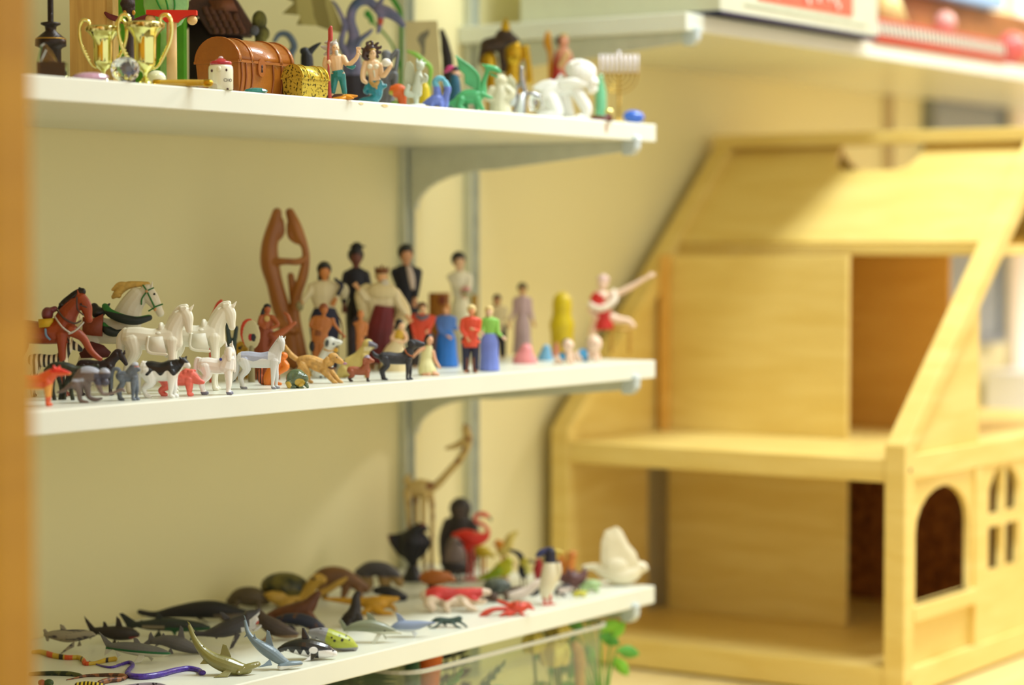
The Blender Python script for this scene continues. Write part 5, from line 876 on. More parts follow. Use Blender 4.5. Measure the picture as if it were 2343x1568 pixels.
bird('lime yellow toy parrot with green tail right of the flamingo', KF, 1020, ('p', 1330), (1040, 1220, 0, 76, 66, 56), (1080, 1165, 44), [(1118, 1170, -10, 14), (1140, 1190, -10, 6)], [(1000, 1240, 0, 50), (920, 1280, 0, 34), (840, 1300, 0, 16)], (1030, 1060), M(196, 196, 24, 0.45, var=0.06), None, M(210, 170, 120, 0.5), 1.2,
     (M(150, 178, 30, 0.5), [T((1000, 1230, -50, 34), (930, 1270, -50, 22), (860, 1296, -40, 10))]))
f = Fig('toy_tortoise', 'grey green toy tortoise with domed shell in front of the lime parrot', 'toy turtle', KG, 820, ('p', 935), S3); f.vox = 1.1
f.add('body', M(110, 92, 76, 0.55), [T((900, 860, 0, 34), (980, 840, -10, 28), (1020, 830, -14, 24)), T((720, 850, -60, 30), (710, 925, -70, 24)), T((880, 870, -60, 30), (884, 926, -70, 24)), T((700, 880, 0, 24), (670, 890, 0, 12)), T((760, 870, 60, 30), (770, 926, 70, 22)), E(810, 870, 0, 120, 30, 80)])
f.add('shell', pattern('mottle', (62, 72, 66), (126, 134, 122), 90, 0.45, soft=0.12), [E(800, 815, 0, 132, 82, 100)]); f.done()
f = Fig('toy_hen', 'rounded brown toy hen on a dark stand left of the red and white lobster', 'toy bird', KG, 230, ('p', 900), S3); f.vox = 1.4
f.add('body', M(178, 106, 34, 0.5, var=0.05), [E(220, 735, 0, 146, 74, 100), T((330, 730, 0, 54), (400, 760, 0, 22))]); f.add('stand', M(70, 44, 36, 0.5), [T((190, 790, 0, 36), (200, 880, 0, 56), (200, 900, 0, 60))]); f.done()
f = Fig('toy_lobster', 'red topped toy lobster with cream underside and legs in front of the brown hen', 'toy lobster', KG, 400, ('p', 1045), S3); f.vox = 1.1
f.add('body', M(216, 70, 66, 0.4, var=0.08), [T((130, 900, 0, 50), (240, 880, 0, 66), (400, 890, 0, 60), (560, 885, 0, 56), (660, 870, 0, 40), (715, 870, 0, 30)), T((250, 910, -40, 50), (170, 950, -90, 54), (200, 1000, -120, 40)), T((400, 940, -40, 40), (330, 970, -90, 34), (350, 1030, -120, 24)), T((480, 940, -40, 34), (520, 980, -90, 30), (600, 1010, -110, 18)), T((560, 920, -30, 34), (640, 950, -70, 26), (690, 940, -90, 18)), T((300, 950, 0, 70, 60), (560, 950, 0, 60, 60)), T((500, 930, 40, 28), (580, 1000, 80, 20))],
      paint=[(M(226, 206, 180, 0.4), lambda X, Y, d: Y > 912+26*math.sin(X*0.024) or X > 665 or (X < 140))]); f.done()
f = Fig('toy_crab', 'bright red toy crab with outstretched claws at the front edge of the lowest shelf', 'toy crab', KG, 960, ('p', 1082), S3); f.vox = 0.95
f.add('body', M(214, 74, 48, 0.35, coat=0.3, var=0.08), [E(980, 1010, 0, 104, 56, 70)]+[T((900, 1020, -30, 24), (780, 1020, -50, 22), (700, 1050, -60, 30), (640, 1078, -70, 12)), T((900, 990, 30, 22), (820, 965, 50, 18), (800, 960, 60, 12)), T((930, 1040, -50, 20), (860, 1060, -80, 18), (820, 1078, -90, 8)), T((1060, 1000, -20, 20), (1110, 1010, -40, 16), (1140, 1020, -50, 8)), T((1040, 980, 40, 18), (1090, 985, 60, 14), (1120, 1010, 60, 8)), T((960, 1050, -56, 16), (900, 1076, -90, 8)), T((1010, 1050, -50, 16), (1050, 1074, -80, 8))]); eyes(f, [(1010, 970, -50), (960, 966, -54)], 9); f.done()
f = Fig('toy_puffin', 'tall white toy seabird with blue and black head and red feet', 'toy bird', KG, 1270, ('p', 985), S3); f.vox = 1.1
f.add('body', M(228, 222, 196, 0.45, var=0.02), [T((1290, 500, 0, 52), (1290, 570, 0, 56), (1290, 640, 0, 74), (1280, 730, 0, 80), (1250, 840, 0, 66), (1240, 910, 0, 40)), T((1360, 600, -30, 26), (1372, 680, -30, 22), (1350, 760, -20, 16))], paint=[(M(96, 146, 206, 0.45), lambda X, Y, d: Y < 580 and X < 1345 and X > 1262), (M(36, 36, 60, 0.5), lambda X, Y, d: Y < 590)])
f.add('crest', M(60, 64, 110, 0.5), [T((1270, 480, 0, 30), (1200, 510, 10, 34), (1170, 530, 10, 20))]); f.add('beak', M(196, 176, 70, 0.4), [T((1340, 490, 0, 24), (1390, 500, -6, 16), (1410, 520, -8, 7))])
for x, d in ((1240, -20), (1290, 20)): f.add('foot', M(214, 90, 66, 0.4), [T((x-6, 900, d, 20), (x, 960, d, 14)), T((x-20, 976, d-20, 12), (x+36, 978, d-30, 10))])
f.done()
bird('black toy toucan with yellow chest and long dark tail, left of the tall white seabird', KG, 1040, ('p', 860), (1040, 660, 0, 52, 86, 48), (1060, 590, 36), [(1095, 580, 0, 20), (1150, 590, 0, 12)], [(1040, 600, 20, 34), (1000, 520, 20, 26), (910, 480, 20, 12)], (1020, 1060), M(34, 34, 44, 0.5), M(196, 186, 70, 0.5), M(140, 130, 100, 0.5), 1.2,
     (M(206, 200, 110, 0.5), [E(1076, 650, -34, 30, 56, 24)]))
bird('deep red toy parrot between the toucan and the tall white seabird', KG, 1180, ('p', 850), (1180, 660, 0, 50, 66, 44), (1180, 590, 34), [(1206, 590, 0, 12), (1216, 606, 0, 5)], [(1170, 700, 20, 34), (1180, 780, 20, 26)], (1170, 1195), M(176, 26, 30, 0.45), None, M(60, 50, 50, 0.5), 1.2)
f = Fig('toy_turkey', 'purple brown toy turkey with spiky back right of the tall white seabird', 'toy bird', KG, 1480, ('p', 862), S3); f.vox = 1.3
f.add('body', M(108, 70, 66, 0.5, var=0.08), [T((1400, 740, 0, 40), (1480, 750, 0, 80), (1560, 740, 0, 64), (1610, 690, 0, 30)), T((1450, 690, 0, 24), (1462, 640, 0, 9)), T((1510, 690, 0, 22), (1520, 655, 0, 9)), T((1590, 700, 0, 22), (1604, 650, 0, 12)), T((1450, 800, -30, 20), (1450, 855, -30, 16)), T((1530, 800, -30, 20), (1536, 855, -30, 16)), T((1490, 800, 40, 20), (1490, 855, 40, 16))]); f.done()
f = Fig('toy_squirrel', 'small orange toy squirrel at the back right behind the turkey', 'toy animal', KG, 1470, ('y', 0.12), S3); f.vox = 1.4
f.add('body', M(214, 138, 62, 0.5), [E(1490, 525, 0, 46, 42, 40), T((1480, 570, 0, 44), (1450, 680, 0, 60), (1450, f.by-6, 0, 64)), T((1400, 620, 20, 30), (1390, 560, 20, 28), (1420, 520, 20, 16))]); f.done()
f = Fig('toy_penguin', 'tiny black and white toy penguin lying at the foot of the turkey', 'toy bird', KG, 1400, ('p', 908), S3); f.vox = 1.1
f.add('body', M(230, 214, 206, 0.45), [T((1340, 880, 0, 18), (1380, 850, 0, 44), (1440, 830, 0, 40), (1470, 830, 0, 24)), T((1400, 880, -30, 16), (1420, 900, -40, 10))], paint=[(M(36, 36, 44, 0.5), lambda X, Y, d: Y < 822 or X < 1362 or Y > 872)]); f.done()
f = Fig('toy_swan', 'white toy swan lying diagonally left of the tall white seabird', 'toy bird', KG, 1060, ('p', 950), S3); f.vox = 1.2
f.add('body', M(232, 218, 206, 0.45), [T((930, 900, 0, 36), (1010, 890, 0, 50), (1090, 850, 0, 44), (1160, 790, 0, 36), (1195, 756, 0, 18)), T((930, 900, 0, 30), (960, 930, -20, 20))]); f.add('wing', M(60, 62, 66, 0.5), [T((1110, 900, 20, 16), (1160, 880, 30, 26), (1196, 850, 30, 12))]); f.done()
f = Fig('toy_dove', 'large white dove ornament with raised wing at the right end of the lowest shelf', 'bird ornament', KG, 1960, ('p', 806), S3); f.vox = 1.3; DV = M(236, 228, 200, 0.5, var=0.02)
f.add('body', DV, [T((1600, 640, 20, 22), (1700, 640, 10, 36), (1800, 680, 0, 70), (1920, 710, 0, 98), (2040, 690, 0, 84), (2110, 640, 0, 56), (2140, 640, 0, 52)), T((2170, 640, -10, 20), (2192, 660, -14, 8))])
f.add('wing', DV, [PL([(1800, 700), (1750, 560), (1756, 400), (1790, 300), (1900, 256), (1950, 300), (2010, 420), (2080, 500), (2110, 600), (2060, 680), (1920, 720)], -40, 60, 0.4), E(1900, 620, -40, 120, 90, 60)])
f.add('far_wing', DV, [PL([(1860, 690), (1880, 520), (1960, 420), (2060, 500), (2120, 600), (2000, 690)], 60, 40, 0.4)]); eyes(f, [(2150, 626, -56)], 8); f.done()
f = Fig('toy_frog', 'pale green toy frog between the turkey and the white dove', 'toy frog', KG, 1650, ('p', 866), S3); f.vox = 1.2
f.add('body', M(170, 196, 140, 0.45, var=0.1), [T((1590, 830, 0, 34), (1660, 800, 0, 50), (1730, 800, 0, 34)), T((1620, 830, -30, 26), (1580, 858, -50, 14)), T((1700, 830, -30, 24), (1730, 858, -50, 12))]); f.done()
f = Fig('toy_lizard', 'tiny yellow toy lizard in front of the turkey', 'toy lizard', KG, 1560, ('p', 912), S3); f.vox = 1.2
f.add('body', M(206, 200, 70, 0.5, var=0.1), [T((1500, 890, 0, 14), (1550, 878, 0, 26), (1600, 880, 0, 22), (1630, 870, 0, 12)), T((1540, 890, -20, 14), (1520, 908, -40, 9)), T((1590, 890, -20, 14), (1610, 908, -40, 9))]); f.done()
f = Fig('hermit_crab', 'small brown toy hermit crab beside the grey tortoise', 'toy crab', KG, 740, ('p', 962), S3); f.vox = 1.1
f.add('body', M(92, 66, 48, 0.5, var=0.15), [E(760, 915, 0, 50, 44, 40), T((700, 930, 0, 26), (660, 940, 0, 14)), T((790, 940, -20, 20), (820, 955, -30, 12))]); f.done()

# snakes lying on the shelf
def snake(lb, k, pts, mat, paint=None, vox=0.7, head=None, extra=None, nm='toy_snake'):
    f = Fig(nm, lb, 'toy snake', k, pts[len(pts)//2][0], ('p', pts[len(pts)//2][1]), S3); f.vox = vox
    q = []
    for x, y, r in pts:
        g = f.G(x, y+r*0.85, r*0.8); q.append((g[0], g[1], g[2], r, r))
    f.add('body', mat, [T(*q, n=12, seg=6)]+([E(q[-1][0]+6, q[-1][1]-2, q[-1][2], q[-1][3]*1.4, q[-1][3]*0.95, q[-1][3]*1.2)] if head else []), paint=paint)
    if head: eyes(f, [(q[-1][0]+q[-1][3]*0.7, q[-1][1]-q[-1][3]*0.5, q[-1][2]-q[-1][3]*1.1)], 4)
    f.done(); return f
PU = M(84, 52, 168, 0.35, coat=0.3, var=0.15, scale=300)
snake('bright purple toy snake winding along the front left of the lowest shelf', KD, [(470, 580, 5), (560, 615, 9), (660, 632, 12), (750, 605, 15), (820, 588, 17), (845, 615, 19), (810, 655, 21), (800, 690, 24), (860, 710, 27), (960, 712, 28), (1080, 694, 28), (1200, 662, 27), (1320, 642, 25), (1410, 654, 22), (1440, 680, 24)], PU, [(M(196, 186, 206, 0.35), lambda X, Y, d: 1000 < X < 1110 and Y > 706)], head=True)
snake('yellow toy snake with orange and black patches behind the purple snake', KD, [(-20, 500, 18), (60, 500, 24), (160, 530, 26), (280, 548, 24), (380, 548, 22), (420, 575, 22), (440, 600, 20), (520, 596, 18), (610, 572, 22), (690, 560, 24)], M(206, 176, 56, 0.4, var=0.06), [(M(214, 92, 40, 0.4), lambda X, Y, d: X < 130 and X > 60 or 250 < X < 320 or 440 < X < 510), (M(44, 32, 26, 0.4), lambda X, Y, d: 195 < X < 235 or 405 < X < 425 or 630 < X < 650)])
snake('dark green toy snake at the lower left corner of the lowest shelf', KD, [(-40, 690, 18), (60, 686, 20), (180, 684, 22), (300, 688, 22), (380, 700, 18), (410, 706, 10)], pattern('mottle', (36, 54, 34), (92, 98, 52), 160, 0.4))
snake('thin brown toy snake with coppery coil in front of the green snake', KD, [(270, 742, 4), (350, 726, 8), (440, 706, 14), (600, 700, 17), (740, 700, 17), (790, 712, 16), (740, 736, 22), (640, 745, 26), (560, 765, 22)], pattern('mottle', (84, 54, 34), (156, 104, 66), 220, 0.4))
snake('fat yellow and black banded toy snake at the bottom left edge', KD, [(370, 790, 30), (440, 785, 34), (520, 790, 32), (590, 796, 24)], pattern('stripes', (40, 30, 22), (222, 196, 64), 95, 0.35, vec=(1, 0.2, 0.3), distort=1.5))
snake('grey diamond patterned toy snake at the bottom front edge of the lowest shelf', KD, [(760, 800, 12), (880, 790, 20), (1000, 784, 22), (1090, 790, 20), (1150, 806, 14)], pattern('spots', (40, 32, 44), (140, 132, 140), 320, 0.4, thr=0.3))
f = SH('small red and green toy frog at the bottom left corner', KD, 100, 800, 0.9, 'toy_frog', 'toy frog')
f.add('body', M(176, 86, 60, 0.45), [E(60, 765, 0, 34, 28, 30), E(120, 768, 0, 44, 34, 34), T((130, 780, -20, 18), (160, 796, -40, 10)), T((60, 780, -20, 16), (40, 796, -30, 10))], paint=[(M(70, 96, 50, 0.45), lambda X, Y, d: X > 85)]); f.done()

# ================================================================== TOP SHELF
K1, K2, K3 = (80, 0, 3.779), (640, 0, 5.093), (1050, 20, 4.594)
GOLD = M(236, 234, 160, 0.1, 1.0, var=0.02); GOLD2 = M(206, 170, 60, 0.3, 1.0, var=0.1, scale=200); BEECH = M(226, 190, 128, 0.45, var=0.04)
def U(nm, lb, c, k, px, y, vox=1.0, turn=0.0):
    f = Fig(nm, lb, c, k, px, ('y', y), S1, turn=turn); f.vox = vox; return f
SQ = PI/2-YAW     # square to the shelf
f = U('pedestal_ornament', 'dark bronze turned ornament with wide discs at the far left of the top shelf', 'ornament', K1, 140, 0.10)
f.add('column', M(52, 36, 24, 0.35, 0.3, var=0.1), [LA(140, [(-300, 26), (190, 26), (200, 84), (214, 86), (232, 50), (270, 46), (330, 120), (350, 132), (400, 134), (415, 100), (430, 88), (f.by-40, 92), (f.by-20, 124), (f.by, 126)])], rem=False)
f.add('band', M(190, 150, 70, 0.3, 0.8), [LA(140, [(334, 128), (340, 134), (346, 128)])], rem=False); f.done()
f = U('crystal_ornament', 'clear crystal cluster on a dark base at the left end of the top shelf', 'ornament', K1, 150, 0.03)
CRY = glass('clear_crystal', (0.95, 0.96, 1.0)); b = f.by
f.add('crystal', CRY, [EX([(30, 540), (60, 400), (90, 380), (150, 450), (190, 530)], -40, 40), EX([(60, 540), (110, 430), (200, 540)], -60, 20)], rem=False, smooth=False)
f.add('base', M(30, 36, 52, 0.15, coat=0.8), [BX(30, 275, 540, b, -60, 60)], rem=False, smooth=False); f.done()
f = U('wooden_box', 'pale pine box standing upright behind the left gold trophy', 'wooden box', K1, 470, 0.12)
f.add('panel', wood('pine_grain', (186, 140, 66), (222, 180, 100), 14, (9, 9, 0.6)), [BX(305, 625, -140, f.by, 0, 300)], rem=False, smooth=False)
f.add('edge_strip', M(206, 170, 96, 0.5), [BX(628, 680, -140, f.by, -20, 280)], rem=False, smooth=False); f.done()
f = U('green_box', 'bright green box behind the trophies and the red topped balance toy', 'box', K1, 980, 0.17)
f.add('panel', M(96, 170, 30, 0.4, var=0.05), [BX(688, 1290, -120, f.by, 0, 200)], rem=False, smooth=False); f.done()
f = U('glass_bowl', 'pale green glass bowl with ribbed pattern behind the red balance beam', 'bowl', K1, 1150, 0.125)
f.add('bowl', M(150, 206, 120, 0.2, coat=0.6, var=0.15, scale=40), [LA(1140, [(-160, 200), (60, 196), (140, 176), (220, 130), (250, 70), (300, 50), (f.by-20, 60), (f.by, 110)], sq=0.5)], rem=False)
for a in (-60, 30, 110): f.add('rib', M(40, 150, 50, 0.3), [T((1100+a, -60, -96, 7), (1140+a*0.8, 60, -98, 7), (1170+a*0.3, 170, -86, 6))], rem=False)
f.done()
f = U('totem_figurine', 'dark brown totem figurine with spread dark red wings between the two trophies', 'figurine', K1, 810, 0.09, 1.2)
f.add('body', M(58, 38, 28, 0.6, var=0.15), [T((810, -120, 0, 60), (815, 80, 0, 58), (830, 180, 0, 34), (820, 400, 0, 40), (815, f.by-20, 0, 60)), E(810, 40, -20, 66, 50, 54)])
for s_ in (-1, 1): f.add('wing', M(122, 40, 46, 0.5), [T((820+s_*20, 200, 0, 20), (820+s_*100, 170, 0, 26), (820+s_*170, 145, 0, 24), (820+s_*205, 116, 0, 14))])
for x in (790, 866): f.add('claw', M(206, 150, 40, 0.4), [E(x, 118, -50, 16, 22, 16)], rem=False)
f.done()
def trophy(cx, sc, y, oy_, lb):
    f = U('trophy_cup', lb, 'trophy', K1, cx, y); b = f.by
    def Y(v): return oy_+v*sc
    f.add('cup', GOLD, [LA(cx, [(Y(0), 140*sc), (Y(-6), 158*sc), (Y(6), 170*sc), (Y(44), 166*sc), (Y(56), 150*sc), (Y(92), 118*sc), (Y(130), 98*sc), (Y(200), 96*sc), (Y(330), 94*sc), (Y(360), 90*sc), (Y(400), 62*sc), (Y(424), 30*sc), (Y(440), 20*sc), (Y(470), 18*sc)], n=40)], rem=False)
    f.add('rim_band', pattern('mottle', (150, 130, 50), (250, 236, 170), 420, 0.25, soft=0.05, metal=0.9), [LA(cx, [(Y(4), 171*sc), (Y(10), 174*sc), (Y(42), 171*sc), (Y(48), 166*sc)], n=40)], rem=False)
    f.add('foot', GOLD, [LA(cx, [(Y(465), 18*sc), (Y(480), 30*sc), (Y(500), 44*sc), (Y(510), 60*sc), (max(Y(520), b-1), 70*sc), (b, 72*sc)], n=32)], rem=False)
    for s_ in (-1, 1):
        f.add('handle', GOLD, [T((cx+s_*150*sc, Y(20), 0, 12*sc), (cx+s_*130*sc, Y(-20), 0, 15*sc), (cx+s_*150*sc, Y(-62), 0, 17*sc), (cx+s_*196*sc, Y(-66), 0, 18*sc), (cx+s_*226*sc, Y(-10), 0, 17*sc), (cx+s_*230*sc, Y(90), 0, 16*sc), (cx+s_*206*sc, Y(190), 0, 16*sc), (cx+s_*160*sc, Y(290), 0, 14*sc), (cx+s_*112*sc, Y(370), 0, 12*sc), (cx+s_*70*sc, Y(400), 0, 9*sc))]+[T((cx+s_*(196-14*k)*sc, Y(200+28*k), 0, 12*sc), (cx+s_*(178-14*k)*sc, Y(206+28*k), 0, 5*sc)) for k in range(5)])
    f.done()
trophy(592, 0.88, 0.055, 236, 'smaller looking gold trophy cup on the left, behind the clear faceted ball')
trophy(955, 1.0, 0.022, 200, 'larger looking gold trophy cup on the right, just left of the beech post')
f = U('crystal_ball', 'clear faceted crystal ball on the front edge before the gold trophies', 'crystal ball', K1, 780, 0.006, 1)
v, fc = E(780, 0, 0, 128, 112, 110, n=9, m=7); hh = f.by-112
f.add('ball', glass('faceted_glass', (0.96, 0.97, 1.0), 0.0, 1.6), [([Vector((p.x, p.y+hh, p.z)) for p in v], fc)], rem=False, smooth=False)
f.add('inner_facet', M(120, 150, 226, 0.05, 0.9, var=0), [EX([(740, hh-10), (800, hh-60), (850, hh+10), (800, hh+50)], -6, 6)], rem=False, smooth=False); f.done()
f = U('glass_gem', 'flat lilac pink glass gem before the left trophy', 'gem', K1, 500, 0.012, 1)
f.add('gem', M(216, 176, 206, 0.08, coat=1, var=0.1, scale=30), [E(480, f.by-30, 0, 160, 42, 90, n=14, m=6)], rem=False, smooth=False); f.done()
f = U('glass_gem', 'flat teal glass gem between the big treasure chest and the shelf edge', 'gem', K1, 1910, 0.008, 1)
f.add('gem', M(30, 140, 136, 0.08, coat=1, var=0.1, scale=30), [E(1910, f.by-18, 0, 105, 30, 60, n=14, m=6)], rem=False, smooth=False); f.done()
f = U('egg', 'glossy cream egg beside the foot of the right trophy', 'egg', K1, 1050, 0.03, 1)
f.add('shell', M(236, 234, 206, 0.15, coat=0.6, var=0), [E(1050, f.by-76, 0, 86, 76, 76)], rem=False); f.done()
f = U('amber_tube', 'short amber glass tube with gold ends lying on the shelf edge before the white jar', 'tube', K1, 1280, 0.005, 1)
b = f.by; f.add('tube', M(206, 170, 60, 0.12, coat=1, var=0.1, scale=20), [T((1060, b-34, 0, 30), (1280, b-34, 0, 32), (1480, b-34, 0, 30), seg=3)], rem=False)
for x in (1060, 1490): f.add('end_cap', GOLD2, [T((x-18, b-34, 0, 33), (x+18, b-34, 0, 33), seg=1)], rem=False)
f.done()
f = U('balance_toy', 'beech post toy with red crossbeam and two hanging wooden balls', 'wooden toy', K1, 1185, 0.05, 1)
f.add('post', BEECH, [LA(1185, [(180, 44), (f.by, 46)])], rem=False)
f.add('beam', M(222, 44, 30, 0.35, var=0.02), [EX([(972, 92), (1404, 94), (1404, 134), (1360, 138), (1300, 152), (1262, 172), (1236, 198), (1136, 198), (1110, 172), (1070, 148), (1020, 138), (972, 132)], -44, 44)], rem=False, smooth=False)
for x, y in ((1003, 170), (1364, 178)): f.add('ball', BEECH, [E(x, y, 0, 45, 42, 44, n=20, m=14)], rem=False)
f.done()
# hut
f = U('toy_hut', 'dark brown toy hut with rough shingle roof behind the large treasure chest', 'toy house', K1, 1550, 0.17, 1.2)
f.add('wall', M(48, 30, 22, 0.6, var=0.1), [BX(1330, 1780, 160, f.by, 20, 220)], rem=False)
f.add('roof', M(84, 50, 30, 0.6, var=0.2, scale=120), [EX([(1280, 80), (1370, -10), (1740, -6), (1900, 250), (1850, 316), (1520, 300), (1400, 120), (1260, 280), (1240, 240)], -40, 200)], vox=1.4)
for r in range(4):
    for c in range(7):
        x = 1480+r*28+c*58; y = 96+r*56
        if x < 1700+r*46: f.add('shingle', M(104, 62, 36, 0.6, var=0.2, scale=120), [T((x, y-20, -52, 26, 14), (x+16, y+26, -58, 28, 14))], rem=False)
f.add('hatch', M(124, 74, 42, 0.6, var=0.15), [EX([(1510, 16), (1720, 8), (1770, 110), (1560, 96)], -70, -44)], rem=False)
f.add('bush', M(110, 106, 50, 0.8, var=0.3, scale=90), [E(1940, 180, 40, 66, 90, 50), E(1960, 290, 40, 70, 70, 50), T((1950, 300, 40, 50), (1950, f.by, 40, 50))], vox=1.5)
f.add('stone', M(90, 90, 96, 0.6), [E(1905, 270, -30, 40, 46, 30)]); f.done()
# treasure chests, square to the shelf
def chest(nm, lb, k, px, y, w, dp, hb_, hl, m, mb, extra=None):
    f = U(nm, lb, 'treasure chest', k, px, y, 1.0, turn=SQ); b = f.by; t = 0.93; x0, x1 = px, px+w
    v = []; 
    for (sx, yy) in ((1.0, b-hb_), (t, b)):
        mx = (x0+x1)/2; mw = w/2*sx; 
        for X in (mx-mw, mx+mw):
            for q in (dp/2-dp/2*sx, dp/2+dp/2*sx): v.append(Vector((X, yy, q)))
    f.add('box', m, [(v, [(0, 1, 3, 2), (4, 6, 7, 5), (0, 4, 5, 1), (2, 3, 7, 6), (0, 2, 6, 4), (1, 5, 7, 3)])], rem=False, smooth=False)
    n = 14; vv = []; ff = []
    def arc(X, g, y0=0):
        return [Vector((X, b-hb_-y0-(hl+g)*math.sin(PI*i/n), dp/2-(dp/2+g)*math.cos(PI*i/n))) for i in range(n+1)]
    def lidpiece(xa, xb, g, name, mat, lbl=None):
        A = arc(xa, g); B = arc(xb, g); k_ = len(A)
        fs = [tuple(range(k_)), tuple(range(2*k_-1, k_-1, -1))]+[(i, i+1, k_+i+1, k_+i) for i in range(k_-1)]+[(0, k_, 2*k_-1, k_-1)]
        o = f.add(name, mat, [(A+B, fs)], rem=False, smooth=False)
        for p in o.data.polygons: p.use_smooth = len(p.vertices) == 4
    lidpiece(x0-6, x1+6, 6, 'lid', m)
    f.add('lid_rim', m, [BX(x0-14, x1+14, b-hb_-10, b-hb_+12, -12, dp+12)], rem=False, smooth=False)
    for q in (0.0, 0.22, 0.74, 0.96): lidpiece(x0+w*q-4, x0+w*q+0.04*w, 16, 'lid_band', mb)
    if extra: extra(f, b, x0, x1)
    f.done()
def ex1(f, b, x0, x1):
    w = x1-x0
    f.add('keyhole_plate', M(170, 102, 40, 0.3, coat=0.3), [EX([(x0+w*0.40+50*math.cos(a*PI/8), b-235+70*math.sin(a*PI/8)-20*(math.sin(a*PI/8) < 0)) for a in range(16)], -16, 8)], rem=False, smooth=False)
    f.add('keyhole', M(70, 34, 16, 0.6, var=0), [E(x0+w*0.40, b-255, -17, 12, 15, 3), EX([(x0+w*0.40-7, b-250), (x0+w*0.40+7, b-250), (x0+w*0.40+12, b-205), (x0+w*0.40-12, b-205)], -18, -12)], rem=False)
    for q in (0.05, 0.13, 0.24, 0.62, 0.78, 0.9): f.add('board_ridge', M(156, 90, 34, 0.3, coat=0.2), [T((x0+w*q, b-270, -4, 9), (x0+w*(q+0.02), b-150, 2, 8), (x0+w*q, b-20, 12, 9))], rem=False)
chest('treasure_chest', 'large orange brown plastic treasure chest with domed lid behind the white jar', K1, 1760, 0.03, 740, 490, 290, 205, M(170, 106, 40, 0.28, coat=0.3, var=0.06, scale=30), M(176, 108, 44, 0.25, coat=0.5, var=0.03), ex1)
GC = pattern('mottle', (76, 68, 24), (214, 196, 84), 420, 0.3, thr=0.42, soft=0.05, metal=0.5)
chest('treasure_chest', 'small gold treasure chest with black markings right of the big brown chest', K2, 262, 0.006, 490, 300, 222, 150, GC, M(230, 200, 80, 0.25, 0.7, var=0.1))
# white jar
f = U('lidded_jar', 'small white jar with red lid, two black eyes and lettering', 'jar', K1, 1608, 0.008, 1); b = f.by
f.add('jar_body', M(236, 236, 212, 0.2, coat=0.5, var=0), [LA(1608, [(560, 70), (564, 92), (580, 104), (610, 107), (b-12, 106), (b, 98)], sq=0.9, n=36)], rem=False)
f.add('lid', M(190, 36, 56, 0.25, coat=0.5, var=0.02), [LA(1608, [(508, 26), (514, 40), (526, 52), (532, 88), (542, 96), (562, 94), (564, 80)], sq=0.9, n=32)], rem=False)
f.add('knob', M(220, 200, 200, 0.2), [E(1608, 502, 0, 22, 14, 20)], rem=False); f.add('nose', M(240, 236, 206, 0.2), [E(1604, 606, -96, 20, 26, 16)], rem=False)
for x, y, dd in ((1540, 618, -78), (1666, 612, -82), (1676, 778, -78)): f.add('spot', M(70, 20, 26, 0.3), [E(x, y, dd, 10, 13, 6)], rem=False)
f.add('emblem', M(206, 200, 176, 0.3), [E(1570, 756, -84, 38, 30, 12)], rem=False)
tc = bpy.data.curves.new('lettering', 'FONT'); tc.body = 'CHO'; tc.size = 40*f.s; tc.extrude = 0.8*f.s; tc.align_x = 'LEFT'
to = bpy.data.objects.new('lettering', tc); COL.objects.link(to); bpy.context.view_layer.update()
me = bpy.data.meshes.new_from_object(to.evaluated_get(bpy.context.evaluated_depsgraph_get())); bpy.data.objects.remove(to)
for v_ in me.vertices:
    lx = v_.co.x+34*f.s; ang = lx/(107*f.s); r = 108*f.s+v_.co.z
    v_.co = Vector((r*math.sin(ang), -r*math.cos(ang)*0.9, v_.co.y+(b-712)*f.s))
me.name = 'lettering'; o = link('lettering', me, M(70, 60, 50, 0.5, var=0), f.root, False); f.done()

# dragon, hat, mer people
f = U('toy_dragon', 'large blue grey toy dragon with arched neck and broad olive wing', 'toy dragon', K2, 850, 0.165, 1.5); b = f.by
DB = pattern('mottle', (74, 92, 120), (140, 130, 160), 60, 0.5, soft=0.15)
f.add('body', DB, [T((880, b-120, 0, 150, 110), (860, 900, 0, 130, 100), (840, 700, 0, 110, 80), (850, 560, 0, 84), (870, 420, 0, 70), (830, 260, 0, 58), (850, 120, 0, 56), (930, 30, 0, 56), (1040, 20, 0, 56), (1120, 90, 0, 52), (1170, 120, 0, 60)),
    T((1170, 120, -10, 74), (1280, 160, -30, 66), (1380, 230, -40, 50), (1440, 300, -44, 34)), T((1180, 200, -20, 44), (1170, 300, -30, 32), (1150, 380, -36, 22)), T((1160, 60, 0, 34), (1220, -40, 10, 20)), T((860, 640, -40, 44), (940, 480, -60, 34), (1040, 400, -70, 26), (1080, 360, -70, 18)), T((780, 640, -30, 50), (720, 500, -40, 40), (760, 300, -30, 30), (680, 100, -20, 22), (620, 20, -10, 14)),
    T((760, b-60, -40, 70), (900, b-50, -90, 60), (1040, b-40, -100, 50)), T((1000, 960, 0, 90), (940, b-100, 0, 90))], paint=[(M(190, 80, 50, 0.5), lambda X, Y, d: 1150 < X < 1210 and 225 < Y < 300), (M(54, 48, 60, 0.6), lambda X, Y, d: Y > 880)])
f.add('wing', pattern('stripes', (150, 138, 76), (186, 174, 108), 20, 0.6, vec=(0.5, 1, 1.6), distort=3), [PL([(760, 400), (700, 240), (640, 80), (560, -60), (200, -80), (60, -20), (180, 20), (20, 160), (240, 180), (190, 290), (420, 300), (600, 360)], 60, 22, 0.5)])
f.add('tail', M(104, 120, 140, 0.5, var=0.1), [T((800, b-60, 60, 60), (400, b-50, 60, 60), (160, b-90, 40, 50), (120, 700, 20, 44), (170, 540, 20, 42), (100, 410, 20, 38), (0, 400, 20, 32), (-60, 480, 20, 24))]); f.done()
f = U('plastic_plant', 'slim bright green toy vine hanging behind the dragon neck', 'toy plant', K2, 1330, 0.20, 1.4)
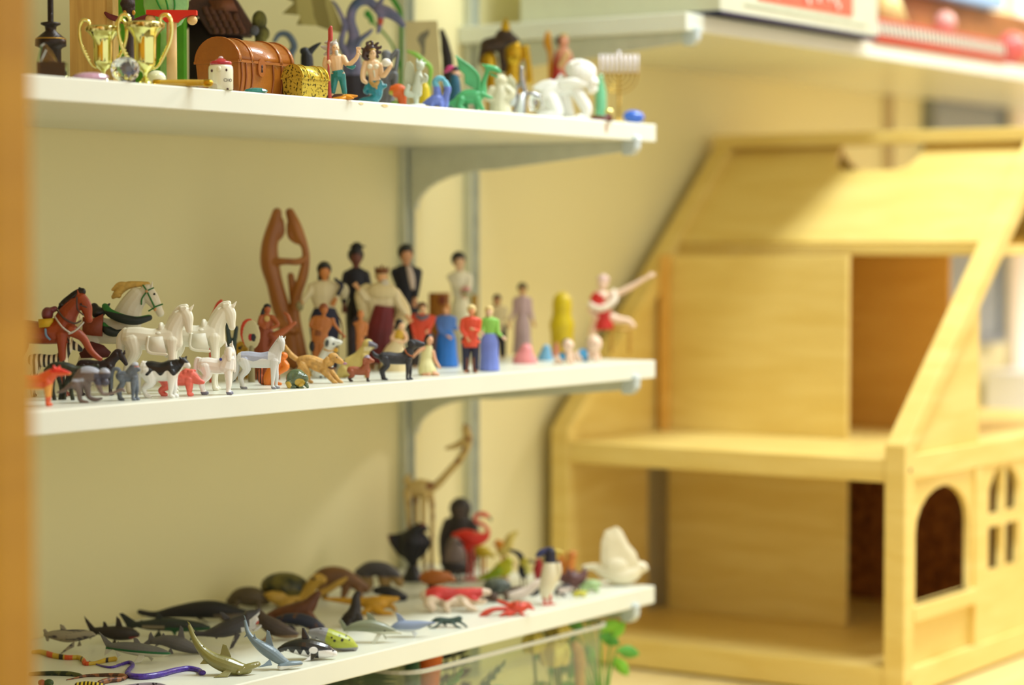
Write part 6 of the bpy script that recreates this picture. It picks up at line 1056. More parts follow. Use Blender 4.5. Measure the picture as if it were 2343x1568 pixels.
f.add('stem', M(76, 160, 50, 0.5, var=0.1), [T((1280, -60, 0, 30), (1360, 60, 0, 34), (1410, 160, 0, 28), (1420, 400, 0, 20), (1400, f.by, 0, 24))]); f.add('leaf', M(60, 150, 50, 0.5), [E(1030, 170, 0, 44, 50, 24), E(1070, 230, 0, 34, 60, 24), T((1080, 250, 0, 16), (1300, 500, 0, 16), (1400, 800, 0, 16))]); f.done()
f = U('toy_crow', 'small black toy bird with lifted tail behind the gold chest', 'toy bird', K2, 330, 0.09, 1.3)
f.add('body', M(18, 20, 28, 0.5), [T((300, 600, 0, 50), (320, 700, 0, 74), (320, f.by-40, 0, 80)), T((320, 640, 0, 50), (390, 570, 0, 34), (440, 530, 0, 22), (478, 505, 0, 10)), E(280, 600, -10, 44, 44, 40)]); f.done()
SK2 = M(238, 206, 164, 0.4, var=0.03); TEAL = M(28, 142, 140, 0.3, coat=0.4, var=0.1, scale=160)
f = U('merman_figurine', 'bearded grey haired man figurine in teal scaly breeches holding a tall red staff', 'figurine', K2, 660, 0.012, 0.75); b = f.by
f.add('body', SK2, [E(652, 570, -6, 44, 58, 48), E(684, 576, -30, 12, 12, 12), T((650, 610, 0, 34), (650, 650, 0, 36)), T((650, 680, 0, 92, 56), (660, 740, 0, 84, 58), (668, 810, 0, 66, 48), (680, 870, 0, 62, 46)), T((740, 680, 0, 42), (780, 740, -20, 34), (820, 752, -34, 30), (890, 690, -40, 25), (915, 640, -40, 22)), E(920, 612, -40, 26, 32, 16)]+[T((904+i*12, 596, -40, 7), (898+i*17, 560-6*(i in (1, 2)), -42, 6)) for i in range(4)]+[T((936, 624, -44, 8), (956, 640, -50, 7)),
    T((550, 690, 0, 42), (530, 760, -20, 32), (560, 800, -50, 26), (580, 740, -60, 24)), E(578, 730, -66, 26, 30, 26), T((640, 860, 0, 40), (640, 950, 0, 30), (620, 1080, 0, 22)), T((720, 860, 0, 40), (730, 960, 0, 30), (750, 1080, 0, 22)), T((612, b-60, 0, 24), (610, b-20, -14, 26)), T((754, b-60, 0, 24), (760, b-20, -20, 26))])
f.add('hair', M(206, 204, 196, 0.6, var=0.08), [E(640, 530, 10, 48, 50, 44), T((620, 520, 10, 30), (560, 500, 20, 24), (530, 500, 20, 12)), T((620, 560, 10, 34), (540, 560, 20, 30), (490, 545, 20, 14)), T((620, 600, 20, 30), (560, 620, 20, 26), (520, 636, 20, 12)), T((640, 500, 0, 22), (660, 466, 0, 8))])
f.add('beard', M(214, 214, 206, 0.6), [T((664, 606, -34, 22), (668, 640, -36, 18), (662, 660, -34, 8))]); f.add('breeches', TEAL, [T((680, 850, 0, 76, 56), (680, 890, 0, 74, 54)), T((644, 880, 0, 48, 44), (634, 980, 0, 38, 36), (622, 1070, 0, 30)), T((722, 880, 0, 48, 44), (740, 980, 0, 38, 36), (756, 1080, 0, 30))])
f.add('cuff', TEAL, [T((800, 770, -30, 26), (850, 790, -30, 24), (880, 776, -30, 12))])
f.add('staff', M(196, 84, 76, 0.4), [T((604, 330, -70, 20), (604, 470, -70, 22), (580, 490, -70, 16), (572, 700, -70, 14), (580, 900, -68, 16), (590, b, -60, 24)), T((582, 350, -70, 12), (584, 470, -70, 14))])
f.add('rock', M(96, 60, 50, 0.6, var=0.15), [T((580, b-14, 10, 50), (700, b-14, 10, 60), (780, b-14, 10, 40))]); eyes(f, [(668, 560, -48), (640, 562, -50)], 5); f.done()
f = U('starfish', 'orange yellow toy starfish at the merman figurine\'s feet', 'toy starfish', K2, 780, 0.003, 0.9); b = f.by
f.add('body', M(232, 162, 40, 0.4, var=0.08), [T((780, b-30, 0, 34), (720, b-20, 0, 26), (620, b-14, -10, 12)), T((780, b-34, 0, 34), (840, b-40, 0, 24), (900, b-44, 0, 12)), T((780, b-26, -10, 30), (830, b-20, -50, 20), (860, b-14, -70, 10)), T((780, b-26, 0, 30), (740, b-14, -60, 16), (700, b-10, -80, 8)), T((780, b-30, 20, 30), (800, b-20, 80, 12))]); f.done()
f = U('mermaid_figurine', 'mermaid figurine with wild dark curls holding up a white ball, teal tail', 'figurine', K2, 1090, 0.014, 0.75); b = f.by
f.add('body', SK2, [E(1085, 640, -10, 44, 66, 48), T((1075, 690, 0, 26), (1080, 720, 0, 30)), T((1080, 740, 0, 84, 52), (1090, 800, 0, 78, 56), (1100, 880, 0, 62, 48), (1110, 960, 0, 76, 56)), T((1000, 740, 0, 36), (975, 840, -10, 34), (975, 930, -30, 30), (1010, 965, -50, 24)), T((1170, 760, 0, 30), (1200, 890, -30, 30), (1260, 830, -40, 26), (1300, 770, -44, 22)), E(1290, 750, -44, 28, 26, 20)]+[T((1270-i*10, 770, -58+i*4, 7), (1246-i*10, 780, -64, 6)) for i in range(4)])
f.add('hair', M(70, 44, 40, 0.35, coat=0.4, var=0.08), [E(1060, 590, 16, 84, 76, 60), T((1010, 600, 10, 44), (990, 660, 10, 36), (1030, 700, 10, 26))]+[T((1060+dx*0.5, 560, 0, 20), (1060+dx, 560+dy, -6, 18), (1060+dx+ex_, 560+dy-16, -6, 12)) for dx, dy, ex_ in ((-40, -50, 20), (20, -60, -20), (70, -40, 20), (110, 0, 14), (-80, 20, -20), (-70, 60, -20), (100, 60, 16), (80, 110, 10))])
f.add('crown', M(206, 176, 90, 0.3, 0.5), [T((1060, 590, -52, 8), (1090, 580, -60, 9), (1120, 590, -52, 8))], rem=False)
f.add('shell_top', M(236, 230, 206, 0.35), [E(1056, 780, -46, 32, 30, 24), E(1128, 780, -46, 32, 30, 24), T((1100, 830, -50, 14), (1110, 900, -46, 10))])
f.add('ball', M(236, 236, 226, 0.25, coat=0.4), [E(1246, 736, -60, 56, 50, 50)], rem=False)
f.add('belt', M(196, 160, 90, 0.4), [T((1060, 960, -50, 20), (1110, 1000, -66, 30), (1150, 960, -50, 20)), T((1120, 1000, -64, 24), (1140, 1060, -60, 8))])
f.add('tail', M(30, 140, 156, 0.3, coat=0.5, var=0.12, scale=200), [T((1110, 980, 0, 100, 66), (1120, 1060, -10, 90, 66), (1120, 1130, -20, 66), (1060, b-40, -30, 44), (980, b-40, -30, 28), (930, b-30, -30, 14)), T((1030, 1010, 0, 40), (1000, 1060, 0, 30), (1020, 1090, 0, 16)), T((1190, 1010, 0, 44), (1230, 1000, 0, 24)), T((1160, 1100, -20, 30), (1120, b-20, -30, 34))]); eyes(f, [(1070, 634, -54), (1102, 632, -54)], 5); f.done()
f = U('gargoyle_figurine', 'grey crouching gargoyle figurine right behind the mermaid', 'figurine', K2, 1280, 0.05, 1.0); b = f.by
f.add('body', M(116, 118, 120, 0.6, var=0.1), [E(1240, 630, 0, 60, 44, 46), T((1240, 650, 0, 50), (1250, 760, 0, 70, 56), (1240, 900, 0, 80, 60), (1250, 1050, 0, 90, 70), (1230, b, 0, 110, 80)), T((1300, 680, -10, 30), (1360, 600, -10, 26), (1380, 620, -10, 22), (1360, 760, -20, 24), (1340, 860, -20, 30)), T((1300, 900, -20, 44), (1350, 870, -40, 34), (1340, 1000, -40, 30), (1300, 1100, -40, 30), (1280, b-10, -50, 28))]); f.done()
f = U('toy_bird', 'orange red toy bird with green feet behind the pale fairy', 'toy bird', K2, 1380, 0.03, 1.0); b = f.by
f.add('body', M(228, 112, 40, 0.4, var=0.08), [E(1380, 1060, 0, 96, 84, 70), T((1420, 1100, 0, 60), (1430, b-30, 0, 46)), T((1320, 1040, 0, 44), (1300, 1080, 0, 30))], paint=[(M(196, 186, 60, 0.4), lambda X, Y, d: X < 1320 and Y > 1060)])
f.add('leaf', M(120, 160, 40, 0.5), [E(1340, b-40, -30, 50, 30, 30)]); f.done()
f = U('fairy_figurine', 'pale grey green winged fairy figurine on a white base', 'figurine', K2, 1600, 0.012, 0.9); b = f.by; FW = M(206, 216, 200, 0.4, var=0.01)
f.add('body', FW, [E(1640, 770, 0, 50, 56, 48), T((1630, 820, 0, 26), (1620, 870, 0, 40), (1610, 960, 0, 48), (1600, 1050, 0, 62, 50), (1590, 1110, 0, 40), (1590, b-30, 0, 26)), T((1640, 890, -20, 24), (1700, 950, -30, 22), (1716, 900, -40, 18), (1690, 870, -44, 14)), T((1620, 890, 0, 24), (1650, 970, -20, 20), (1690, 920, -40, 16)), T((1600, 730, 0, 16), (1600, 690, 0, 8)), T((1640, 720, 0, 18), (1660, 700, 0, 10)), T((1670, 740, 0, 18), (1700, 740, 0, 10)), T((1500, 1010, 0, 30), (1480, 1090, 0, 34), (1540, 1100, 0, 40), (1620, 1090, 0, 40))])
f.add('wing', M(190, 196, 168, 0.4, var=0.01), [PL([(1590, 940), (1560, 760), (1520, 712), (1470, 730), (1446, 820), (1450, 930), (1490, 1010), (1560, 1000)], 26, 18, 0.6)])
f.add('base', M(232, 240, 234, 0.4), [LA(1590, [(b-30, 60), (b-24, 104), (b, 110)], sq=0.6)], rem=False); f.done()
f = U('toy_duck', 'yellow toy duck behind the fairy figurine', 'toy bird', K2, 1690, 0.06, 1.1); b = f.by
f.add('body', M(226, 200, 40, 0.4), [T((1690, 980, 0, 34), (1690, 1060, 0, 60), (1690, b, 0, 70))]); f.done()
f = U('picture_card', 'cream card with grey figure print leaning at the back of the top shelf', 'card', K2, 1690, 0.15, 1.2); b = f.by
f.add('card', M(206, 190, 140, 0.6, var=0.02), [EX([(1466, 255), (1838, 246), (1920, b), (1500, b)], -6, 8)], rem=False, smooth=False)
f.add('print', M(130, 124, 100, 0.6, var=0.1), [EX([(1600, 460), (1640, 400), (1720, 360), (1740, 340), (1745, 400), (1700, 470), (1690, 640), (1660, 680), (1650, 560)], -9, -6)], rem=False, smooth=False); f.done()
f = U('statuette', 'slim black statuette between the cream card and the gold heads', 'statuette', K2, 1950, 0.16, 1.4); b = f.by
f.add('body', M(40, 30, 28, 0.5), [T((1890, 370, 0, 30), (1920, 480, 0, 46), (1940, 600, 0, 60), (1960, 760, 0, 66), (1970, b, 0, 80))]); f.done()
f = U('plastic_plant', 'lime green toy stem arching over the fairy figurine', 'toy plant', K2, 1660, 0.09, 1.1); b = f.by
f.add('stem', M(140, 190, 70, 0.5, var=0.05), [T((1490, 600, 0, 14), (1590, 640, 0, 26), (1680, 720, 0, 30), (1760, 800, 0, 26), (1740, 1000, 0, 20), (1720, b, 0, 24))]); f.done()
f = U('toy_dinosaur', 'lavender blue toy dinosaur with curled neck right of the fairy figurine', 'toy dinosaur', K2, 1800, 0.02, 1.0); b = f.by
f.add('body', M(120, 140, 214, 0.4, var=0.1), [T((1680, b-60, 0, 20), (1760, b-80, 0, 60), (1840, b-100, 0, 74), (1900, b-60, 0, 50)), T((1840, 1120, 0, 50), (1830, 1020, 0, 40), (1810, 960, 0, 36), (1850, 915, 0, 34), (1900, 920, 0, 30)), T((1930, 960, 0, 34), (1960, 1040, 0, 40), (1940, 1120, 0, 40), (1930, b-40, 0, 40)), T((1780, b-60, -40, 30), (1770, b-14, -50, 24)), T((1880, b-60, -40, 30), (1890, b-14, -50, 24))], paint=[(M(116, 190, 210, 0.4), lambda X, Y, d: Y < 1010)]); f.done()
f = U('witch_figurine', 'small witch figurine with pink hat and teal robe left of the green dragon', 'figurine', K2, 2040, 0.06, 1.1); b = f.by
f.add('body', M(214, 170, 140, 0.5), [E(2050, 860, 0, 44, 48, 40), E(2100, 880, -10, 20, 16, 16)]); f.add('robe', M(30, 96, 120, 0.5, var=0.1), [T((2040, 900, 0, 50), (2040, 1000, 0, 70), (2030, b, 0, 100))])
f.add('hat', M(206, 70, 130, 0.4), [T((1926, 840, 0, 16), (1970, 805, 0, 34), (2010, 790, 0, 30))]); f.add('hair', M(40, 30, 40, 0.5), [E(2050, 810, 6, 50, 38, 40)]); f.done()
# right half
f = U('toy_dragon', 'mint green toy dragon with raised wings near the middle right of the top shelf', 'toy dragon', K3, 120, 0.016, 1.0); b = f.by
GD = M(92, 190, 128, 0.35, coat=0.2, var=0.06)
f.add('body', GD, [T((-120, 1010, 0, 16), (-40, 980, 0, 34), (60, 930, 0, 74), (170, 920, 0, 82), (240, 880, 0, 56), (260, 780, 0, 32), (290, 690, 0, 26), (310, 640, -10, 30)), T((300, 620, -10, 34), (380, 640, -20, 34), (430, 665, -24, 18)), T((290, 610, -10, 20), (250, 590, -10, 10)), T((340, 690, -20, 16), (400, 720, -20, 12)), T((30, 960, -50, 46), (10, 1030, -60, 30), (50, b-14, -70, 26)), T((200, 960, -50, 40), (220, 1010, -60, 28), (250, b-14, -70, 24)), T((240, 900, -40, 26), (310, 930, -60, 18), (350, 940, -60, 12)), T((60, 960, 60, 36), (80, b-14, 70, 24)), T((180, 960, 60, 34), (190, b-14, 70, 24)), T((-60, 1000, 0, 30), (0, b-30, 0, 40), (60, b-20, 0, 30))])
f.add('wing', GD, [PL([(200, 860), (210, 720), (130, 620), (40, 560), (-30, 500), (0, 640), (60, 700), (60, 790), (130, 830)], -40, 16, 0.5), T((-30, 505, -46, 10), (60, 570, -46, 12), (140, 630, -46, 14), (210, 720, -44, 14), (210, 850, -40, 16))]); f.done()
f = U('cherub_figurine', 'cream seated angel figurine between the green dragon and the silver figure', 'figurine', K3, 430, 0.03, 1.2); b = f.by
f.add('body', M(222, 218, 188, 0.5, var=0.05), [E(440, 760, 0, 70, 70, 60), T((430, 820, 0, 60), (440, 900, 0, 90), (430, 1010, 0, 110), (440, b-10, 0, 120)), T((350, 850, -20, 40), (310, 940, -30, 34), (380, 980, -60, 28)), T((500, 840, -20, 44), (560, 900, -40, 40), (500, 960, -60, 34))]); f.add('wing', M(196, 196, 166, 0.5, var=0.05), [PL([(500, 880), (480, 740), (540, 690), (600, 760), (610, 880), (560, 960)], 40, 30)]); f.done()
f = U('crystal_figurine', 'silver and glass wheeled figurine in front of the gold heads', 'figurine', K3, 700, 0.014, 1.0); b = f.by
SIL = M(176, 176, 178, 0.2, 0.9, var=0.05)
f.add('body', SIL, [T((655, 630, 0, 24), (655, 700, 0, 26), (665, 780, 0, 34), (690, 860, 0, 26), (700, 940, 0, 20)), T((640, 780, 0, 20), (600, 860, 0, 20), (620, 960, 0, 20), (570, b-16, 0, 18)), T((700, 900, 0, 22), (760, 890, 0, 24), (840, 920, 0, 22)), T((690, 940, 0, 16), (690, b-10, 0, 14))])
v, fc = E(800, 990, 0, 76, 100, 34, n=14, m=10); f.add('wheel', glass('figurine_glass', (0.9, 0.94, 0.95)), [(v, fc)], rem=False)
f.add('hub', SIL, [E(805, 990, -36, 22, 30, 6)], rem=False); f.add('panel', M(226, 232, 232, 0.1, coat=1), [EX([(600, b), (640, 900), (690, 880), (680, b)], -30, -10), E(560, 960, 0, 50, 70, 30)], rem=False); f.done()
f = U('gold_statue', 'gold statue heads with dark coiled hair and gold topknot', 'statue', K3, 520, 0.13, 1.4); b = f.by
f.add('face', GOLD2, [E(570, 480, 0, 110, 150, 100), E(320, 560, 30, 90, 120, 90), E(590, 520, -96, 16, 40, 20), T((570, 600, 0, 70), (560, 760, 0, 90), (540, b, 0, 150)), T((330, 640, 30, 60), (360, 800, 30, 80), (400, b, 30, 110)), T((700, 420, 0, 40), (730, 600, 0, 34), (740, 760, 0, 40))])
f.add('hair', M(70, 46, 24, 0.5, var=0.2, scale=160), [E(480, 290, 20, 100, 80, 80), T((300, 390, 30, 80), (420, 370, 20, 90), (540, 360, 20, 100)), T((260, 430, 30, 40), (230, 560, 30, 30)), T((470, 460, 0, 60), (470, 640, 0, 40))]); f.add('topknot', M(206, 170, 40, 0.35, 0.6), [T((490, 250, 10, 50), (490, 180, 10, 46), (495, 120, 10, 18))]); f.done()
f = U('goddess_figurine', 'figurine in red robe with black hair and a golden raised staff behind the white cherub', 'figurine', K3, 1080, 0.12, 1.3); b = f.by
f.add('body', M(222, 160, 130, 0.5), [E(1100, 350, -10, 54, 66, 54), T((1090, 400, 0, 30), (1090, 440, 0, 30)), T((1100, 460, 0, 80, 54), (1090, 560, 0, 64), (1080, 640, 0, 70)), T((1150, 470, -10, 30), (1180, 560, -30, 26), (1130, 600, -60, 22))])
f.add('hair', BLK, [E(1060, 340, 10, 44, 60, 50)]); f.add('crown', M(190, 170, 90, 0.4, 0.5), [E(1100, 285, 0, 44, 24, 40)]); f.add('robe', M(176, 50, 40, 0.5, var=0.06), [T((1050, 480, 10, 44), (1040, 600, 10, 60), (1050, 760, 0, 90), (1060, b, 0, 110))]); f.add('sash', M(220, 190, 130, 0.5), [T((1140, 470, -50, 24), (1110, 540, -70, 22), (1060, 600, -60, 26))])
f.add('staff', M(206, 150, 40, 0.35, 0.5), [T((935, 270, 0, 30), (930, 360, 0, 44), (950, 430, 0, 36), (960, 560, 0, 24), (950, b, 0, 22))]); f.done()
f = U('cherub_statue', 'big glossy white cherub statue crawling with bowed head at the right of the top shelf', 'statue', K3, 1120, 0.03, 1.1); b = f.by
CH = M(244, 245, 238, 0.25, coat=0.5, var=0)
f.add('body', CH, [E(1290, 690, 0, 160, 150, 130), E(1400, 780, -40, 70, 66, 60), E(1452, 780, -60, 20, 18, 18), E(1400, 850, -40, 60, 50, 50), T((1200, 800, 0, 100), (1100, 830, 0, 90), (980, 860, 0, 100), (930, 940, 0, 110), (930, b-60, 0, 120)),
    T((1080, 790, -70, 44), (1200, 780, -90, 50), (1310, 800, -80, 36)), T((980, 980, -70, 90), (1020, b-60, -100, 80), (940, b-40, -120, 60), (860, b-34, -110, 40)), T((1230, 860, -30, 70), (1290, 960, -50, 66), (1340, 1060, -60, 60), (1320, b-30, -70, 44), (1260, b-24, -100, 36)), T((1100, 900, 40, 80), (1150, b-40, 60, 70))]+[T((1240-i*18, b-20, -120+i*20, 14), (1200-i*18, b-14, -134+i*20, 12)) for i in range(4)])
f.add('hair', CH, [E(1260, 640, 20, 150, 110, 130)]+[E(1180+40*i, 590-26*math.sin(i), -90+10*i, 34, 30, 30) for i in range(5)], vox=1.3)
f.add('wing', CH, [PL([(1040, 790), (960, 745), (860, 770), (770, 830), (800, 870), (900, 870), (1000, 880)], -60, 40, 0.5), PL([(1000, 770), (1060, 680), (1120, 700), (1100, 790)], 60, 30, 0.5)]); f.done()
f = U('menorah', 'small brass menorah with nine white candles at the right end of the top shelf', 'menorah', K3, 1680, 0.06, 1.0); b = f.by
BR2 = M(190, 156, 70, 0.25, 1.0, var=0.03)
f.add('stem', BR2, [LA(1680, [(640, 14), (700, 10), (1000, 12), (1010, 24), (1024, 12), (b-40, 14), (b-26, 60), (b, 90)], n=20)], rem=False)
for i, rr in enumerate((50, 98, 146, 196)):
    q = [(1680+rr*math.cos(a), 690+ (rr*1.0)*math.sin(a), 0, 7) for a in [PI*k/8 for k in range(9)]]
    f.add('arm', BR2, [T(*q, seg=2, n=8)], rem=False)
for i in range(9):
    x = 1680+(i-4)*48; f.add('cup', BR2, [LA(x, [(672, 12), (676, 20), (692, 18), (700, 6)], n=14)], rem=False)
    f.add('candle', M(240, 232, 236, 0.4, var=0), [LA(x, [((444 if i == 4 else 484), 4), ((446 if i == 4 else 486), 14), (676, 15)], n=14)], rem=False)
f.done()
f = U('glass_bottle', 'slim sea green glass bottle behind the white cherub', 'bottle', K3, 1490, 0.055, 1.0); b = f.by
f.add('bottle', M(120, 196, 150, 0.15, coat=0.8, var=0.03), [LA(1490, [(690, 20), (740, 24), (780, 36), (880, 60), (b-10, 66), (b, 60)])], rem=False); f.done()
f = U('wooden_stand', 'small red brown wooden stand with a polished brass ball', 'stand', K3, 1500, 0.008, 1.0); b = f.by
f.add('slab', M(116, 46, 26, 0.4, var=0.1), [BX(1396, 1610, b-52, b, -60, 60)], rem=False); f.add('ball', GOLD, [E(1575, b-92, 0, 46, 42, 44, n=24, m=16)], rem=False); f.done()
f = U('glass_pebble', 'smooth bright blue glass pebble at the right end of the top shelf', 'pebble', K3, 1830, 0.012, 1.0); b = f.by
f.add('pebble', M(44, 112, 216, 0.15, coat=0.8, var=0.05, scale=20), [E(1838, b-72, 0, 116, 72, 90, rot=6)], rem=False); f.done()

# ================================================================== overhead shelf: boxes
def wb(nm, lb, c, x0, x1, y0, y1, z0, z1, mat, bev=0.002):
    e = empty(nm, ((x0+x1)/2, (y0+y1)/2, z0)); tag(e, lb, c); hx, hy = (x1-x0)/2, (y1-y0)/2
    boxo('carton', (-hx, hx, -hy, hy, 0, z1-z0), mat, e, bev); return e, hx, hy
e, hx, hy = wb('game_box', 'large cream board game box with red printing on the overhead right shelf', 'game box', 0.100, 0.487, -0.020, 0.24, S4, 0.42, M(206, 208, 184, 0.4, var=0.01))
boxo('base_edge', (-hx-0.001, hx+0.001, -hy-0.0012, hy, 0, 0.004), M(44, 50, 84, 0.4, var=0), e, 0.0003)
boxo('spine', (hx-0.0005, hx+0.001, -hy, hy, 0.004, 0.175), M(206, 206, 196, 0.4), e, 0.0003)
boxo('printed_panel', (-0.11, 0.125, -hy-0.0011, -hy, 0.022, 0.16), M(222, 104, 80, 0.4, var=0.05), e, 0.0003)
for i, x in enumerate((-0.07, -0.045, -0.02, 0.005, 0.03, 0.055, 0.08)):
    boxo('letter_stroke', [(x-0.003, x+0.003, -hy-0.0017, -hy-0.0010, 0.028+0.004*(i % 3), 0.10), (x-0.003, x+0.010, -hy-0.0017, -hy-0.0010, 0.028+0.004*(i % 3), 0.034+0.004*(i % 3))], M(238, 222, 206, 0.4, var=0), e, 0.0002)
boxo('green_print', (0.075, 0.090, -hy-0.0018, -hy-0.0011, 0.056, 0.12), M(140, 190, 90, 0.4), e, 0.0002)
boxo('pale_rule', (-0.14, 0.165, -hy-0.0013, -hy-0.0006, 0.014, 0.016), M(196, 206, 180, 0.4), e, 0)
e, hx, hy = wb('striped_box', 'long low red box with black and white slanted stripes on the overhead shelf', 'box', 0.515, 0.93, -0.004, 0.08, S4, S4+0.030, M(190, 60, 34, 0.4, var=0.05))
n = 32
for nm, mt, off in (('white_stripes', M(232, 226, 210, 0.4, var=0), 0.0), ('black_stripes', M(30, 30, 32, 0.4, var=0), 0.5)):
    bm = bmesh.new()
    for i in range(n):
        x = -hx+0.006+(i+off)*(2*hx-0.01)/n; w = (2*hx-0.01)/n*0.5
        vv = [bm.verts.new(Vector(p)) for p in ((x, -hy-0.0008, 0.010), (x+w, -hy-0.0008, 0.010), (x+w-0.004, -hy-0.0008, 0.025), (x-0.004, -hy-0.0008, 0.025), (x, -hy+0.001, 0.010), (x+w, -hy+0.001, 0.010), (x+w-0.004, -hy+0.001, 0.025), (x-0.004, -hy+0.001, 0.025))]
        for q in ((0, 1, 2, 3), (7, 6, 5, 4), (0, 4, 5, 1), (1, 5, 6, 2), (2, 6, 7, 3), (3, 7, 4, 0)): bm.faces.new([vv[j] for j in q])
    me = bpy.data.meshes.new(nm); bm.to_mesh(me); bm.free(); o = link(nm, me, mt, e, False)
e, hx, hy = wb('wooden_crate', 'brown wooden crate under the blue edged box on the overhead shelf', 'crate', 0.62, 1.25, 0.09, 0.27, S4, 0.335, M(160, 104, 46, 0.5, var=0.12, scale=20))
e, hx, hy = wb('game_box', 'sky blue edged game box with red and yellow picture, at the top right corner', 'game box', 0.66, 1.10, 0.07, 0.27, 0.3355, 0.45, M(150, 190, 226, 0.4, var=0.02))
boxo('picture', (-hx+0.03, hx-0.03, -hy-0.0011, -hy, 0.025, 0.11), M(206, 70, 50, 0.4, var=0.2, scale=30), e, 0.0003); boxo('yellow_patch', (0.06, 0.15, -hy-0.0018, -hy-0.0008, 0.03, 0.09), M(226, 180, 60, 0.4), e, 0.0003)
e, hx, hy = wb('red_carton', 'dark red carton behind the cream game box on the overhead shelf', 'box', 0.50, 0.60, 0.09, 0.25, S4, 0.44, M(150, 44, 32, 0.45, var=0.15, scale=20))
o = link('toy_cone', from_pv('toy_cone', [([Vector((0.028*math.cos(a*PI/10), 0.028*math.sin(a*PI/10), 0)) for a in range(20)]+[Vector((0.010*math.cos(a*PI/10), 0.010*math.sin(a*PI/10), 0.05)) for a in range(20)], [tuple(range(20)), tuple(range(39, 19, -1))]+[(i, (i+1) % 20, 20+(i+1) % 20, 20+i) for i in range(20)])]), M(226, 206, 140, 0.4), None)
o.location = (0.645, 0.04, S4+0.0305); tag(o, 'cream toy cone on top of the striped red box', 'toy cone')
for (x, y, r, c, lb) in ((0.80, 0.03, 0.016, (226, 170, 160), 'small pale pink ball on the striped red box'), (0.985, 0.012, 0.024, (226, 110, 104), 'coral pink ball right of the striped red box')):
    bm = bmesh.new(); bmesh.ops.create_uvsphere(bm, u_segments=24, v_segments=16, radius=r)
    for v_ in bm.verts: v_.co.y *= 0.9
    me = bpy.data.meshes.new('toy_ball'); bm.to_mesh(me); bm.free(); o = link('toy_ball', me, M(*c, 0.35, coat=0.4, var=0.08), None); o.location = (x, y, (S4+0.0305 if x < 0.9 else S4)+r); tag(o, lb, 'toy ball')

# ================================================================== clear bin and plants below
BX0, BX1, BY0, BY1, BZ = -0.432, -0.085, 0.000, 0.24, -0.3885
def rrect(x0, x1, y0, y1, r, n=6):
    out = []
    for cx, cy, a0 in ((x1-r, y0+r, -PI/2), (x1-r, y1-r, 0), (x0+r, y1-r, PI/2), (x0+r, y0+r, PI)):
        for i in range(n+1): a = a0+i*PI/2/n; out.append((cx+r*math.cos(a), cy+r*math.sin(a)))
    return out
bn = empty('plastic_bin', ((BX0+BX1)/2, 0.12, TZ)); tag(bn, 'clear plastic storage bin full of toy plants below the lowest shelf', 'storage bin')
hx, hy, H = (BX1-BX0)/2, (BY1-BY0)/2, BZ-TZ
out_ = rrect(-hx+0.008, hx-0.008, -hy+0.008, hy-0.008, 0.024); top_ = rrect(-hx, hx, -hy, hy, 0.028); n = len(out_)
vs = [Vector((x, y, 0.001)) for x, y in out_]+[Vector((x, y, H-0.002)) for x, y in top_]
me = bpy.data.meshes.new('shell'); me.from_pydata(vs, [], [tuple(range(n))[::-1]]+[(i, (i+1) % n, n+(i+1) % n, n+i) for i in range(n)]); o = link('shell', me, clear('clear_plastic'), bn)
sm_ = o.modifiers.new('wall', 'SOLIDIFY'); sm_.thickness = 0.0012
vs, fs = [], []
for i, (x, y) in enumerate(top_):
    l = math.hypot(x, y)
    for a, b_ in ((0, -0.0035), (0.0045, -0.0035), (0.0045, 0.0), (0, 0.0)): vs.append(Vector((x+x/l*a, y+y/l*a, H+b_)))
for i in range(n):
    for j in range(4): fs.append((i*4+j, ((i+1) % n)*4+j, ((i+1) % n)*4+(j+1) % 4, i*4+(j+1) % 4))
me = from_pv('rim', [(vs, fs)]); link('rim', me, M(206, 206, 190, 0.2, var=0, alpha=0.75), bn, False)
def frond(lb, base, tip, wd, mat, n=11, droop=0.02, lw=0.006, nm='plastic_fern', c='toy plant', up=Vector((0, 0, 1))):
    """a stem with paired leaflets"""
    B, Tt = Vector(base), Vector(tip); e = empty(nm, (B.x, B.y, TZ+0.0005) if B.z > TZ+0.001 else B); tag(e, lb, c); O = Vector(e.location)
    vs, fs = [], []; pts = []
    for i in range(n+1):
        t = i/n; p = B.lerp(Tt, t); p.z += droop*math.sin(PI*t)*2; pts.append(p-O)
    dirv = (Tt-B).normalized(); side = dirv.cross(Vector((0, 0, 1)) if abs(dirv.z) < 0.9 else Vector((0.3, 1, 0))).normalized()
    for i in range(1, n+1):
        for s_ in (-1, 1):
            w = wd*math.sin(PI*(0.15+0.8*i/n))**0.8; p = pts[i]; q = p+side*s_*w+dirv*w*0.5+Vector((0, 0, -w*0.25)); m_ = (p+q)/2; nn = (q-p).cross(side.cross(dirv)).normalized()*lw
            k = len(vs); th = Vector((0, 0, 0.0006)); a, b_ = m_+nn+Vector((0, 0, w*0.1)), m_-nn+Vector((0, 0, w*0.1))
            vs += [p+th, a+th, q+th, b_+th, p-th, a-th, q-th, b_-th]; fs += [(k, k+1, k+2, k+3), (k+7, k+6, k+5, k+4)]+[(k+j, k+4+j, k+4+(j+1) % 4, k+(j+1) % 4) for j in range(4)]
    o = link('leaflets', from_pv('leaflets', [(vs, fs)]), mat, e, False)
    cv = T(*[(p.x*1000, -p.z*1000, p.y*1000, 1.1) for p in pts[::3]]+[(pts[-1].x*1000, -pts[-1].z*1000, pts[-1].y*1000, 0.6)], n=6, seg=2)
    root = T((pts[0].x*1000, -pts[0].z*1000, pts[0].y*1000, 1.1), (0, 0, 0, 1.3), n=6)
    me = from_pv('stem', [([Vector((p.x, p.z, -p.y))/1000 for p in v_], f_) for v_, f_ in (cv, root)]); link('stem', me, mat, e)
    return e
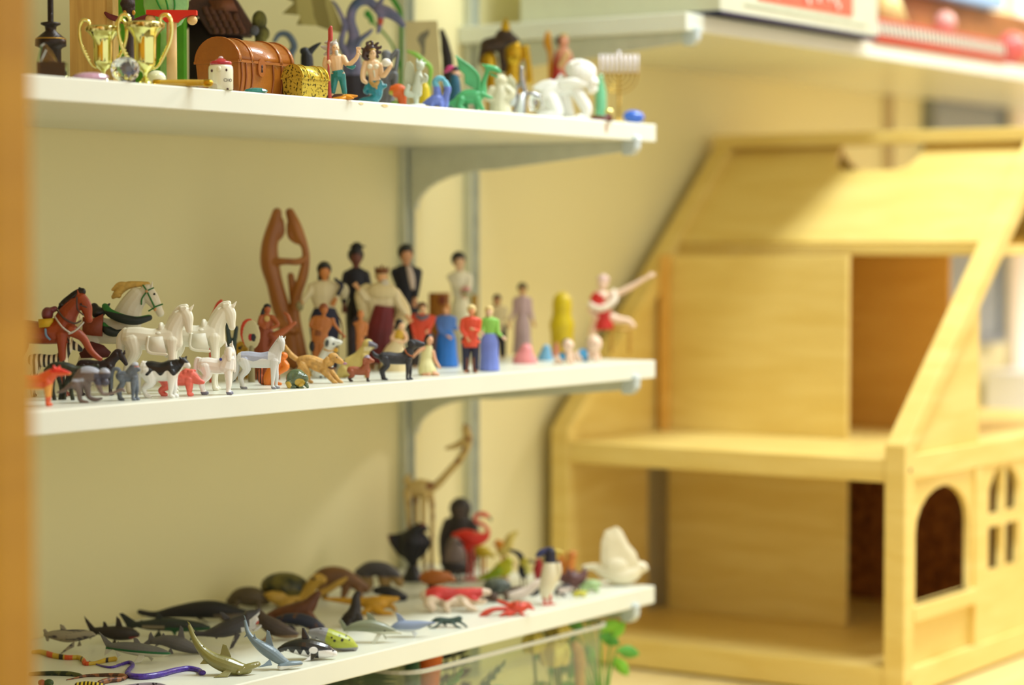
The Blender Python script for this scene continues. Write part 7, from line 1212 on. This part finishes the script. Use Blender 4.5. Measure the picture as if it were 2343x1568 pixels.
DG1, DG2, DG3 = M(10, 34, 24, 0.6, var=0.2), M(24, 92, 44, 0.5, var=0.15), M(110, 180, 96, 0.5, var=0.1)
random.seed(11)
for i, (b_, t_, w, m_, lb) in enumerate((
    ((-0.62, 0.10, TZ), (-0.50, 0.03, -0.415), 0.030, DG1, 'near black fern sprig left of the clear bin, lowest one'), ((-0.57, 0.16, TZ), (-0.470, 0.12, -0.396), 0.034, DG1, 'near black fern sprig rising behind the bin corner'),
    ((-0.54, 0.05, TZ), (-0.462, 0.00, -0.425), 0.030, DG2, 'deep green fern sprig just left of the bin corner'), ((-0.40, 0.20, TZ+0.003), (-0.375, 0.13, -0.384), 0.034, DG2, 'deep green fern frond above the left part of the bin rim'),
    ((-0.37, 0.20, TZ+0.003), (-0.31, 0.17, -0.386), 0.034, DG1, 'black green fern frond behind the orange coral'), ((-0.72, 0.05, TZ), (-0.60, 0.02, -0.44), 0.030, DG2, 'deep green fern sprig furthest left of the bin'),
    ((-0.66, 0.18, TZ), (-0.52, 0.14, -0.410), 0.045, DG1, 'wide black green fern at the back left of the bin'), ((-0.70, 0.12, TZ), (-0.58, 0.08, -0.42), 0.045, DG1, 'wide black green fern behind the furthest left sprig'),
    ((-0.40, 0.10, TZ+0.003), (-0.345, 0.12, -0.392), 0.040, DG2, 'broad deep green fern inside the left end of the bin'), ((-0.41, 0.15, TZ+0.003), (-0.33, 0.17, -0.40), 0.045, DG1, 'broad black green fern inside the bin at the back left'))):
    frond(lb, b_, t_, w, m_, 28, 0.014, 0.0028)
for b_, t_, w, m_, lb in (((-0.40, 0.05, TZ+0.003), (-0.335, 0.014, -0.405), 0.022, DG3, 'pale green fern frond pressed against the bin front, upper one'), ((-0.40, 0.03, TZ+0.003), (-0.33, 0.016, -0.440), 0.022, DG3, 'pale green fern frond pressed against the bin front, lower one'), ((-0.30, 0.06, TZ+0.003), (-0.255, 0.02, -0.410), 0.020, M(150, 186, 170, 0.5), 'grey green sprig inside the bin behind the front wall'), ((-0.22, 0.10, TZ+0.003), (-0.24, 0.09, -0.384), 0.022, DG1, 'dark sprig inside the bin behind the yellow rosebuds')):
    frond(lb, b_, t_, w, m_, 9, 0.006, 0.005)
def blobs(nm, lb, c, parts, loc):
    e = empty(nm, loc); tag(e, lb, c)
    for pn, mt, prs in parts:
        me = from_pv(pn, [([Vector((p.x, p.z, -p.y))/1000 for p in v_], f_) for v_, f_ in prs]); link(pn, me, mt, e)
    return e
blobs('toy_coral', 'bright orange toy coral branch inside the clear bin', 'toy coral', [('coral', M(232, 118, 50, 0.5, var=0.08), [T((-8, 0, 0, 9), (-4, -40, 0, 8), (2, -80, 0, 9), (4, -104, 0, 11), (2, -117, 0, 15)), T((0, -60, 0, 7), (-16, -76, -4, 6)), T((2, -40, 0, 6), (12, -56, 0, 5))])], (-0.335, 0.05, TZ+0.003))
YB = M(226, 206, 110, 0.5, var=0.08)
for i, (x, y, z, r, lb) in enumerate(((-0.145, 0.03, -0.378, 0.011, 'pale yellow rosebud poking above the bin rim'), (-0.163, 0.02, -0.412, 0.013, 'largest pale yellow rosebud behind the bin front'), (-0.185, 0.03, -0.400, 0.010, 'small yellow rosebud left of the largest one in the bin'), (-0.190, 0.018, -0.455, 0.012, 'lowest pale yellow rosebud in the bin'), (-0.140, 0.03, -0.395, 0.010, 'yellow rosebud just under the topmost one'))):
    R_ = r*1000; hz = (z-TZ-0.003)*1000
    pr = [E(0, -hz, 0, R_, R_*1.15, R_)]+[T((R_*0.8*math.cos(a), -hz+R_*0.7, R_*0.8*math.sin(a), R_*0.3), (R_*0.95*math.cos(a), -hz-R_*0.2, R_*0.95*math.sin(a), R_*0.34), (R_*0.5*math.cos(a), -hz-R_*1.05, R_*0.5*math.sin(a), R_*0.16), n=8) for a in [k*PI*2/5 for k in range(5)]]
    e = blobs('rosebud', lb, 'toy flower', [('bud', YB, pr), ('stem', M(110, 140, 60, 0.6), [T((0, -hz+R_, 0, 1.6), (4, -hz*0.5, 0, 1.4), (0, 0, 0, 1.6), n=6)])], (x, y, TZ+0.003)); e['group'] = 'yellow rosebuds in the clear bin'
blobs('toy_shell', 'pale aqua ribbed toy shell at the bottom of the bin front', 'toy shell', [('shell', M(130, 186, 160, 0.4), [E(0, -16, 0, 26, 24, 12)]), ('ribs', M(190, 216, 196, 0.4), [T((0, 0, -8, 1.4), (22*math.sin(a), -16-20*math.cos(a), -9, 1.6), n=6) for a in [(-1.1+0.27*k) for k in range(9)]])], (-0.265, 0.02, TZ+0.035))
blobs('wooden_dowel', 'short peach coloured bent stick inside the right end of the bin', 'stick', [('stick', M(206, 160, 100, 0.5), [T((0, 0, 0, 5), (0, -60, 0, 5.5), (-2, -84, 0, 6), (-8, -92, 0, 5))])], (-0.128, 0.012, TZ+0.003))
blobs('toy_bush', 'grey green toy bush and yellow block behind the orange coral in the bin', 'toy plant', [('bush', M(110, 150, 120, 0.6, var=0.2, scale=90), [E(0, -108, 0, 16, 14, 12), T((0, -100, 0, 8), (0, 0, 0, 8))]), ('yellow_tip', M(206, 176, 50, 0.5), [T((30, -116, 0, 9), (30, 0, 0, 9))])], (-0.24, 0.14, TZ+0.003))
# leafy sprig spilling over the right end
LF = M(150, 214, 70, 0.45, var=0.08); LF2 = M(116, 196, 90, 0.45, var=0.08)
def leaves(lb, loc, items):
    e = empty('leafy_sprig', loc, YAW-PI/2); tag(e, lb, 'toy plant')
    stp = []
    for k_, (x, z, y, l, ang, mt) in enumerate(items):
        x *= 1.1; l *= 0.72; x -= 0.004
        n_ = 10; vs = []; ca, sa = math.cos(ang), math.sin(ang); pts = []
        for i in range(n_+1):
            t = i/n_; w = l*0.27*math.sin(PI*t)**0.8; cy = y+0.10*l*math.sin(PI*t); c_ = (x+ca*l*t, z+sa*l*t)
            for s_ in (-1, 1): vs += [Vector((c_[0]-sa*w*s_, cy-0.25*w, c_[1]+ca*w*s_)), Vector((c_[0]-sa*w*s_, cy-0.25*w+0.0009, c_[1]+ca*w*s_))]
            vs += [Vector((c_[0], cy, c_[1])), Vector((c_[0], cy+0.0009, c_[1]))]
        fs = []
        for i in range(n_):
            a, b_ = i*6, (i+1)*6
            fs += [(a, a+4, b_+4, b_), (a+4, a+2, b_+2, b_+4), (a+1, b_+1, b_+5, a+5), (a+5, b_+5, b_+3, a+3), (a, b_, b_+1, a+1), (a+2, a+3, b_+3, b_+2)]
        link('leaf', from_pv('leaf', [(vs, fs)]), mt, e)
        stp.append(T((x*1000, -z*1000, y*1000, 0.9), (x*500, -z*650, y*700, 1.1), (0, 0, 0, 1.4), n=6))
    me = from_pv('stem', [([Vector((p.x, p.z, -p.y))/1000 for p in v_], f_) for v_, f_ in stp]); link('stem', me, LF2, e)
leaves('fresh lime green leafy sprig spilling over the right end of the bin', (-0.055, 0.03, TZ), [(-0.010, 0.105, 0, 0.036, 1.7, LF), (-0.015, 0.10, -0.01, 0.034, 2.5, LF2), (0.0, 0.10, -0.01, 0.032, 0.4, LF), (0.0, 0.095, 0.0, 0.034, -0.5, LF2), (-0.02, 0.09, 0.01, 0.034, 3.3, LF2), (-0.03, 0.075, -0.01, 0.036, 3.9, LF2), (-0.012, 0.085, -0.01, 0.030, -1.3, LF), (-0.035, 0.10, 0.01, 0.030, 2.2, LF), (0.012, 0.09, 0, 0.030, 0.9, LF), (0.016, 0.08, -0.01, 0.034, -0.2, LF2), (0.014, 0.07, 0, 0.034, -0.9, LF), (-0.028, 0.06, 0, 0.034, 3.4, LF2), (-0.02, 0.07, -0.01, 0.034, -2.0, LF2)])
leaves('softer green leafy sprig standing inside the right end of the bin', (-0.120, 0.05, TZ+0.003), [(0.0, 0.09, 0, 0.034, 1.2, LF2), (0.01, 0.08, -0.01, 0.034, 0.2, LF2), (0.0, 0.07, 0, 0.034, 2.4, LF2), (0.01, 0.05, -0.01, 0.036, -0.4, LF2), (0.005, 0.04, 0, 0.034, 2.9, LF2), (0.0, 0.03, -0.01, 0.03, 0.6, LF2)])
